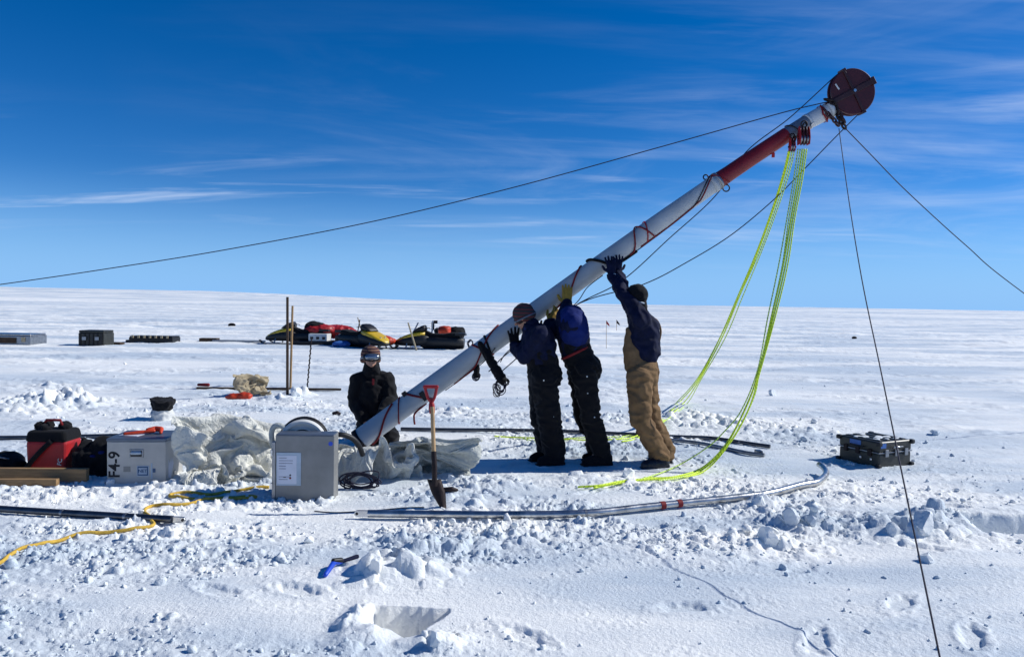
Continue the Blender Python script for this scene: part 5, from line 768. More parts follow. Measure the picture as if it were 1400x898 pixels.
-25,-26,-28,-35,-16,-17,-30,-24,-23,-29,-20,0,31,18,113,-18,1,21,10,-16,-12,1,5,2,7,15,-13,-13,-13,-2,-2,-5,9,9,14,-6,2,18,13,17,23,8,7,23,3,17,-5,-3,17,-4,-12,4,-21,18,25,9,-12,-24,-38,-39,-23,-30,-29,-3,-13,-28,-27,-18,-15,-19,24,26,133,-14,-7,5,21,-17,-12,1,10,8,2,19,-25,3,-1,-8,-9,-6,3,20,-7,3,-3,8,26,21,14,8,-15,21,20,24,3,-9,-2,13,-11,-25,14,16,3,17,-12,-30,-41,-47,-36,-10,-30,-9,-1,-12,-26,-33,-14,-14,24,17,160,-8,-20,-1,24,-19,2,0,16,12,-2,-5,-6,-14,-15,-12,14,8,0,-7,17,-15,6,16,13,12,14,17,-12,8,23,13,0,14,13,-11,-11,-15,-9,29,-1,-3,-4,-37,-42,-46,-32,-18,-8,-13,-13,-2,-9,-20,-27,-11,
4,18,196,0,-17,-12,2,-5,9,8,-5,22,-1,-8,-20,-17,-16,-13,11,13,3,1,-3,14,-2,15,18,10,-5,13,11,0,13,15,2,4,23,1,-31,-5,-15,22,0,-17,-6,-35,-51,-46,-26,-24,-6,1,-10,-6,-6,-3,-11,-10,-5,-5,239,2,-12,-24,7,-9,-12,21,4,-12,16,-15,-12,-17,-17,-6,-3,25,-7,-1,-13,16,17,15,-2,-2,10,18,9,7,13,15,13,4,-9,11,-8,-32,-12,16,2,-16,-14,-43,-44,-52,-31,-23,0,-5,10,10,-13,-15,9,-4,-8,-8,258,-13,8,-22,-11,0,-23,-5,11,8,-12,12,-17,-23,-20,-21,-2,43,4,-22,8,0,10,18,-14,7,22,17,16,13,11,4,19,10,-7,-13,-8,-20,-9,-6,6,-14,-23,-29,-53,-40,-40,-30,-10,7,-1,21,11,-17,-5,10,-18,6,270,-13,-5,0,-21,-14,-15,-8,-14,-4,5,5,10,
-23,-33,-22,-7,28,32,-28,16,-3,-9,15,-9,19,27,19,17,9,11,2,-1,20,2,-14,9,-39,0,-21,-7,-1,-18,-31,-54,-46,-36,-28,-16,-2,16,-5,22,24,-5,-3,-26,-5,281,12,5,-17,-29,-20,-13,-9,-11,4,0,-5,8,-22,-33,-14,10,3,22,-7,-17,22,-2,-11,17,26,26,24,11,10,6,4,-1,-10,-6,-6,11,-25,-26,-3,-19,-10,-9,-24,-35,-38,-41,-31,0,-19,1,16,14,2,6,-6,-17,-10,281,9,18,-7,-29,-13,-20,-16,0,4,0,-5,-11,-25,-15,2,1,-15,1,15,-18,4,24,-3,15,28,23,21,16,11,0,6,-2,-32,-20,2,-2,-9,-35,-12,-10,-14,-2,-19,-34,-32,-26,-23,1,-27,-25,24,2,0,-1,-2,-14,-6,310,-8,2,11,-16,-12,-13,-15,-3,-1,0,-9,-17,-31,-11,3,-3,0,-8,-12,13,-1,18,25,11,27,
32,35,10,-1,8,-8,-28,-8,-28,-19,-9,-17,-16,-34,4,-7,-19,4,-22,-30,-24,-13,-4,-33,-26,-9,12,-2,-2,9,-15,-2,297,13,0,20,-13,-28,-10,-11,-12,-5,-6,-9,-11,-22,-31,-10,2,7,1,-18,11,29,19,25,17,34,37,27,21,-7,2,-14,-29,-32,-20,-23,-27,-25,-12,-28,-6,-3,-8,-12,-7,-5,-10,-15,-17,-33,-28,-15,1,14,-7,5,6,-8,280,8,28,18,-13,-25,-21,-6,-16,4,-12,-12,-17,-27,-26,-24,-5,4,7,-5,7,28,34,32,27,33,40,27,17,-2,-5,-13,-31,-36,-41,-35,-25,-19,-25,-8,-26,-16,-1,-11,-8,-1,1,-7,-22,-32,-21,-6,8,7,0,-20,13,6,]

# ------------------------------------------------------------------ crumpled canvas
def cloth(data, nx, ny, size, loc, rz, m, name, label, group):
    d = np.array(data).reshape(3, -1); P = np.cumsum(d, axis=1).T / 400.0
    P[:, 0] = (P[:, 0] - .5) * size[0]; P[:, 1] = (P[:, 1] - .5) * size[1]; P[:, 2] *= size[2]
    # small creases
    n = perlin(P[:, 0] * 26 + P[:, 2] * 9, P[:, 1] * 26 + P[:, 2] * 14, 5) * .004; P[:, 2] += n
    me = pyd(name, P.tolist(), [(j * nx + k, j * nx + k + 1, j * nx + k + nx + 1, j * nx + k + nx) for j in range(ny - 1) for k in range(nx - 1)])
    o = link_mesh(name, me, m, None, False, True); o.location = loc; o.rotation_euler = (0, 0, R(rz))
    b = o.modifiers.new('sub', 'SUBSURF'); b.levels = b.render_levels = 2
    tx = bpy.data.textures.new('creases', 'MUSGRAVE'); tx.musgrave_type = 'RIDGED_MULTIFRACTAL'; tx.noise_scale = .12; tx.octaves = 2.5
    b = o.modifiers.new('creases', 'DISPLACE'); b.texture = tx; b.strength = .0055; b.mid_level = .8; b.texture_coords = 'LOCAL'
    b = o.modifiers.new('sol', 'SOLIDIFY'); b.thickness = .002
    return tag(o, label, 'tarpaulin', group)
TG = 'crumpled canvas heaps'
def onp(px, py, dz=0.0): g = gpt(px, py); g.z += dz; return g
cloth(CLOTH0, 46, 38, (.86, .52, .58), onp(314, 650, -.04), 8, M['tarp'], 'canvas_heap', 'tall crumpled cream canvas heap between the two metal boxes', TG)
cloth(CLOTH1, 58, 38, (.52, .34, .20), onp(292, 660, -.03), 200, M['tarp'], 'canvas_heap', 'low cream canvas folds spilling in front of the tall canvas heap beside the stencilled box', TG)
cloth(CLOTH1, 58, 38, (.86, .46, .44), onp(508, 654, -.05), 176, M['tarp'], 'canvas_heap', 'white canvas folds right of the paper-marked box under the mast foot', TG)
cloth(CLOTH0, 46, 38, (.80, .50, .40), onp(590, 650, -.04), 150, M['tarp_grey'], 'canvas_heap', 'grey canvas hump behind the shovel, rightmost of the canvas heaps', TG)

# ------------------------------------------------------------------ boxes
def rootbox(px, py, yaw, name, label, cat, group=None, sink=.01):
    g = gpt(px, py); g.z -= sink
    return empty(name, g, label, cat, group, R(yaw))
# stencilled aluminium box (local: x to the right, y away, z up; origin = near left bottom corner)
bx = rootbox(146, 659, 5, 'metal_box', 'dull aluminium box with stencilled F4-9 and a red tool on top', 'box')
w, d, h = .475, .40, .385
MB().box((w / 2, d / 2, h / 2 - .012), (w, d, h - .024)).build('box_body', M['box_alu'], bx, bevel=.008, seg=3)
MB().box((w / 2, d / 2, h - .010), (w + .006, d + .006, .026)).build('lid', M['box_lid'], bx, bevel=.006)
hd = MB().box((w * .50, -.002, h * .68), (.115, .008, .072)).build('handle_recess', M['dull_steel'], bx, bevel=.003)
MB().box((w * .50, -.005, h * .68), (.090, .008, .050)).build('recess', M['black_plastic'], hd)
mb = MB(); mb.tube([(w * .5 - .042, -.006, h * .68), (w * .5 - .042, -.018, h * .70), (w * .5 + .042, -.018, h * .70), (w * .5 + .042, -.006, h * .68)], .006, 8); mb.box((w * .5, -.012, h * .70), (.078, .006, .03)); mb.build('handle', M['stickerpale'], hd, smooth='all')
RT = Matrix.Rotation(R(90), 3, 'X')
text('stencil_lettering', 'F4-9', .125, (w * .135, -.0015, h * .44), (RT @ Matrix.Rotation(R(90), 3, 'Z')).to_quaternion(), M['ink'], bx)
bx.children[-1].scale = (1.0, 1.0, 1.0)
st = MB().box((w * .61, -.002, h * .30), (.098, .003, .088)).build('sticker', M['stickerpale'], bx, bevel=.001)
MB().box((w * .61, -.0040, h * .30), (.084, .002, .076)).build('sticker_frame', M['sticker'], st, bevel=.0008)
MB().box((w * .61, -.0055, h * .30), (.068, .0015, .054)).build('sticker_field', M['stickerpale'], st)
text('sticker_lettering', 'NET', .038, (w * .61, -.0070, h * .30), RT.to_quaternion(), M['sticker'], st)
MB().box((w * .80, -.0015, h * .31), (.022, .002, .034)).build('small_sticker', M['sticker'], bx)
MB().box((w * .76, -.0015, h * .30), (.012, .002, .13)).build('tape_strip', M['stickerpale'], bx)
MB().box((w * .34, -.0015, h * .34), (.055, .002, .045)).build('tape_patch', M['box_grey'], bx)
mb = MB(); mb._add([(w + .0015, .05, .05), (w + .0015, .11, .03), (w + .0015, .17, .14), (w + .0015, .155, .20), (w + .0015, .13, .15), (w + .0015, .115, .21), (w + .0015, .085, .155), (w + .0015, .055, .20)], [tuple(range(8))])
mb.build('white_patch', M['paper'], bx).modifiers.new('sol', 'SOLIDIFY').thickness = .001  # white jagged patch on the right face of the box
for z in (.06, .31): MB().box((w + .003, .20, z), (.006, .05, .03)).build('latch', M['dull_steel'], bx, bevel=.002)
for (px_, py_) in ((0, 0), (w, 0), (w, d), (0, d)): MB().box((px_, py_, .012), (.03, .03, .03)).build('corner_cap', M['dull_steel'], bx, bevel=.006)
# things on its lid
def onbox(b, x, y, z): return b.location + Matrix.Rotation(b.rotation_euler.z, 3, 'Z') @ Vector((x, y, z))
pp = MB().box((0, 0, .0015), (.17, .20, .003)).build('paper_sheet', M['paper']); pp.location = onbox(bx, .15, .20, h + .004); pp.rotation_euler = (0, 0, R(-8)); tag(pp, 'white sheet of paper on the stencilled box lid', 'paper')
rtl = empty('hand_tool', onbox(bx, .21, .18, h + .018), 'orange red hand tool lying on the stencilled box', 'tool', None, R(28))
mb = MB(); mb.chain([((-.13, 0, 0), .013), ((.02, 0, .008), .014), ((.09, 0, .012), .017)]); mb.build('tool_handle', M['orange'], rtl, smooth='all')
mb = MB(); mb.chain([((.05, .03, .015), .02), ((.11, .05, .02), .024), ((.15, .01, .02), .022)]); mb.chain([((.15, .01, .02), .02), ((.145, -.05, .0), .013)]); mb.build('tool_head', M['orange'], rtl, smooth='all')
MB().box((.0, 0, .012), (.06, .012, .008)).build('grip', M['red'], rtl, bevel=.002)

# grey box with a taped paper
b2 = rootbox(376, 683, 1.5, 'metal_box', 'plain grey metal box with a taped paper and blue sticker on its front', 'box')
w, d, h = .455, .16, .515
MB().box((w / 2, d / 2, h / 2), (w, d, h)).build('box_body', M['box_grey'], b2, bevel=.006, seg=3)
MB().box((-.012, .02, h * .47), (.028, .05, h * .86)).build('hinged_flange', M['dull_steel'], b2, bevel=.004)
for z in (.12, .38): MB().box((-.024, -.004, z), (.016, .03, .05)).build('latch', M['steel'], b2, bevel=.003)
sl_ = MB().box((.105, -.003, h * .49), (.190, .003, h * .50)).build('plastic_sleeve', M['stickerpale'], b2, bevel=.001)
pg = MB().box((.092, -.0055, h * .48), (.150, .002, h * .43)).build('paper_sheet', M['paper'], b2)
rr = random.Random(2)
for i in range(9):
    z = h * .66 - i * .021; ww = rr.uniform(.05, .11) if i else .06
    if 4 < i < 7: continue
    MB().box((.03 + ww / 2, -.0070, z), (ww, .0012, .0035)).build('print_line', M['print'], pg)
mb = MB(); mb.lathe((.118, -.0068, h * .40), (0, -1, 0), [(0, .007), (.001, .007)], 12); mb.build('print_mark', M['ink'], pg)
mb = MB(); mb.lathe((.118, -.0068, h * .355), (0, -1, 0), [(0, .008), (.001, .008)], 12); mb.build('print_mark', M['redcord'], pg)
MB().box((.075, -.0070, h * .37), (.02, .0012, .006)).build('print_mark', M['ink'], pg)
mb = MB(); mb.lathe((w - .028, -.0012, h * .88), (0, -1, 0), [(0, .017), (.0015, .017)], 16); mb.build('blue_sticker', M['brightblue'], b2)
MB().box((w / 2, d / 2, h + .004), (w * .98, d * .96, .01)).build('lid', M['box_lid'], b2, bevel=.003)
# drum behind it
dg_ = gpt(415, 645); dr = empty('cable_drum', dg_ + Vector((0, .12, -.02)), 'round grey drum standing behind the paper-marked box', 'drum', None, R(8))
Rr = .19; dr.location.y = b2.location.y + .26; dr.location.x = at(415, 604, dr.location.y).x; DZ = at(415, 604, dr.location.y).z - dr.location.z
mb = MB(); mb.lathe((0, 0, DZ), (0, -1, 0), [(-.07, Rr), (.07, Rr), (.085, Rr - .01), (.085, Rr - .03), (.06, Rr - .035), (.06, Rr - .06), (.075, Rr - .065), (.078, .08), (.05, .07), (.05, 0.001)], 48); mb.build('drum_face', M['whitecloth'], dr, smooth=True)
mb = MB(); mb.torus((0, -.02, DZ), (0, 1, 0), Rr + .002, .010, 48); mb.torus((0, -.07, DZ), (0, 1, 0), .11, .008, 36); mb.torus((0, .05, DZ), (0, 1, 0), Rr + .002, .010, 48); mb.build('rubber_rim', M['black_plastic'], dr, smooth='all')
MB().box((0, 0, .12), (.26, .14, .26)).build('drum_stand', M['black_plastic'], dr, bevel=.01)
hp = [at(a, b, b2.location.y + .22) for a, b in ((374, 612), (371, 594), (375, 583), (384, 582), (394, 590), (398, 606))]; mb = MB(); mb.tube([q - hp[0] for q in crom(hp, 6)], .022, 8); o = mb.build('hose', M['tarp_grey'], None, smooth='all'); o.location = hp[0]; tag(o, 'grey hose loop sticking up left of the round drum', 'hose')
hp = [at(a, b, b2.location.y + .30 + c) for a, b, c in ((430, 612, 0), (448, 597, 0), (465, 594, 0), (480, 598, .05), (490, 608, .1), (496, 622, .15))]; mb = MB(); mb.tube([q - hp[0] for q in crom(hp, 6)], .022, 8); o = mb.build('hose', M['black_plastic'], None, smooth='all'); o.location = hp[0]; tag(o, 'black hose arching from the round drum over the white canvas', 'hose')

# black and olive transit case on the right
b3 = empty('transit_case', Vector((3.60, 7.22, H(3.65, 7.4) - .015)), 'black weathered transit case with clasps and snow on its lid', 'case', None, R(25.5))
a_, b_ = .47, .47; h = .265
T3 = lambda x, y, z: (x, y, z)
lo = MB().box((a_ / 2, b_ / 2, .075), (a_, b_, .15)).build('case_base', M['olive'], b3, bevel=.02, seg=3)
up_ = MB().box((a_ / 2, b_ / 2, .21), (a_ + .004, b_ + .004, .108)).build('case_lid', M['olive'], b3, bevel=.02, seg=3)
MB().box((a_ / 2, b_ / 2, .154), (a_ + .016, b_ + .016, .012)).build('seam_band', M['dull_steel'], b3, bevel=.004)
for i in range(4): MB().box((.07 + i * .11, b_ / 2, .266), (.05, b_ * .86, .012)).build('lid_rib', M['olive'], up_, bevel=.005)
for x in (0, a_):
    for y in (0, b_):
        for z in (.02, .245): MB().box((x, y, z), (.05, .05, .045)).build('corner_cap', M['black_plastic'], b3, bevel=.012)
for t_ in (.10, .24, .38):
    MB().box((-.008, t_, .15), (.02, .045, .07)).build('clasp', M['rust'], b3, bevel=.004); MB().box((t_, -.008, .15), (.045, .02, .07)).build('clasp', M['dull_steel'], b3, bevel=.004)
for t_ in (.08, .20): MB().box((-.010, t_, .085), (.012, .022, .022)).build('knob', M['steel'], b3, bevel=.004)
MB().box((-.006, .27, .225), (.003, .13, .045)).build('blue_label', M['bluelabel'], b3); MB().box((.055, -.006, .225), (.075, .003, .045)).build('blue_label', M['bluelabel'], b3)
mb = MB(); mb.tube([(.18, -.012, .20), (.18, -.03, .21), (.30, -.03, .21), (.30, -.012, .20)], .007, 8); mb.build('handle', M['steel'], b3, smooth='all')
mb = MB(); mb.tube([(-.012, .16, .20), (-.03, .16, .19), (-.03, .32, .19), (-.012, .32, .20)], .007, 8); mb.build('handle', M['black_plastic'], b3, smooth='all')
mb = MB(); rr = random.Random(7)
for k in range(16): mb.ell((rr.uniform(.06, .38), rr.uniform(.08, .42), .266), (rr.uniform(.03, .07), rr.uniform(.02, .05), .009), n=12)
sn = blob('snow_patch', (lambda q: q)(mb), M['snow'], None, .008, 1); sn.location = b3.location; sn.rotation_euler = b3.rotation_euler; tag(sn, 'thin patch of snow on the black transit case lid', 'snow patch')

# ------------------------------------------------------------------ shovel
sh_b = gpt(599, 693); top = at(589, 524, sh_b.y + .14)
sv = empty('shovel', sh_b, 'shovel with red D-grip and wooden shaft standing in the snow', 'shovel')
s0 = at(594, 660, sh_b.y + .03); s1 = at(593, 617, sh_b.y + .06); s2 = at(591, 556, sh_b.y + .12)
mb = MB(); mb.cyl(s1 - (s2 - s1) * .5, s2, .0165, .0155); mb.build('shaft', M['ash'], sv, True, smooth=True)
mb = MB(); mb.tube(crom([s0 + Vector((0, 0, -.02)), s0, (s0 + s1) / 2 + Vector((.004, -.012, 0)), s1], 5), [.024] * 6 + [.0195] * 10, 10); mb.build('socket', M['rust'], sv, True, smooth=True)
mb = MB(); L_ = at(581, 530, top.y); R_ = at(597, 530, top.y); nk = at(590, 552, top.y)
mb.tube(crom([s2 + Vector((0, 0, -.05)), nk, (nk + L_) / 2 + Vector((-.004, 0, -.01)), L_], 5), [.022] * 6 + [.012] * 10, 10); mb.tube(crom([s2 + Vector((0, 0, -.05)), nk, (nk + R_) / 2 + Vector((.004, 0, -.01)), R_], 5), [.022] * 6 + [.012] * 10, 10)
mb.cap(L_ + Vector((-.004, 0, .008)), .013, R_ + Vector((.004, 0, .008)), .013)
blob('grip', mb, M['red'], sv, .004, 1)
mb = MB(); q = at(593, 656, sh_b.y + .03); bd = (at(607, 699, sh_b.y - .02) - q); n = 7; m_ = 8; vs = []
for j in range(m_ + 1):
    t = j / m_; wd = .050 * (1 if t < .45 else 1 - (t - .45) * 1.35)
    for i in range(n):
        u = i / (n - 1) * 2 - 1; vs.append(q + bd * t * 1.0 + Vector((u * wd, .022 * u * u + .008 * (1 - t), 0)))
mb._add(vs, [(j * n + i, j * n + i + 1, (j + 1) * n + i + 1, (j + 1) * n + i) for j in range(m_) for i in range(n - 1)])
mb.build('blade', M['rust'], sv, True, smooth='all').modifiers.new('sol', 'SOLIDIFY').thickness = .004

# ------------------------------------------------------------------ bent metal tubes on the snow
def metal_tube(pxs, r, m, label, tips=(True, False), bands=(), lift=0.0, hook=None):
    cur = crom([onp(a, b, r * .55 + (c[0] if c else 0) + lift) for a, b, *c in pxs], 10)
    # a stiff tube bridges the lumps: smooth its heights
    zs = [p.z for p in cur]
    for _ in range(60): zs = [zs[0]] + [(zs[i - 1] + zs[i] + zs[i + 1]) / 3 for i in range(1, len(zs) - 1)] + [zs[-1]]
    cur = [Vector((p.x, p.y, z + .012)) for p, z in zip(cur, zs)]
    t = empty('metal_tube', cur[0], label, 'tube', 'long metal tubes lying on the snow')
    mb = MB(); mb.tube(cur, r, 16); mb.build('tube_body', m, t, True, smooth=True)
    for e, f in zip((0, -1), tips):
        if not f: continue
        p = cur[e]; dd = (cur[0] - cur[1]).normalized() if e == 0 else (cur[-1] - cur[-2]).normalized()
        s_, u_, _ = frame(dd); RM = Matrix((dd, s_, u_)).transposed()
        side = Vector((0, -1, 0)); mb = MB()
        mb.box(p + dd * .03, (.09, .016, r * 1.7), Matrix((dd, side, Vector((0, 0, 1)))).transposed()); mb.lathe(p + dd * .075 - side * .008, side, [(0, r * .85), (.016, r * .85)], 16)
        tp = mb.build('flat_tip', M['steel'], t, True, bevel=.002)
        mb = MB(); mb.lathe(p + dd * .078 - side * -.0085, side, [(0, .010), (.002, .010)], 12); mb.build('bolt_hole', M['black_plastic'], tp, True)
    for b in bands:
        i = min(range(len(cur)), key=lambda k: abs(cur[k].x - onp(*b).x)); dd = (cur[i + 1] - cur[i - 1]).normalized()
        mb = MB(); mb.lathe(cur[i] - dd * .02, dd, [(0, r + .003), (.04, r + .003)], 16); mb.build('tape_band', M['redcord'], t, True, smooth=True)
    for f in (.25, .55, .8):
        i = int(len(cur) * f); dd = (cur[i + 1] - cur[i - 1]).normalized(); mb = MB(); mb.lathe(cur[i] - dd * .01, dd, [(0, r + .0015), (.02, r + .0015)], 16); mb.build('joint_collar', M['dull_steel'], t, True, smooth=True)
    return t
metal_tube([(503, 709), (600, 710), (700, 710), (800, 707), (880, 700), (940, 694), (1000, 687), (1050, 680), (1094, 670), (1117, 664), (1129, 655), (1126, 649, .03), (1119, 647, .05)], .027, M['tube_alu'], 'bright curved metal tube with red tape across the foreground snow, hooked at its right end', (True, False), [(905, 697), (928, 695)], .012)
metal_tube([(-160, 690), (0, 701), (120, 708), (236, 715)], .024, M['tube_dark'], 'dark straight metal tube entering at the lower left edge', (False, True))
metal_tube([(-160, 600), (0, 601), (140, 600), (268, 597)], .022, M['tube_dark'], 'metal tube lying behind the red and black bag and stencilled box', (False, False))
metal_tube([(548, 589), (620, 590), (700, 591), (780, 593), (860, 596), (920, 598), (970, 601), (1005, 606), (1032, 610), (1053, 613)], .021, M['tube_dark'], 'dark curved metal tube lying behind the four people', (False, False))
metal_tube([(905, 603), (950, 608), (990, 615), (1020, 622), (1045, 625)], .020, M['dull_steel'], 'short dull metal tube ending beside the far curved tube', (False, False))
mb = MB(); mb.box((0, 0, .02), (.06, .10, .05)); mb.cyl((0, -.05, .02), (0, .05, .02), .022); o = mb.build('tube_clamp', M['tube_dark'], bevel=.004); o.location = onp(1037, 621, .0); tag(o, 'small dark clamp joining the two far tube ends', 'clamp')
t = 0
# ------------------------------------------------------------------ straps, cables and small things on the snow
def ground_line(name, pts, r, m, label, cat, lift=.006, smooth_=6, flat=None):
    cur = crom([onp(a, b, lift) for a, b in pts], 10)
    zs = [H(p.x, p.y) + lift for p in cur]
    for _ in range(smooth_): zs = [zs[0]] + [max((zs[i - 1] + zs[i] + zs[i + 1]) / 3, zs[i] - .01) for i in range(1, len(zs) - 1)] + [zs[-1]]
    c0 = cur[0].copy(); mb = MB(); mb.tube([Vector((p.x, p.y, z)) - c0 for p, z in zip(cur, zs)], r, 8); o = mb.build(name, m, None, smooth='all'); o.location = c0; return tag(o, label, cat)
ground_line('yellow_strap', [(-20, 780), (5, 769), (30, 752), (60, 744), (100, 734), (140, 730), (175, 726), (208, 721), (207, 712), (197, 702), (206, 694), (232, 691), (262, 689), (290, 684), (320, 680), (350, 681), (300, 684), (250, 683), (232, 679), (250, 676), (290, 677), (330, 671), (368, 668)], .0115, M['yellowstrap'], 'dirty yellow strap snaking under the dark tube towards the paper-marked box', 'strap', .010)
rr = random.Random(3)
o = coil('cable_coil', Vector((0, 0, .07)), .18, .065, 9, .006, M['darkrope'], None, 12, world=False); o.location = onp(492, 668, .0); tag(o, 'loose coil of dark cable beside the paper-marked box', 'cable')
o = coil('cable_coil', Vector((0, 0, 0)), .08, .06, 5, .005, M['redcord'], None, 14, flat=True, world=False); o.location = onp(466, 650, .02); tag(o, 'small tangle of red cord by the white canvas', 'cord')
ground_line('cable', [(430, 699), (460, 701), (500, 699), (540, 696), (580, 694)], .004, M['darkrope'], 'thin dark line lying between the paper-marked box and the shovel', 'cable', .004)  # thin dark tube along the snow, leftward from the shovel blade
# blue handled tool in the snow
bt = empty('ice_tool', onp(470, 778), 'bright blue handled tool lying in the foreground snow', 'tool')
p0, p1, p2, p3 = onp(445, 789, .014), onp(456, 777, .03), onp(466, 775, .03), onp(488, 769, .035)
mb = MB(); mb.chain([(p0, .013), (p1, .016), (p2, .012)]); mb.build('tool_handle', M['brightblue'], bt, True, smooth='all')
mb = MB(); mb.chain([(p1 + Vector((0, 0, .012)), .014), (p2 + Vector((0, 0, .008)), .016)]); mb.build('tool_joint', M['black_plastic'], bt, True, smooth='all')
mb = MB(); mb.chain([(p2, .010), (p3, .013)]); mb.build('tool_arm', M['navy'], bt, True, smooth='all')
# dark fleck
o = MB().chain([((-.03, 0, .02), .02), ((.02, 0, .03), .025), ((.05, .02, .015), .015)]).build('glove', M['rust'], smooth='all'); o.location = onp(459, 568, .01); tag(o, 'small dark crumpled glove on the snow left of the kneeling person', 'glove')
o = MB().chain([((-.05, 0, .015), .018), ((.02, 0, .02), .02), ((.06, .02, .01), .012)]).build('snow_lump', M['rust'], smooth='all'); o.location = onp(614, 675, .005); tag(o, 'small dark scrap beside the shovel blade', 'scrap')

# ------------------------------------------------------------------ left group: bags, planks
pk = 'timber planks on the left'
def plank(px0, py0, px1, py1, hgt, dep, m, label, lift=0.0, group=pk):
    a = onp(px0, py0); b = onp(px1, py1); b.z = a.z = max(a.z, b.z) ; L = (b - a).length
    mb = MB(); mb.box((L / 2, dep / 2, hgt / 2), (L, dep, hgt)); o = mb.build('plank', m, bevel=.004); o.location = a + Vector((0, 0, lift)); o.rotation_euler = (0, 0, math.atan2(b.y - a.y, b.x - a.x)); return tag(o, label, 'plank', group)
plank(-90, 656, 118, 661, .105, .05, M['wood'], 'long upper timber plank in front of the red and black bag')
plank(-90, 664, 77, 665, .052, .05, M['wood'], 'short lower timber plank at the left edge', -.0, pk)
bg_ = empty('tool_bag', onp(36, 650, -.01), 'red bag with black top and flap behind the planks', 'bag')
mb = MB(); mb.box((.16, .13, .155), (.33, .24, .31), None, 1.05); o = mb.build('bag_body', M['red'], bg_, bevel=.03, seg=3); 
mb = MB(); mb.box((.16, .13, .345), (.36, .27, .10), None, .9); mb.build('bag_top', M['black'], bg_, bevel=.03, seg=3)
mb = MB(); rr = random.Random(21)
for k in range(7): mb.ell((rr.uniform(.05, .28), .13 + rr.uniform(-.06, .06), .41 + rr.uniform(-.01, .02)), (rr.uniform(.03, .07), .05, .035), rotz(rr.uniform(0, 3)), 10)
me_ = remesh(mb, .012, 1, folds=.014, fs=30); link_mesh('strap_tangle', me_, M['black'], bg_, False, True)
mb = MB(); mb.tube(crom([(-.03, -.012, .02), (.06, -.02, .14), (.15, -.02, .24), (.22, -.01, .31)], 6), .022, 8); mb.build('shoulder_strap', M['black'], bg_, smooth='all')
mb = MB(); mb.tube([(.08, .12, .42), (.10, .12, .47), (.22, .12, .47), (.24, .12, .42)], .012, 8); mb.build('handle', M['redcord'], bg_, smooth='all')
text('bag_lettering', 'FC', .05, (.285, .003, .13), (RT @ Matrix.Rotation(R(80), 3, 'Z')).to_quaternion(), M['whitecloth'], bg_)
bb = empty('equipment_bag', onp(98, 652, -.01), 'black slumped bag between the red bag and the stencilled metal box', 'bag')
mb = MB(); mb.box((.14, .15, .11), (.30, .26, .22)); mb.ell((.20, .15, .24), (.11, .12, .10)); mb.ell((.05, .15, .20), (.07, .11, .10)); mb.box((.01, .16, .22), (.03, .03, .20)); me_ = remesh(mb, .014, 4, folds=.016, fs=9); link_mesh('bag_body', me_, M['black'], bb, False, True)
mb = MB(); mb.ell((.24, .03, .22), (.03, .02, .015)); mb.ell((.17, .02, .19), (.025, .02, .012)); mb.build('blue_pouch', M['blue'], bb, smooth='all')
o = empty('black_bag', onp(-6, 650, -.01), 'low black bundle at the left edge beside the red bag', 'bag')
mb = MB(); mb.ell((0, .14, .08), (.14, .13, .10)); mb.ell((.10, .12, .06), (.08, .1, .07)); mb.ell((-.12, .14, .08), (.12, .13, .09)); link_mesh('bundle', remesh(mb, .014, 3, folds=.02, fs=9), M['black'], o, False, True)
mb = MB(); mb.torus((.02, .06, .15), (.2, .4, 1), .05, .008); mb.build('buckle_ring', M['dull_steel'], o, smooth='all')
# white and black bucket bag behind the stencilled box
wb = empty('bucket_bag', onp(222, 573, -.02), 'small white bag with a gaping black top standing in the snow', 'bag')
mb = MB(); mb.lathe((0, 0, 0), (0, 0, 1), [(0, .13), (.05, .14), (.13, .115), (.15, .11)], 18); o = link_mesh('bag_body', remesh(mb, .014, 2, folds=.02, fs=11), M['whitecloth'], wb, False, True)
mb = MB(); mb.lathe((0, 0, .142), (.12, -.12, 1), [(0, .11), (.08, .13), (.13, .15)], 18); link_mesh('black_rim', remesh(mb, .014, 1, folds=.018, fs=10), M['black'], wb, False, True)

# boards with a bag and grey sheet
plank(268, 532, 466, 535, .035, .05, M['darkwood'], 'long thin dark board lying behind, half under the grey sheet', 0, 'thin boards lying in the distance')
o = empty('stuff_sack', onp(328, 545, -.01), 'small orange red sack beside the grey sheet on the thin board', 'bag')
mb = MB(); mb.ell((-.06, 0, .04), (.17, .08, .045)); mb.ell((.08, 0, .05), (.12, .08, .06)); link_mesh('sack', remesh(mb, .015, 2, folds=.02, fs=8), M['orange'], o, False, True)
cloth(CLOTH0, 46, 38, (.60, .34, .36), onp(343, 540, 0), 30, M['tan'], 'grey_sheet', 'small heap of grey tan sheet on the thin board', None)
o = MB().chain([((-.08, 0, .02), .025), ((.08, 0, .02), .03)]).build('red_pouch', M['redcord'], smooth='all'); o.location = onp(278, 530, .03); tag(o, 'small dark red pouch at the left end of the thin board', 'bag')

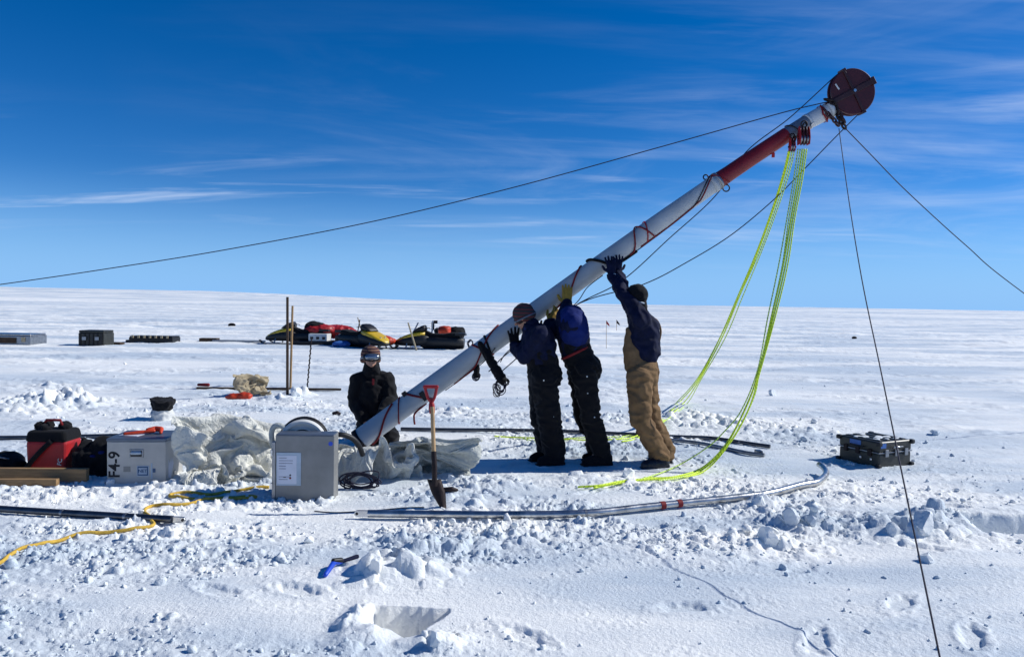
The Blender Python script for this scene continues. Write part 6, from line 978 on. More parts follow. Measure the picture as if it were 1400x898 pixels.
# upright poles
def stake(px0, py0, px1, py1, r, m, name, label, cat='pole', group=None):
    a = onp(px0, py0, -.05); b = at(px1, py1, a.y); mb = MB(); mb.cyl((0, 0, 0), b - a, r, r * .9, 10); o = mb.build(name, m, smooth=True); o.location = a; return tag(o, label, cat, group)
stake(393, 539, 393, 406, .023, M['darkwood'], 'wooden_pole', 'dark upright pole, left of the pair behind the canvas heap')
stake(397, 530, 400, 418, .021, M['bamboo'], 'wooden_pole', 'pale brown upright pole, right of the pair behind the canvas heap')
a = onp(420, 529, -.03); b = at(426, 462, a.y); au = empty('auger', a, 'thin dark twisted rod standing in the snow right of the two poles', 'auger'); mb = MB(); mb.cyl((0, 0, 0), b - a, .010); mb.build('rod', M['rust'], au, smooth=True)
mb = MB(); D_ = b - a; s_, u_, _ = frame(D_); mb.tube([D_ * (i / 160) + (s_ * math.cos(i * .42) + u_ * math.sin(i * .42)) * .013 for i in range(150)], .007, 5); mb.build('spiral', M['rust'], au, smooth='all')
for (x0, y0, x1, y1, lab, rd) in ((829, 476, 829, 438, 'thin flag pole with a small red flag, left of the far pair', M['red']), (843, 452, 843, 437, 'farther thin flag pole with a dark flag, right of the far pair', M['rust'])):
    a = onp(x0, y0, -.05); b = at(x1, y1, a.y); s = a.y / 30; t = empty('marker_flag', a, lab, 'flag', 'marker flags far behind the men')
    mb = MB(); mb.cyl((0, 0, 0), b - a, .009 * s, .008 * s, 8); mb.build('pole', M['bamboo'], t, smooth=True)
    mb = MB(); q = b - a; L = .15 * s; mb._add([q, q + Vector((L * .8, 0, -L)), q + Vector((L * .9, 0, -L * 1.6)), q + Vector((0, 0, -L * .9))], [(0, 1, 2, 3)]); o = mb.build('flag_cloth', rd, t); z_ = o.modifiers.new('s', 'SOLIDIFY'); z_.thickness = .01

# ------------------------------------------------------------------ people
def P3(px, py, Y): return at(px, py, Y)
def hand_glove(name, wrist, d, n, side, m, parent, sc_=1.0, curl=.25, spread=.16, voxel=.0042, label=None):
    """d: finger direction, n: the way the palm faces, side: thumb side (unit)"""
    d = Vector(d).normalized(); n = Vector(n); n = (n - d * n.dot(d)).normalized(); s = d.cross(n); s = s if s.dot(Vector(side)) > 0 else -s
    w = Vector(wrist); mb = MB(); k = sc_
    mb.chain([(w - d * .035 * k, .034 * k), (w, .031 * k), (w + d * .02 * k, .030 * k)])
    for o in (-.030, -.010, .010, .030): mb.cap(w + d * .01 * k + s * o * .75 * k, .019 * k, w + d * .088 * k + s * o * k * 1.05, .0155 * k)
    for i, (o, L) in enumerate(((.032, .072), (.011, .083), (-.011, .078), (-.032, .060))):
        a = (o / .032) * spread; dd = (d * math.cos(a) + s * math.sin(a)).normalized(); p = w + (d * .090 + s * o * 1.05) * k; r = .0122 * k
        c = 0
        for j, f in enumerate((.42, .32, .26)):
            c += curl * (1, 1.2, .9)[j] * (1 + .15 * i); e = p + (dd * math.cos(c) + n * math.sin(c)) * L * f * 1.12 * k; mb.cap(p, r, e, r * .93); p = e; r *= .93
    p = w + (d * .022 + s * .030) * k; e = p + (d * .55 + s * .75 + n * .15).normalized() * .045 * k; mb.cap(p, .0175 * k, e, .0145 * k); e2 = e + (d * .85 + s * .40 + n * .25).normalized() * .036 * k; mb.cap(e, .0145 * k, e2, .0125 * k)
    return blob(name, mb, m, parent, voxel, 1, label=label)
def head_parts(mb, c, f, upv, k=1.0):
    """skull, jaw, nose, ears, brow into mb; f = way the face looks"""
    f = Vector(f).normalized(); u = Vector(upv); u = (u - f * u.dot(f)).normalized(); s = f.cross(u); RM = Matrix((f, s, u)).transposed(); c = Vector(c)
    mb.ell(c + u * .018 * k, (.095 * k, .076 * k, .100 * k), RM); mb.ell(c + f * .022 * k - u * .052 * k, (.066 * k, .056 * k, .062 * k), RM); mb.ell(c + f * .062 * k - u * .092 * k, (.022 * k, .026 * k, .020 * k), RM)
    mb.cap(c + f * .088 * k - u * .002 * k, .010 * k, c + f * .110 * k - u * .034 * k, .0145 * k)
    mb.cap(c + f * .084 * k + u * .022 * k + s * .03 * k, .012 * k, c + f * .084 * k + u * .022 * k - s * .03 * k, .012 * k)
    mb.cap(c + f * .082 * k - u * .062 * k + s * .020 * k, .0085 * k, c + f * .082 * k - u * .062 * k - s * .020 * k, .0085 * k)
    for q in (-1, 1): mb.ell(c + s * q * .078 * k - u * .008 * k - f * .004 * k, (.017 * k, .008 * k, .030 * k), RM)
    return RM, u, s, f
def boot(name, heel, toe, m, parent, z, top, r=.052):
    h = Vector((heel[0], heel[1], z + r * .8)); t = Vector((toe[0], toe[1], z + r * .65)); d = (t - h).normalized()
    mb = MB(); mb.chain([(h, r), (h.lerp(t, .55) + Vector((0, 0, .004)), r * 1.0), (t, r * .78)]); mb.cap(h + Vector((0, 0, .01)), r * 1.05, top, r * 1.28)
    s = Vector((-d.y, d.x, 0)); RM = Matrix((d, s, Vector((0, 0, 1)))).transposed()
    mb.box(h.lerp(t, .5) * 1.0 + Vector((0, 0, -r * .55)), ((t - h).length + r * 1.7, r * 1.75, r * .45), RM)
    return blob(name, mb, m, parent, .008, 2, folds=.004, fs=20)
def person(label, root, sk, st):
    """sk: joints in world space; st: style"""
    t = empty('person', root, label, 'person')
    J = sk; th = .028
    body = MB()
    body.chain([(J['pelvis'], .11), (J['waist'], .105), (J['chest'], .12)]); body.chain([(J['chest'], .09), (J['neck'], .052), (J['head'] - Vector((0, 0, .03)), .05)])
    body.cap(J['sh_n'], .055, J['sh_f'], .055)
    for e in 'nf':
        body.chain([(J['hip_' + e], .085), (J['knee_' + e], .06), (J['ank_' + e], .034)])
        body.chain([(J['sh_' + e], .055), (J['elb_' + e], .042), (J['wr_' + e], .030), (J['wr_' + e] + (J['wr_' + e] - J['elb_' + e]).normalized() * .05, .026)])
        body.chain([(J['ank_' + e], .034), (J['ank_' + e].lerp(J['toe_' + e], .45) - Vector((0, 0, .03)), .022)])
    RM, u, s, f = head_parts(body, J['head'], st['look'], st.get('up', (0, 0, 1)))
    bo = blob('body', body, M['skin'], t, .0085, 2)
    # trousers / bibs
    tr = MB(); kr = st.get('leg', (.118, .098, .088))
    for e in 'nf':
        hp, kn, an = J['hip_' + e], J['knee_' + e], J['ank_' + e]
        tr.chain([(hp, kr[0]), (hp.lerp(kn, .5), (kr[0] + kr[1]) * .49), (kn, kr[1]), (kn.lerp(an, .5), (kr[1] + kr[2]) * .495), (an, kr[2])])
        if st.get('cuff', True): tr.cap(an, kr[2] * 1.03, an + (an - kn).normalized() * .02, kr[2] * 1.05)
    for (q, r) in st['seat']: tr.ell(J['pelvis'] + Vector(q), r)
    if st.get('extra'): tr.chain(st['extra'])
    if st.get('bib'): tr.chain([(J['pelvis'], .150), (J['waist'], .142), (J['waist'].lerp(J['chest'], st['bib']), .148)])
    blob('overalls', tr, M[st['legmat']], t, .0125, 2, folds=.019, fs=8.0, fz=1.6, seed=st['seed'], skew=.5)
    jk = MB(); tr_ = st.get('torso', (.15, .16, .165))
    jk.chain([(st['jstart'] if 'jstart' in st else (J['waist'] if not st.get('jlow') else J['pelvis']), tr_[0]), (J['waist'].lerp(J['chest'], .5), tr_[1]), (J['chest'], tr_[2])]); jk.cap(J['sh_n'], .088, J['sh_f'], .088); jk.cap(J['chest'], .13, J['neck'] - Vector((0, 0, .03)), .09)
    ar = st.get('arm', (.088, .068, .055))
    for e in 'nf':
        a_, b_, c_ = J['sh_' + e], J['elb_' + e], J['wr_' + e]
        jk.chain([(a_, ar[0]), (a_.lerp(b_, .5), (ar[0] + ar[1]) * .5), (b_, ar[1]), (b_.lerp(c_, .5), (ar[1] + ar[2]) * .5), (b_.lerp(c_, st.get('sleeve', .96)), ar[2])])
    blob('jacket', jk, M[st['topmat']], t, .0125, 2, folds=.017, fs=9.5, fz=.9, seed=st['seed'] + 5, skew=.3)
    cl = MB(); cl.chain([(J['neck'] - Vector((0, 0, .05)), .088), (J['neck'] + Vector((0, 0, .012)), .074)]); cl.chain(st.get('coll', [])) if st.get('coll') else None; blob('collar', cl, M[st.get('collar', st['topmat'])], t, .01, 2, folds=.008, fs=16)
    return t, body, (RM, u, s, f)
def groundz(x, y): return H(x, y)

# --- last man, brown overalls, arms up
Y = 7.2
gz = groundz((893 - 700) / F * Y, 7.1)
J = dict(pelvis=P3(876, 507, 7.2), waist=P3(878, 482, 7.2), chest=P3(880, 452, 7.21), neck=P3(873, 425, 7.22), head=P3(869, 406, 7.22),
         sh_n=P3(877, 437, 7.06), elb_n=P3(855, 406, 7.20), wr_n=P3(836, 376, 7.50), sh_f=P3(871, 437, 7.37), elb_f=P3(857, 404, 7.48), wr_f=P3(844, 374, 7.60),
         hip_n=P3(874, 514, 7.10), knee_n=P3(876, 572, 7.08), ank_n=P3(901, 619, 7.10), hip_f=P3(880, 512, 7.30), knee_f=P3(889, 572, 7.30), ank_f=P3(909, 615, 7.30),
         toe_n=P3(882, 632, 7.06), toe_f=P3(888, 628, 7.30))
t3, _, fr = person('man in brown bib overalls and dark jacket pushing the mast with both arms raised', Vector((J['pelvis'].x + .1, 7.15, gz)), J,
    dict(look=(-.75, .60, .45), seat=[((.02, 0, .0), (.145, .165, .15)), ((.06, 0, -.03), (.12, .15, .12))], legmat='brown', topmat='navy', seed=1, jstart=P3(883, 480, 7.18), leg=(.118, .100, .088), torso=(.138, .150, .160), sleeve=.90, arm=(.085, .066, .055)))
# brown bib front and strap over the jacket
mb = MB(); w_, c_ = J['waist'], J['chest']
mb.chain([(w_ + Vector((-.05, -.02, -.10)), .13), (w_ + Vector((-.095, -.03, .0)), .098), (c_ + Vector((-.125, -.02, -.08)), .070), (c_ + Vector((-.128, -.02, -.01)), .052)]); mb.ell(w_ + Vector((-.01, 0, -.13)), (.155, .17, .09))
blob('bib', mb, M['brown'], t3, .0125, 2, folds=.009, fs=9, seed=4)
mb = MB(); mb.tube(crom([c_ + Vector((.155, .03, -.12)), c_ + Vector((.17, .02, .0)), c_ + Vector((.13, .02, .10)), c_ + Vector((.03, .02, .15))], 6), .010, 8); mb.build('bib_strap', M['brown'], t3, True, smooth='all')
RM, u, s, f = fr
hb = MB(); hc = J['head'] + u * .022 - f * .006; hb.ell(hc, (.112, .094, .108), RM); hb.cap(J['head'] - f * .05 - u * .02, .075, J['neck'] - f * .02 + u * .02, .062); hb.cap(J['head'] + s * .07 - u * .03, .035, J['head'] - s * .07 - u * .03, .035)
blob('hat', hb, M['black'], t3, .009, 2, folds=.006, fs=14)
mb = MB(); mb.tube([hc + (f * math.cos(a) * .112 + s * math.sin(a) * .095) - u * .035 - f * .0 for a in [i * math.pi / 12 for i in range(5, 20)]], .012, 8); mb.build('hat_band', M['box_lid'], t3, True, smooth='all')
hand_glove('glove', J['wr_n'] + Vector((0, .0, .015)), (-.08, .12, 1), (0, 1, -.1), (-1, 0, 0), M['navy'], t3, 1.0, .12, .22)
hand_glove('glove', J['wr_f'] + Vector((0, .0, .015)), (.08, .05, 1), (-.3, 1, 0), (1, 0, 0), M['navy'], t3, 1.0, .15, .22)
boot('boot', (P3(907, 632, 7.10).x, 7.10), (P3(882, 632, 7.04).x, 7.03), M['boot'], t3, groundz(J['toe_n'].x, 7.06) - .008, J['ank_n'] + Vector((0, 0, -.01)), .056)
boot('boot', (P3(912, 628, 7.30).x, 7.30), (P3(890, 628, 7.3).x, 7.26), M['boot'], t3, groundz(J['toe_f'].x, 7.3) - .008, J['ank_f'] + Vector((0, 0, -.01)), .052)
mb = MB(); mb.torus(J['wr_n'].lerp(J['elb_n'], .12), (J['wr_n'] - J['elb_n']), .040, .008); mb.build('watch_strap', M['mast_white'], t3, True, smooth='all')

# --- middle person, blue hood, gold gloves
J = dict(pelvis=P3(797, 503, 7.25), waist=P3(787, 480, 7.26), chest=P3(782, 455, 7.28), neck=P3(779, 443, 7.30), head=P3(777, 434, 7.36),
         sh_n=P3(781, 446, 7.13), elb_n=P3(770, 438, 7.20), wr_n=P3(775, 416, 7.50), sh_f=P3(770, 448, 7.42), elb_f=P3(749, 455, 7.42), wr_f=P3(752, 441, 7.52),
         hip_n=P3(798, 510, 7.14), knee_n=P3(807, 568, 7.13), ank_n=P3(821, 611, 7.15), hip_f=P3(793, 508, 7.35), knee_f=P3(799, 568, 7.36), ank_f=P3(813, 607, 7.36),
         toe_n=P3(801, 630, 7.12), toe_f=P3(800, 622, 7.36))
gz = groundz(J['toe_n'].x, 7.15)
t2, _, fr = person('person in blue hooded top, black bibs and gold gloves pushing under the mast', Vector((J['pelvis'].x + .1, 7.2, gz)), J,
    dict(look=(-.8, .55, -.35), up=(-.2, 0, 1), seat=[((.02, 0, -.01), (.155, .17, .16))], legmat='black', topmat='navy', seed=8, bib=.55, leg=(.122, .094, .086), torso=(.135, .150, .150), arm=(.095, .072, .056)))
mb = MB(); mb.chain([(P3(782, 438, 7.20), .138), (P3(786, 455, 7.18), .140)]); mb.ell(P3(782, 435, 7.24), (.13, .14, .125)); mb.cap(P3(784, 440, 7.10), .085, P3(775, 440, 7.40), .08)
blob('blue_hood', mb, M['blue'], t2, .011, 2, folds=.012, fs=8, seed=3)
mb = MB(); n = 30; cB = P3(786, 482, 7.25); axb = (J['waist'] - J['pelvis']).normalized()
mb.torus(cB, axb + Vector((-.05, 0, 0)), .138, .014, 36, 8); mb.build('belt', M['redcord'], t2, True, smooth='all')
hand_glove('glove', J['wr_n'] + Vector((0, 0, .0)), (.02, .12, 1), (0, 1, 0), (-1, 0, 0), M['gold'], t2, 1.12, .10, .10)
hand_glove('glove', J['wr_f'] + Vector((0, 0, .0)), (.55, .25, .85), (-.3, 1, .2), (-1, 0, .4), M['gold'], t2, 1.08, .25, .12)
boot('boot', (P3(829, 630, 7.15).x, 7.15), (P3(802, 630, 7.1).x, 7.09), M['black'], t2, gz - .008, J['ank_n'], .060)
boot('boot', (P3(826, 622, 7.36).x, 7.36), (P3(801, 622, 7.36).x, 7.32), M['black'], t2, groundz(J['toe_f'].x, 7.36) - .008, J['ank_f'], .056)
for q, r in (((J['knee_n'] + Vector((.03, -.10, .0))), .007), (J['hip_n'] + Vector((.02, -.125, -.02)), .008), (J['hip_n'] + Vector((.03, -.12, -.18)), .006)): MB().ell(q, (r, r, r), n=8).build('snow_fleck', M['snow'], t2, True, smooth='all')

# --- first person, striped hat
J = dict(pelvis=P3(745, 512, 7.2), waist=P3(740, 487, 7.2), chest=P3(735, 464, 7.22), neck=P3(727, 446, 7.25), head=P3(716, 433, 7.28),
         sh_n=P3(738, 458, 7.05), elb_n=P3(719, 487, 7.12), wr_n=P3(704, 474, 7.36), sh_f=P3(729, 456, 7.38), elb_f=P3(745, 462, 7.52), wr_f=P3(733, 452, 7.62),
         hip_n=P3(744, 518, 7.10), knee_n=P3(750, 570, 7.09), ank_n=P3(757, 612, 7.12), hip_f=P3(741, 516, 7.30), knee_f=P3(741, 570, 7.30), ank_f=P3(748, 607, 7.32),
         toe_n=P3(738, 630, 7.10), toe_f=P3(728, 622, 7.32))
gz = groundz(J['toe_n'].x, 7.12)
t1, _, fr = person('person in dark navy jacket and striped hat pushing the mast with an open black glove', Vector((J['pelvis'].x, 7.15, gz)), J,
    dict(look=(-.85, .35, -.45), up=(-.3, 0, 1), seat=[((.0, 0, -.01), (.165, .175, .16))], legmat='black', topmat='navy', seed=15, bib=.3, jlow=False, leg=(.128, .112, .104), torso=(.150, .165, .160), arm=(.092, .076, .058)))
RM, u, s, f = fr
hb = MB(); hc = J['head'] + u * .030 - f * .012; hb.ell(hc, (.112, .094, .102), RM); hb.cap(hc - u * .045 + f * .05 + s * .05, .040, hc - u * .045 + f * .05 - s * .05, .040); hb.ell(hc - u * .04 - f * .03, (.085, .092, .06), RM)
blob('beanie', hb, M['beanie'], t1, .008, 2, folds=.004, fs=14)
mb = MB(); mb.tube([hc + (f * math.cos(a) * .108 + s * math.sin(a) * .102) - u * .045 for a in [i * 2 * math.pi / 30 for i in range(30)]], .008, 8, True); mb.build('goggle_strap', M['box_lid'], t1, True, smooth='all')
for q in (-1, 1): MB().ell(J['head'] + f * .086 + s * q * .032 + u * .006, (.012, .012, .012), n=10).build('eye', M['ink'], t1, True, smooth='all')
mb = MB(); mb.chain([(J['neck'] + f * .06 + u * .0, .035), (J['neck'] + f * .03 - s * .06, .03)]); blob('neck_gaiter', mb, M['blue'], t1, .008, 2)
hand_glove('glove', J['wr_n'] + Vector((0, 0, .0)), (-.12, .18, 1), (.05, 1, 0), (1, 0, 0), M['black'], t1, 1.08, .10, .24)
hand_glove('glove', J['wr_f'] + Vector((0, 0, .0)), (-.3, .2, .9), (0, 1, 0), (1, 0, 0), M['black'], t1, 1.0, .2, .14)
boot('boot', (P3(763, 631, 7.12).x, 7.12), (P3(741, 631, 7.1).x, 7.06), M['black'], t1, gz - .008, J['ank_n'], .064)
boot('boot', (P3(750, 622, 7.33).x, 7.33), (P3(730, 620, 7.30).x, 7.27), M['black'], t1, groundz(J['toe_f'].x, 7.3) - .008, J['ank_f'], .058)
for q, r in ((J['knee_n'] + Vector((.04, -.11, .02)), .006), (J['hip_n'] + Vector((-.01, -.13, -.0)), .008)): MB().ell(q, (r, r, r), n=8).build('snow_fleck', M['snow'], t1, True, smooth='all')

# --- kneeling person with goggles behind the mast foot
Yk = 8.2; gz = groundz((515 - 700) / F * Yk, Yk)
J = dict(pelvis=P3(513, 580, 8.25), waist=P3(511, 558, 8.23), chest=P3(509, 527, 8.2), neck=P3(508, 505, 8.18), head=P3(507, 489, 8.14),
         sh_n=P3(490, 519, 8.16), elb_n=P3(485, 547, 8.16), wr_n=P3(497, 573, 8.02), sh_f=P3(528, 519, 8.2), elb_f=P3(534, 545, 8.15), wr_f=P3(524, 568, 7.90),
         hip_n=P3(503, 583, 8.2), knee_n=Vector((P3(500, 600, 7.9).x, 7.86, gz + .10)), ank_n=Vector((P3(503, 600, 8.35).x, 8.36, gz + .08)), hip_f=P3(522, 583, 8.25), knee_f=Vector((P3(534, 600, 7.95).x, 7.90, gz + .10)), ank_f=Vector((P3(528, 600, 8.4).x, 8.40, gz + .08)),
         toe_n=Vector((P3(503, 600, 8.5).x, 8.52, gz + .04)), toe_f=Vector((P3(528, 600, 8.55).x, 8.56, gz + .04)))
t4, _, fr = person('person in black jacket kneeling behind the mast foot, wearing goggles and a red striped hat', Vector((J['pelvis'].x, 8.2, gz)), J,
    dict(look=(.30, -1, .22), seat=[((0, 0, 0), (.20, .17, .14))], legmat='black', topmat='black', seed=25, bib=.2, coll=[(P3(508, 508, 8.17), .10), (P3(508, 502, 8.15), .088)], leg=(.115, .100, .085), torso=(.17, .180, .150), arm=(.080, .078, .062), jlow=True, cuff=False))
RM, u, s, f = fr
hb = MB(); hc = J['head'] + u * .036 - f * .016; hb.ell(hc, (.120, .108, .106), RM); hb.cap(hc - u * .055 - f * .03 + s * .078, .036, hc - u * .055 - f * .03 - s * .078, .036); hb.ell(hc - u * .05 - f * .03, (.08, .10, .06), RM)
blob('beanie', hb, M['beanie_red'], t4, .008, 2, folds=.003, fs=14)
hb = MB(); gc = J['head'] + f * .078 - u * .006; hb.cap(gc + s * .055, .042, gc - s * .055, .042); hb.ell(gc + f * .008, (.036, .098, .050), RM); go = blob('goggles', hb, M['black_plastic'], t4, .006, 2)
MB().ell(gc + f * .018, (.036, .086, .040), RM).build('lens', M['glass'], go, True, smooth='all')
mb = MB(); mb.tube([hc + (f * math.cos(a) * .108 + s * math.sin(a) * .103) - u * .040 for a in [i * 2 * math.pi / 30 for i in range(30)]], .013, 8, True); mb.build('goggle_strap', M['box_lid'], t4, True, smooth='all')
hand_glove('glove', J['wr_n'], (.5, -.3, -.6), (.3, -1, 0), (1, 0, 0), M['black'], t4, 1.0, .3, .1, .006); hand_glove('glove', J['wr_f'], (-.3, -.7, -.1), (0, -.3, -1), (-1, 0, 0), M['black'], t4, 1.0, .3, .1, .006)
MB().box(P3(510, 522, 7.99), (.022, .008, .065)).build('jacket_badge', M['redcord'], t4, True, bevel=.002)
for e in 'nf': boot('boot', (J['ank_' + e].x, J['ank_' + e].y), (J['toe_' + e].x, J['toe_' + e].y), M['boot'], t4, gz - .01, J['ank_' + e] + Vector((0, 0, .01)), .052)

# ------------------------------------------------------------------ snowmobiles and sleds in the distance (local: +x forward)
def snowmobile(px, py, yaw, label, s=1.0):
    g = onp(px, py, -.02); t = empty('snowmobile', g, label, 'snowmobile', 'snowmobiles parked in the distance', R(yaw)); t.scale = (s, s, s * .86)
    MB().loft([(1.42, .08, .22, .30), (1.30, .26, .18, .42), (1.0, .40, .16, .58), (.6, .44, .16, .70), (.2, .42, .18, .74), (-.1, .30, .20, .66)]).build('belly_pan', M['black_plastic'], t, smooth='all')
    hd = MB().loft([(1.40, .10, .28, .36), (1.22, .27, .34, .50), (.95, .37, .40, .66), (.6, .40, .50, .80), (.3, .36, .58, .86), (.12, .26, .62, .84)]).build('hood', M['yellow'], t, smooth='all')
    for y in (-.11, .11): MB().ell((1.12, y, .54), (.05, .06, .035)).build('headlight', M['dull_steel'], hd, smooth='all')
    MB().loft([(.62, .24, .80, .86), (.45, .28, .80, 1.02), (.28, .30, .82, 1.12), (.16, .30, .84, 1.16), (.12, .28, .82, 1.10)]).build('windshield', M['black_plastic'], t, smooth='all')
    mb = MB(); mb.tube(crom([(.02, -.38, .98), (.06, -.2, 1.02), (.08, 0, 1.0), (.06, .2, 1.02), (.02, .38, .98)], 4), .018, 6); mb.cyl((.15, 0, .75), (.08, 0, 1.0), .03); mb.build('handlebar', M['black_plastic'], t, smooth='all')
    MB().loft([(.12, .18, .50, .92), (-.15, .24, .50, .78), (-.6, .25, .50, .76), (-.95, .25, .52, .84), (-1.2, .22, .55, .84), (-1.28, .16, .58, .74)], 12, .4).build('seat', M['black'], t, smooth='all')
    MB().loft([(.2, .34, .16, .62), (-.5, .36, .18, .60), (-1.1, .34, .20, .60), (-1.44, .3, .24, .56)], 12, .3).build('tunnel', M['black_plastic'], t, smooth='all')
    MB().prism([(.35, .20), (.15, .04), (-.2, 0), (-1.25, 0), (-1.42, .08), (-1.45, .24), (-1.3, .34), (-.3, .36)], .40).build('track', M['black'], t, bevel=.02)
    for y in (-.47, .47):
        sk_ = MB().prism([(1.52, .22), (1.42, .08), (1.25, .01), (.35, .01), (.35, .04), (1.22, .045), (1.38, .11), (1.47, .24)], .14, None)
        for v in sk_.v: v.y += y
        k = sk_.build('ski', M['black_plastic'], t, bevel=.01); mb = MB(); mb.cyl((.85, y, .04), (.80, y * .7, .42), .03); mb.build('ski_strut', M['dull_steel'], k)
    MB().prism([(-1.1, .82), (-1.5, .80), (-1.52, .70), (-1.1, .70)], .5).build('rear_rack', M['black_plastic'], t)
    return t
sm1 = snowmobile(406, 470, 174, 'yellow and black snowmobile facing left, leftmost of the three', .78)
sm2 = snowmobile(586, 477, 176, 'yellow and black snowmobile facing left with bags on its rear, rightmost', .80)
sm3 = snowmobile(497, 475, -38, 'yellow snowmobile facing right with its nose under an orange cover', .80)
def lumpbag(px, py, z, rs, m, label, cat='bag', group=None, name='cargo_bag', seed=0, dy=0.0):
    g = onp(px, py); g.y += dy; rr = random.Random(seed); z *= .55; rs = (rs[0], rs[1], rs[2] * .72); mb = MB(); mb.ell((0, 0, rs[2]), rs)
    for k in range(4): mb.ell((rr.uniform(-.7, .7) * rs[0], rr.uniform(-.4, .4) * rs[1], rs[2] * rr.uniform(.7, 1.4)), (rs[0] * .45, rs[1] * .6, rs[2] * .6), n=12)
    o = link_mesh(name, remesh(mb, .03, 2, folds=.035, fs=4, seed=seed), m, None, False, True); o.location = (g.x, g.y, g.z + z); return tag(o, label, cat, group)
lumpbag(521, 476, .16, (.50, .36, .22), M['orange'], 'orange cover draped over the nose of the right-facing snowmobile', 'cover', None, 'cargo_cover', 3, -.12)
lumpbag(607, 474, .72, (.22, .2, .22), M['orange'], 'orange red bag strapped on the rightmost snowmobile seat', seed=4, dy=.05)
lumpbag(623, 473, .30, (.30, .28, .34), M['black'], 'black bulky bag at the rear of the rightmost snowmobile', seed=5, dy=.05)
lumpbag(599, 473, .70, (.16, .2, .16), M['black'], 'small black bag in front of the orange red bag on the snowmobile', seed=15, dy=.05)
sld = empty('cargo_sled', onp(452, 471, -.02), 'low cargo sled loaded with white boxes and red bags', 'sled')
MB().box((0, 0, .10), (2.5, .8, .10)).build('deck', M['black_plastic'], sld, bevel=.03)
for y in (-.3, .3): MB().box((0, y, .03), (2.6, .10, .06)).build('runner', M['black_plastic'], sld, bevel=.01)
for k, (x, w_, l_) in enumerate(((-.35, .62, 'white box at the left end of the loaded sled'), (.62, .55, 'white box at the right end of the loaded sled'))):
    e = empty('white_box', sld.location + Vector((x, -.05, .15)), l_, 'box', 'white boxes on the sled'); MB().box((0, 0, .12), (w_, .6, .24)).build('box_body', M['whitecloth'], e, bevel=.01)
    for q in (-.2, 0, .2): MB().box((q, -.303, .10), (.10, .01, .09)).build('hand_hole', M['black_plastic'], e)
lumpbag(438, 470, .50, (.55, .4, .28), M['red'], 'red bag on the left half of the loaded sled', seed=6)
lumpbag(462, 470, .36, (.66, .45, .32), M['red'], 'big crumpled red cover over the middle of the loaded sled', 'cover', None, 'cargo_cover', 7, -.1)
lumpbag(430, 470, .62, (.34, .3, .30), M['black'], 'black bag on top at the left end of the loaded sled', seed=8)
lumpbag(476, 470, .55, (.22, .3, .20), M['black'], 'small dark bag at the right end of the loaded sled', seed=9)
lumpbag(484, 470, .48, (.16, .2, .16), M['redcord'], 'small dark red bag next to the right-facing snowmobile', seed=10)
lumpbag(467, 474, .0, (.30, .25, .12), M['bluelabel'], 'blue roll lying on the snow below the loaded sled', seed=11)
def farpole(px0, py0, px1, py1, r, m, label, name='pole'):
    a = onp(px0, py0, -.05); b = at(px1, py1, a.y); mb = MB(); mb.cyl((0, 0, 0), b - a, r, r * .9, 8); o = mb.build(name, m, smooth=True); o.location = a; return tag(o, label, 'pole')
farpole(570, 479, 558, 441, .028, M['tan'], 'pale pole leaning left across the rightmost snowmobile hood'); farpole(556, 470, 572, 441, .03, M['dull_steel'], 'grey pole leaning right behind the rightmost snowmobile hood')
farpole(486, 470, 492, 437, .02, M['rust'], 'thin dark pole leaning right above the right-facing snowmobile'); farpole(500, 470, 489, 434, .02, M['tan'], 'thin pale pole leaning left above the right-facing snowmobile')
a = onp(589, 477, -.05); b = at(592, 438, a.y); t = empty('marker_flag', a, 'pale pole with a small dark flag beside the rightmost snowmobile', 'flag'); mb = MB(); mb.cyl((0, 0, 0), b - a, .035, .03, 8); mb.build('pole', M['mast_white'], t, smooth=True)
MB().box(b - a + Vector((.07, 0, -.05)), (.16, .02, .10)).build('flag_cloth', M['rust'], t); MB().box(b - a + Vector((0, 0, -.18)), (.09, .05, .26)).build('flag_wrap', M['black'], t)
# far boxes
def farbox(px0, px1, py, hgt, dep, m, label, extra=None, lidm=None):
    a = onp(px0, py, -.03); w = (px1 - px0) / F * a.y; e = empty('equipment_case', a, label, 'case'); MB().box((w / 2, dep / 2, hgt * .42), (w, dep, hgt * .84)).build('case_body', m, e, bevel=.02)
    MB().box((w / 2, dep / 2, hgt * .92), (w * .98, dep * .96, hgt * .15)).build('case_lid', lidm or m, e, bevel=.02); return e, w
e, w = farbox(107, 142, 472, .50, .6, M['olive'], 'dark green ridged case standing far away on the left')
for i in range(6): MB().box((w * (i + .5) / 6, -.01, .22), (w * .05, .03, .36)).build('rib', M['black_plastic'], e)
for i in (.25, .75): MB().box((w * i, -.03, .25), (w * .16, .02, .10)).build('label_plate', M['dull_steel'], e)
e, w = farbox(176, 236, 468, .26, .6, M['black_plastic'], 'long low black case with pale clasps far away')
for i in range(7): MB().box((w * (i + .7) / 7.6, -.01, .24), (w * .045, .03, .09)).build('clasp', M['tan'], e)
MB().box((-.04, .2, .06), (.2, .3, .12)).build('end_step', M['black_plastic'], e, bevel=.02)
e, w = farbox(-40, 42, 470, .34, .8, M['dull_steel'], 'grey sled box with a brown opening cut off by the left edge', lidm=M['tube_alu'])
MB().box((w * .62, -.01, .14), (w * .28, .03, .17)).build('opening', M['darkwood'], e); MB().box((w * .88, -.01, .17), (w * .06, .03, .14)).build('end_frame', M['tan'], e)
def farboard(px0, px1, py, label, m=M['darkwood'], hgt=.07, dep=.3):
    a = onp(px0, py, 0); w = (px1 - px0) / F * a.y; o = MB().box((w / 2, dep / 2, hgt / 2), (w, dep, hgt)).build('board', m, bevel=.01); o.location = a; return tag(o, label, 'board')
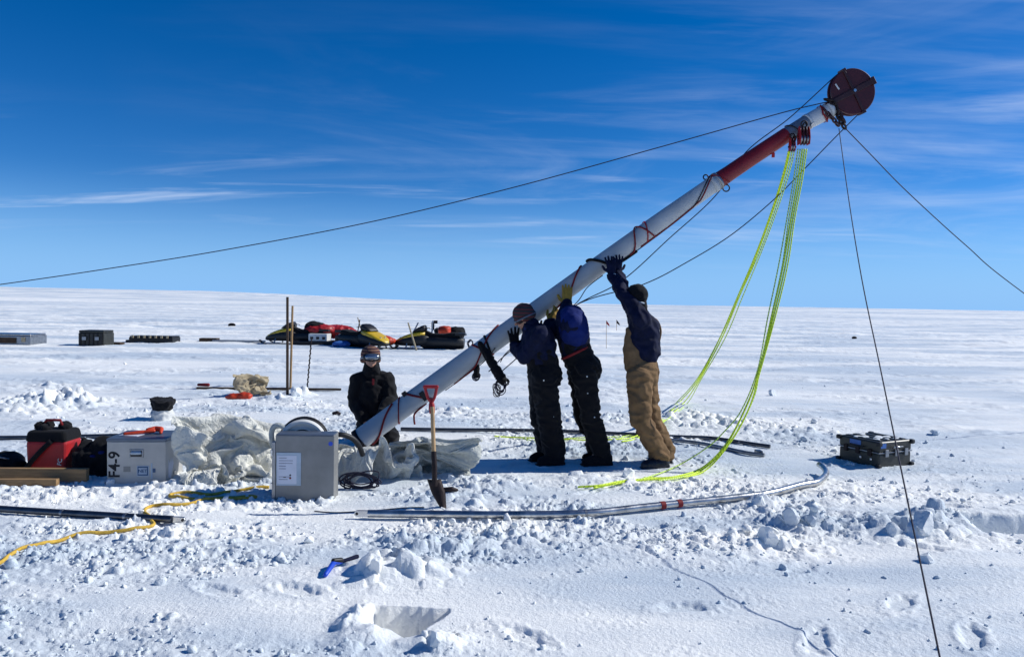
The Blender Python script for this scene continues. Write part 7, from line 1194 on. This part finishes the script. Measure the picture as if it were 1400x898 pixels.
farboard(142, 164, 471, 'short reddish board lying right of the dark green ridged case', M['darkwood']); farboard(272, 296, 467, 'short dark board at the left end of the far pole', M['darkwood'], .12)
farboard(290, 362, 467, 'long thin far pole lying left of the yellow snowmobile', M['dull_steel'], .06, .12)
for px, py, r, l_ in ((317, 446, .16, 'small dark lump far away above the thin board'), (1168, 463, .10, 'tiny dark lump on the plain at the right'),):
    o = MB().ell((0, 0, r * .5), (r * 1.3, r, r * .7)).build('lump', M['black'], smooth='all'); o.location = onp(px, py); tag(o, l_, 'lump')

# ------------------------------------------------------------------ loose snow: large blocks and rubble
def snow_chunk(rr, sub_=3, rough=.28):
    bm = bmesh.new(); bmesh.ops.create_icosphere(bm, subdivisions=sub_, radius=1); off = Vector((rr.uniform(0, 99), rr.uniform(0, 99), rr.uniform(0, 99)))
    cuts = [(Vector((rr.gauss(0, 1), rr.gauss(0, 1), rr.gauss(0, .8))).normalized(), rr.uniform(.38, .8)) for _ in range(11)]
    for v in bm.verts:
        p = v.co.copy()
        for n, d in cuts:
            e = p.dot(n) - d
            if e > 0: p -= n * e
        p *= 1 + rough * noise.noise(p * 1.7 + off) + rough * .5 * noise.noise(p * 4.5 + off); v.co = p
    vs = np.array([v.co[:] for v in bm.verts]); fs = np.array([[v.index for v in f.verts] for f in bm.faces]); bm.free(); return vs, fs
BLK = [(1048, 740, 36, 30, 'squat snow block with a flat left face below the curved tube end'), (1078, 712, 34, 30, 'rough snow block just below the curved tube with red tape'), (1110, 718, 26, 22, 'snow block right of the rough one below the tube end'), (1262, 722, 48, 36, 'largest snow block, beside the shaded trench on the right'), (1225, 728, 30, 22, 'lower snow block left of the largest trench block'),
       (1266, 766, 32, 18, 'smooth rounded snow lump touching the near guy line'), (1282, 790, 13, 9, 'small snow lump right of the near guy line'), (598, 876, 32, 26, 'angular snow block on the right rim of the square pit'), (514, 782, 30, 24, 'snow block half burying the blue tool'),
       (1040, 690, 30, 20, 'snow block resting against the curved tube with red tape'), (404, 541, 22, 18, 'snow block at the foot of the two upright poles'), (1056, 541, 18, 12, 'snow lump standing alone behind the lime rope bundle'), (1279, 594, 22, 10, 'flat snow lump right of the black transit case'),
       (858, 652, 30, 18, 'snow block at the toe of the blue boot'), (424, 742, 22, 14, 'round snow lump in the left foreground'), (617, 660, 22, 18, 'snow lump against the grey canvas hump'), (638, 662, 14, 14, 'small snow lump right of the grey canvas hump'), (150, 662, 16, 12, 'snow block against the left corner of the stencilled box'), (648, 755, 18, 12, 'snow lump in the middle of the foreground')]
rr = random.Random(31)
for (px, py, w_, h_, lab) in BLK:
    g = onp(px, py); k = g.y / F; vs, fs = snow_chunk(rr, 4, .16); vs = vs * np.array([w_ * k / 2.2, w_ * k / 2.5, h_ * k / 1.9]); a = rr.uniform(-.3, .3)
    me = pyd('snow_block', vs.tolist(), fs.tolist()); o = link_mesh('snow_block', me, M['snow'], None, False, True); me.set_sharp_from_angle(angle=R(24)); o.location = (g.x, g.y, g.z + h_ * k * .18); o.rotation_euler = (0, rr.uniform(-.15, .15), a); tag(o, lab, 'snow block', 'loose snow blocks')
rr = random.Random(77); base = [snow_chunk(rr, 2, .22) for _ in range(10)]
nr = np.random.RandomState(4); n = 60000
px = nr.uniform(-60, 1460, n); py = 412 + 500 * nr.uniform(.17, 1, n)
V = []; Fc = []; off = 0; gx = []; gy = []
D0 = [ray(a, b) for a, b in zip(px, py)]; gx = np.array([d.x * (-HC / d.z) for d in D0]); gy = np.array([d.y * (-HC / d.z) for d in D0])
gy += nr.uniform(-.1, .1, n) * (gy / 6) ** 2
Dm = disturbed(gx, gy); clump = sstep(-.1, .5, fbm(gx / .45, gy / .3, 301, 2)); keep = nr.uniform(0, 1, n) < Dm * (.12 + .88 * clump) * .6 + .0015
gx, gy = gx[keep], gy[keep]; gzv = height(gx, gy); print('rubble', len(gx))
PK = np.array([(gpt(a, b).x, gpt(a, b).y) for a, b in ((750, 632), (815, 628), (893, 634), (740, 622), (900, 622))])
for x, y, z in zip(gx, gy, gzv):
    if np.min((PK[:, 0] - x) ** 2 + (PK[:, 1] - y) ** 2) < .03: continue
    vs, fs = base[nr.randint(10)]; s = .0068 * math.exp(nr.normal(0, .5)) * (1 + .12 * y); s = min(s, .05); a = nr.uniform(0, 6.28); c_, s_ = math.cos(a), math.sin(a)
    w = vs * np.array([1.1, .9, .8]) * s; w = np.stack([w[:, 0] * c_ - w[:, 1] * s_ + x, w[:, 0] * s_ + w[:, 1] * c_ + y, w[:, 2] + z + s * .25], 1); V.append(w); Fc.append(fs + off); off += len(w)
V = np.concatenate(V); Fc = np.concatenate(Fc); me = bpy.data.meshes.new('snow_rubble'); me.vertices.add(len(V)); me.vertices.foreach_set('co', V.astype(np.float32).ravel()); me.loops.add(len(Fc) * 3); me.loops.foreach_set('vertex_index', Fc.astype(np.int32).ravel()); me.polygons.add(len(Fc)); me.polygons.foreach_set('loop_start', np.arange(len(Fc), dtype=np.int32) * 3); me.update(calc_edges=True)
o = link_mesh('snow_rubble', me, M['snow'], None, False, False); tag(o, 'loose crumbs of broken snow crust', None, None, 'stuff')
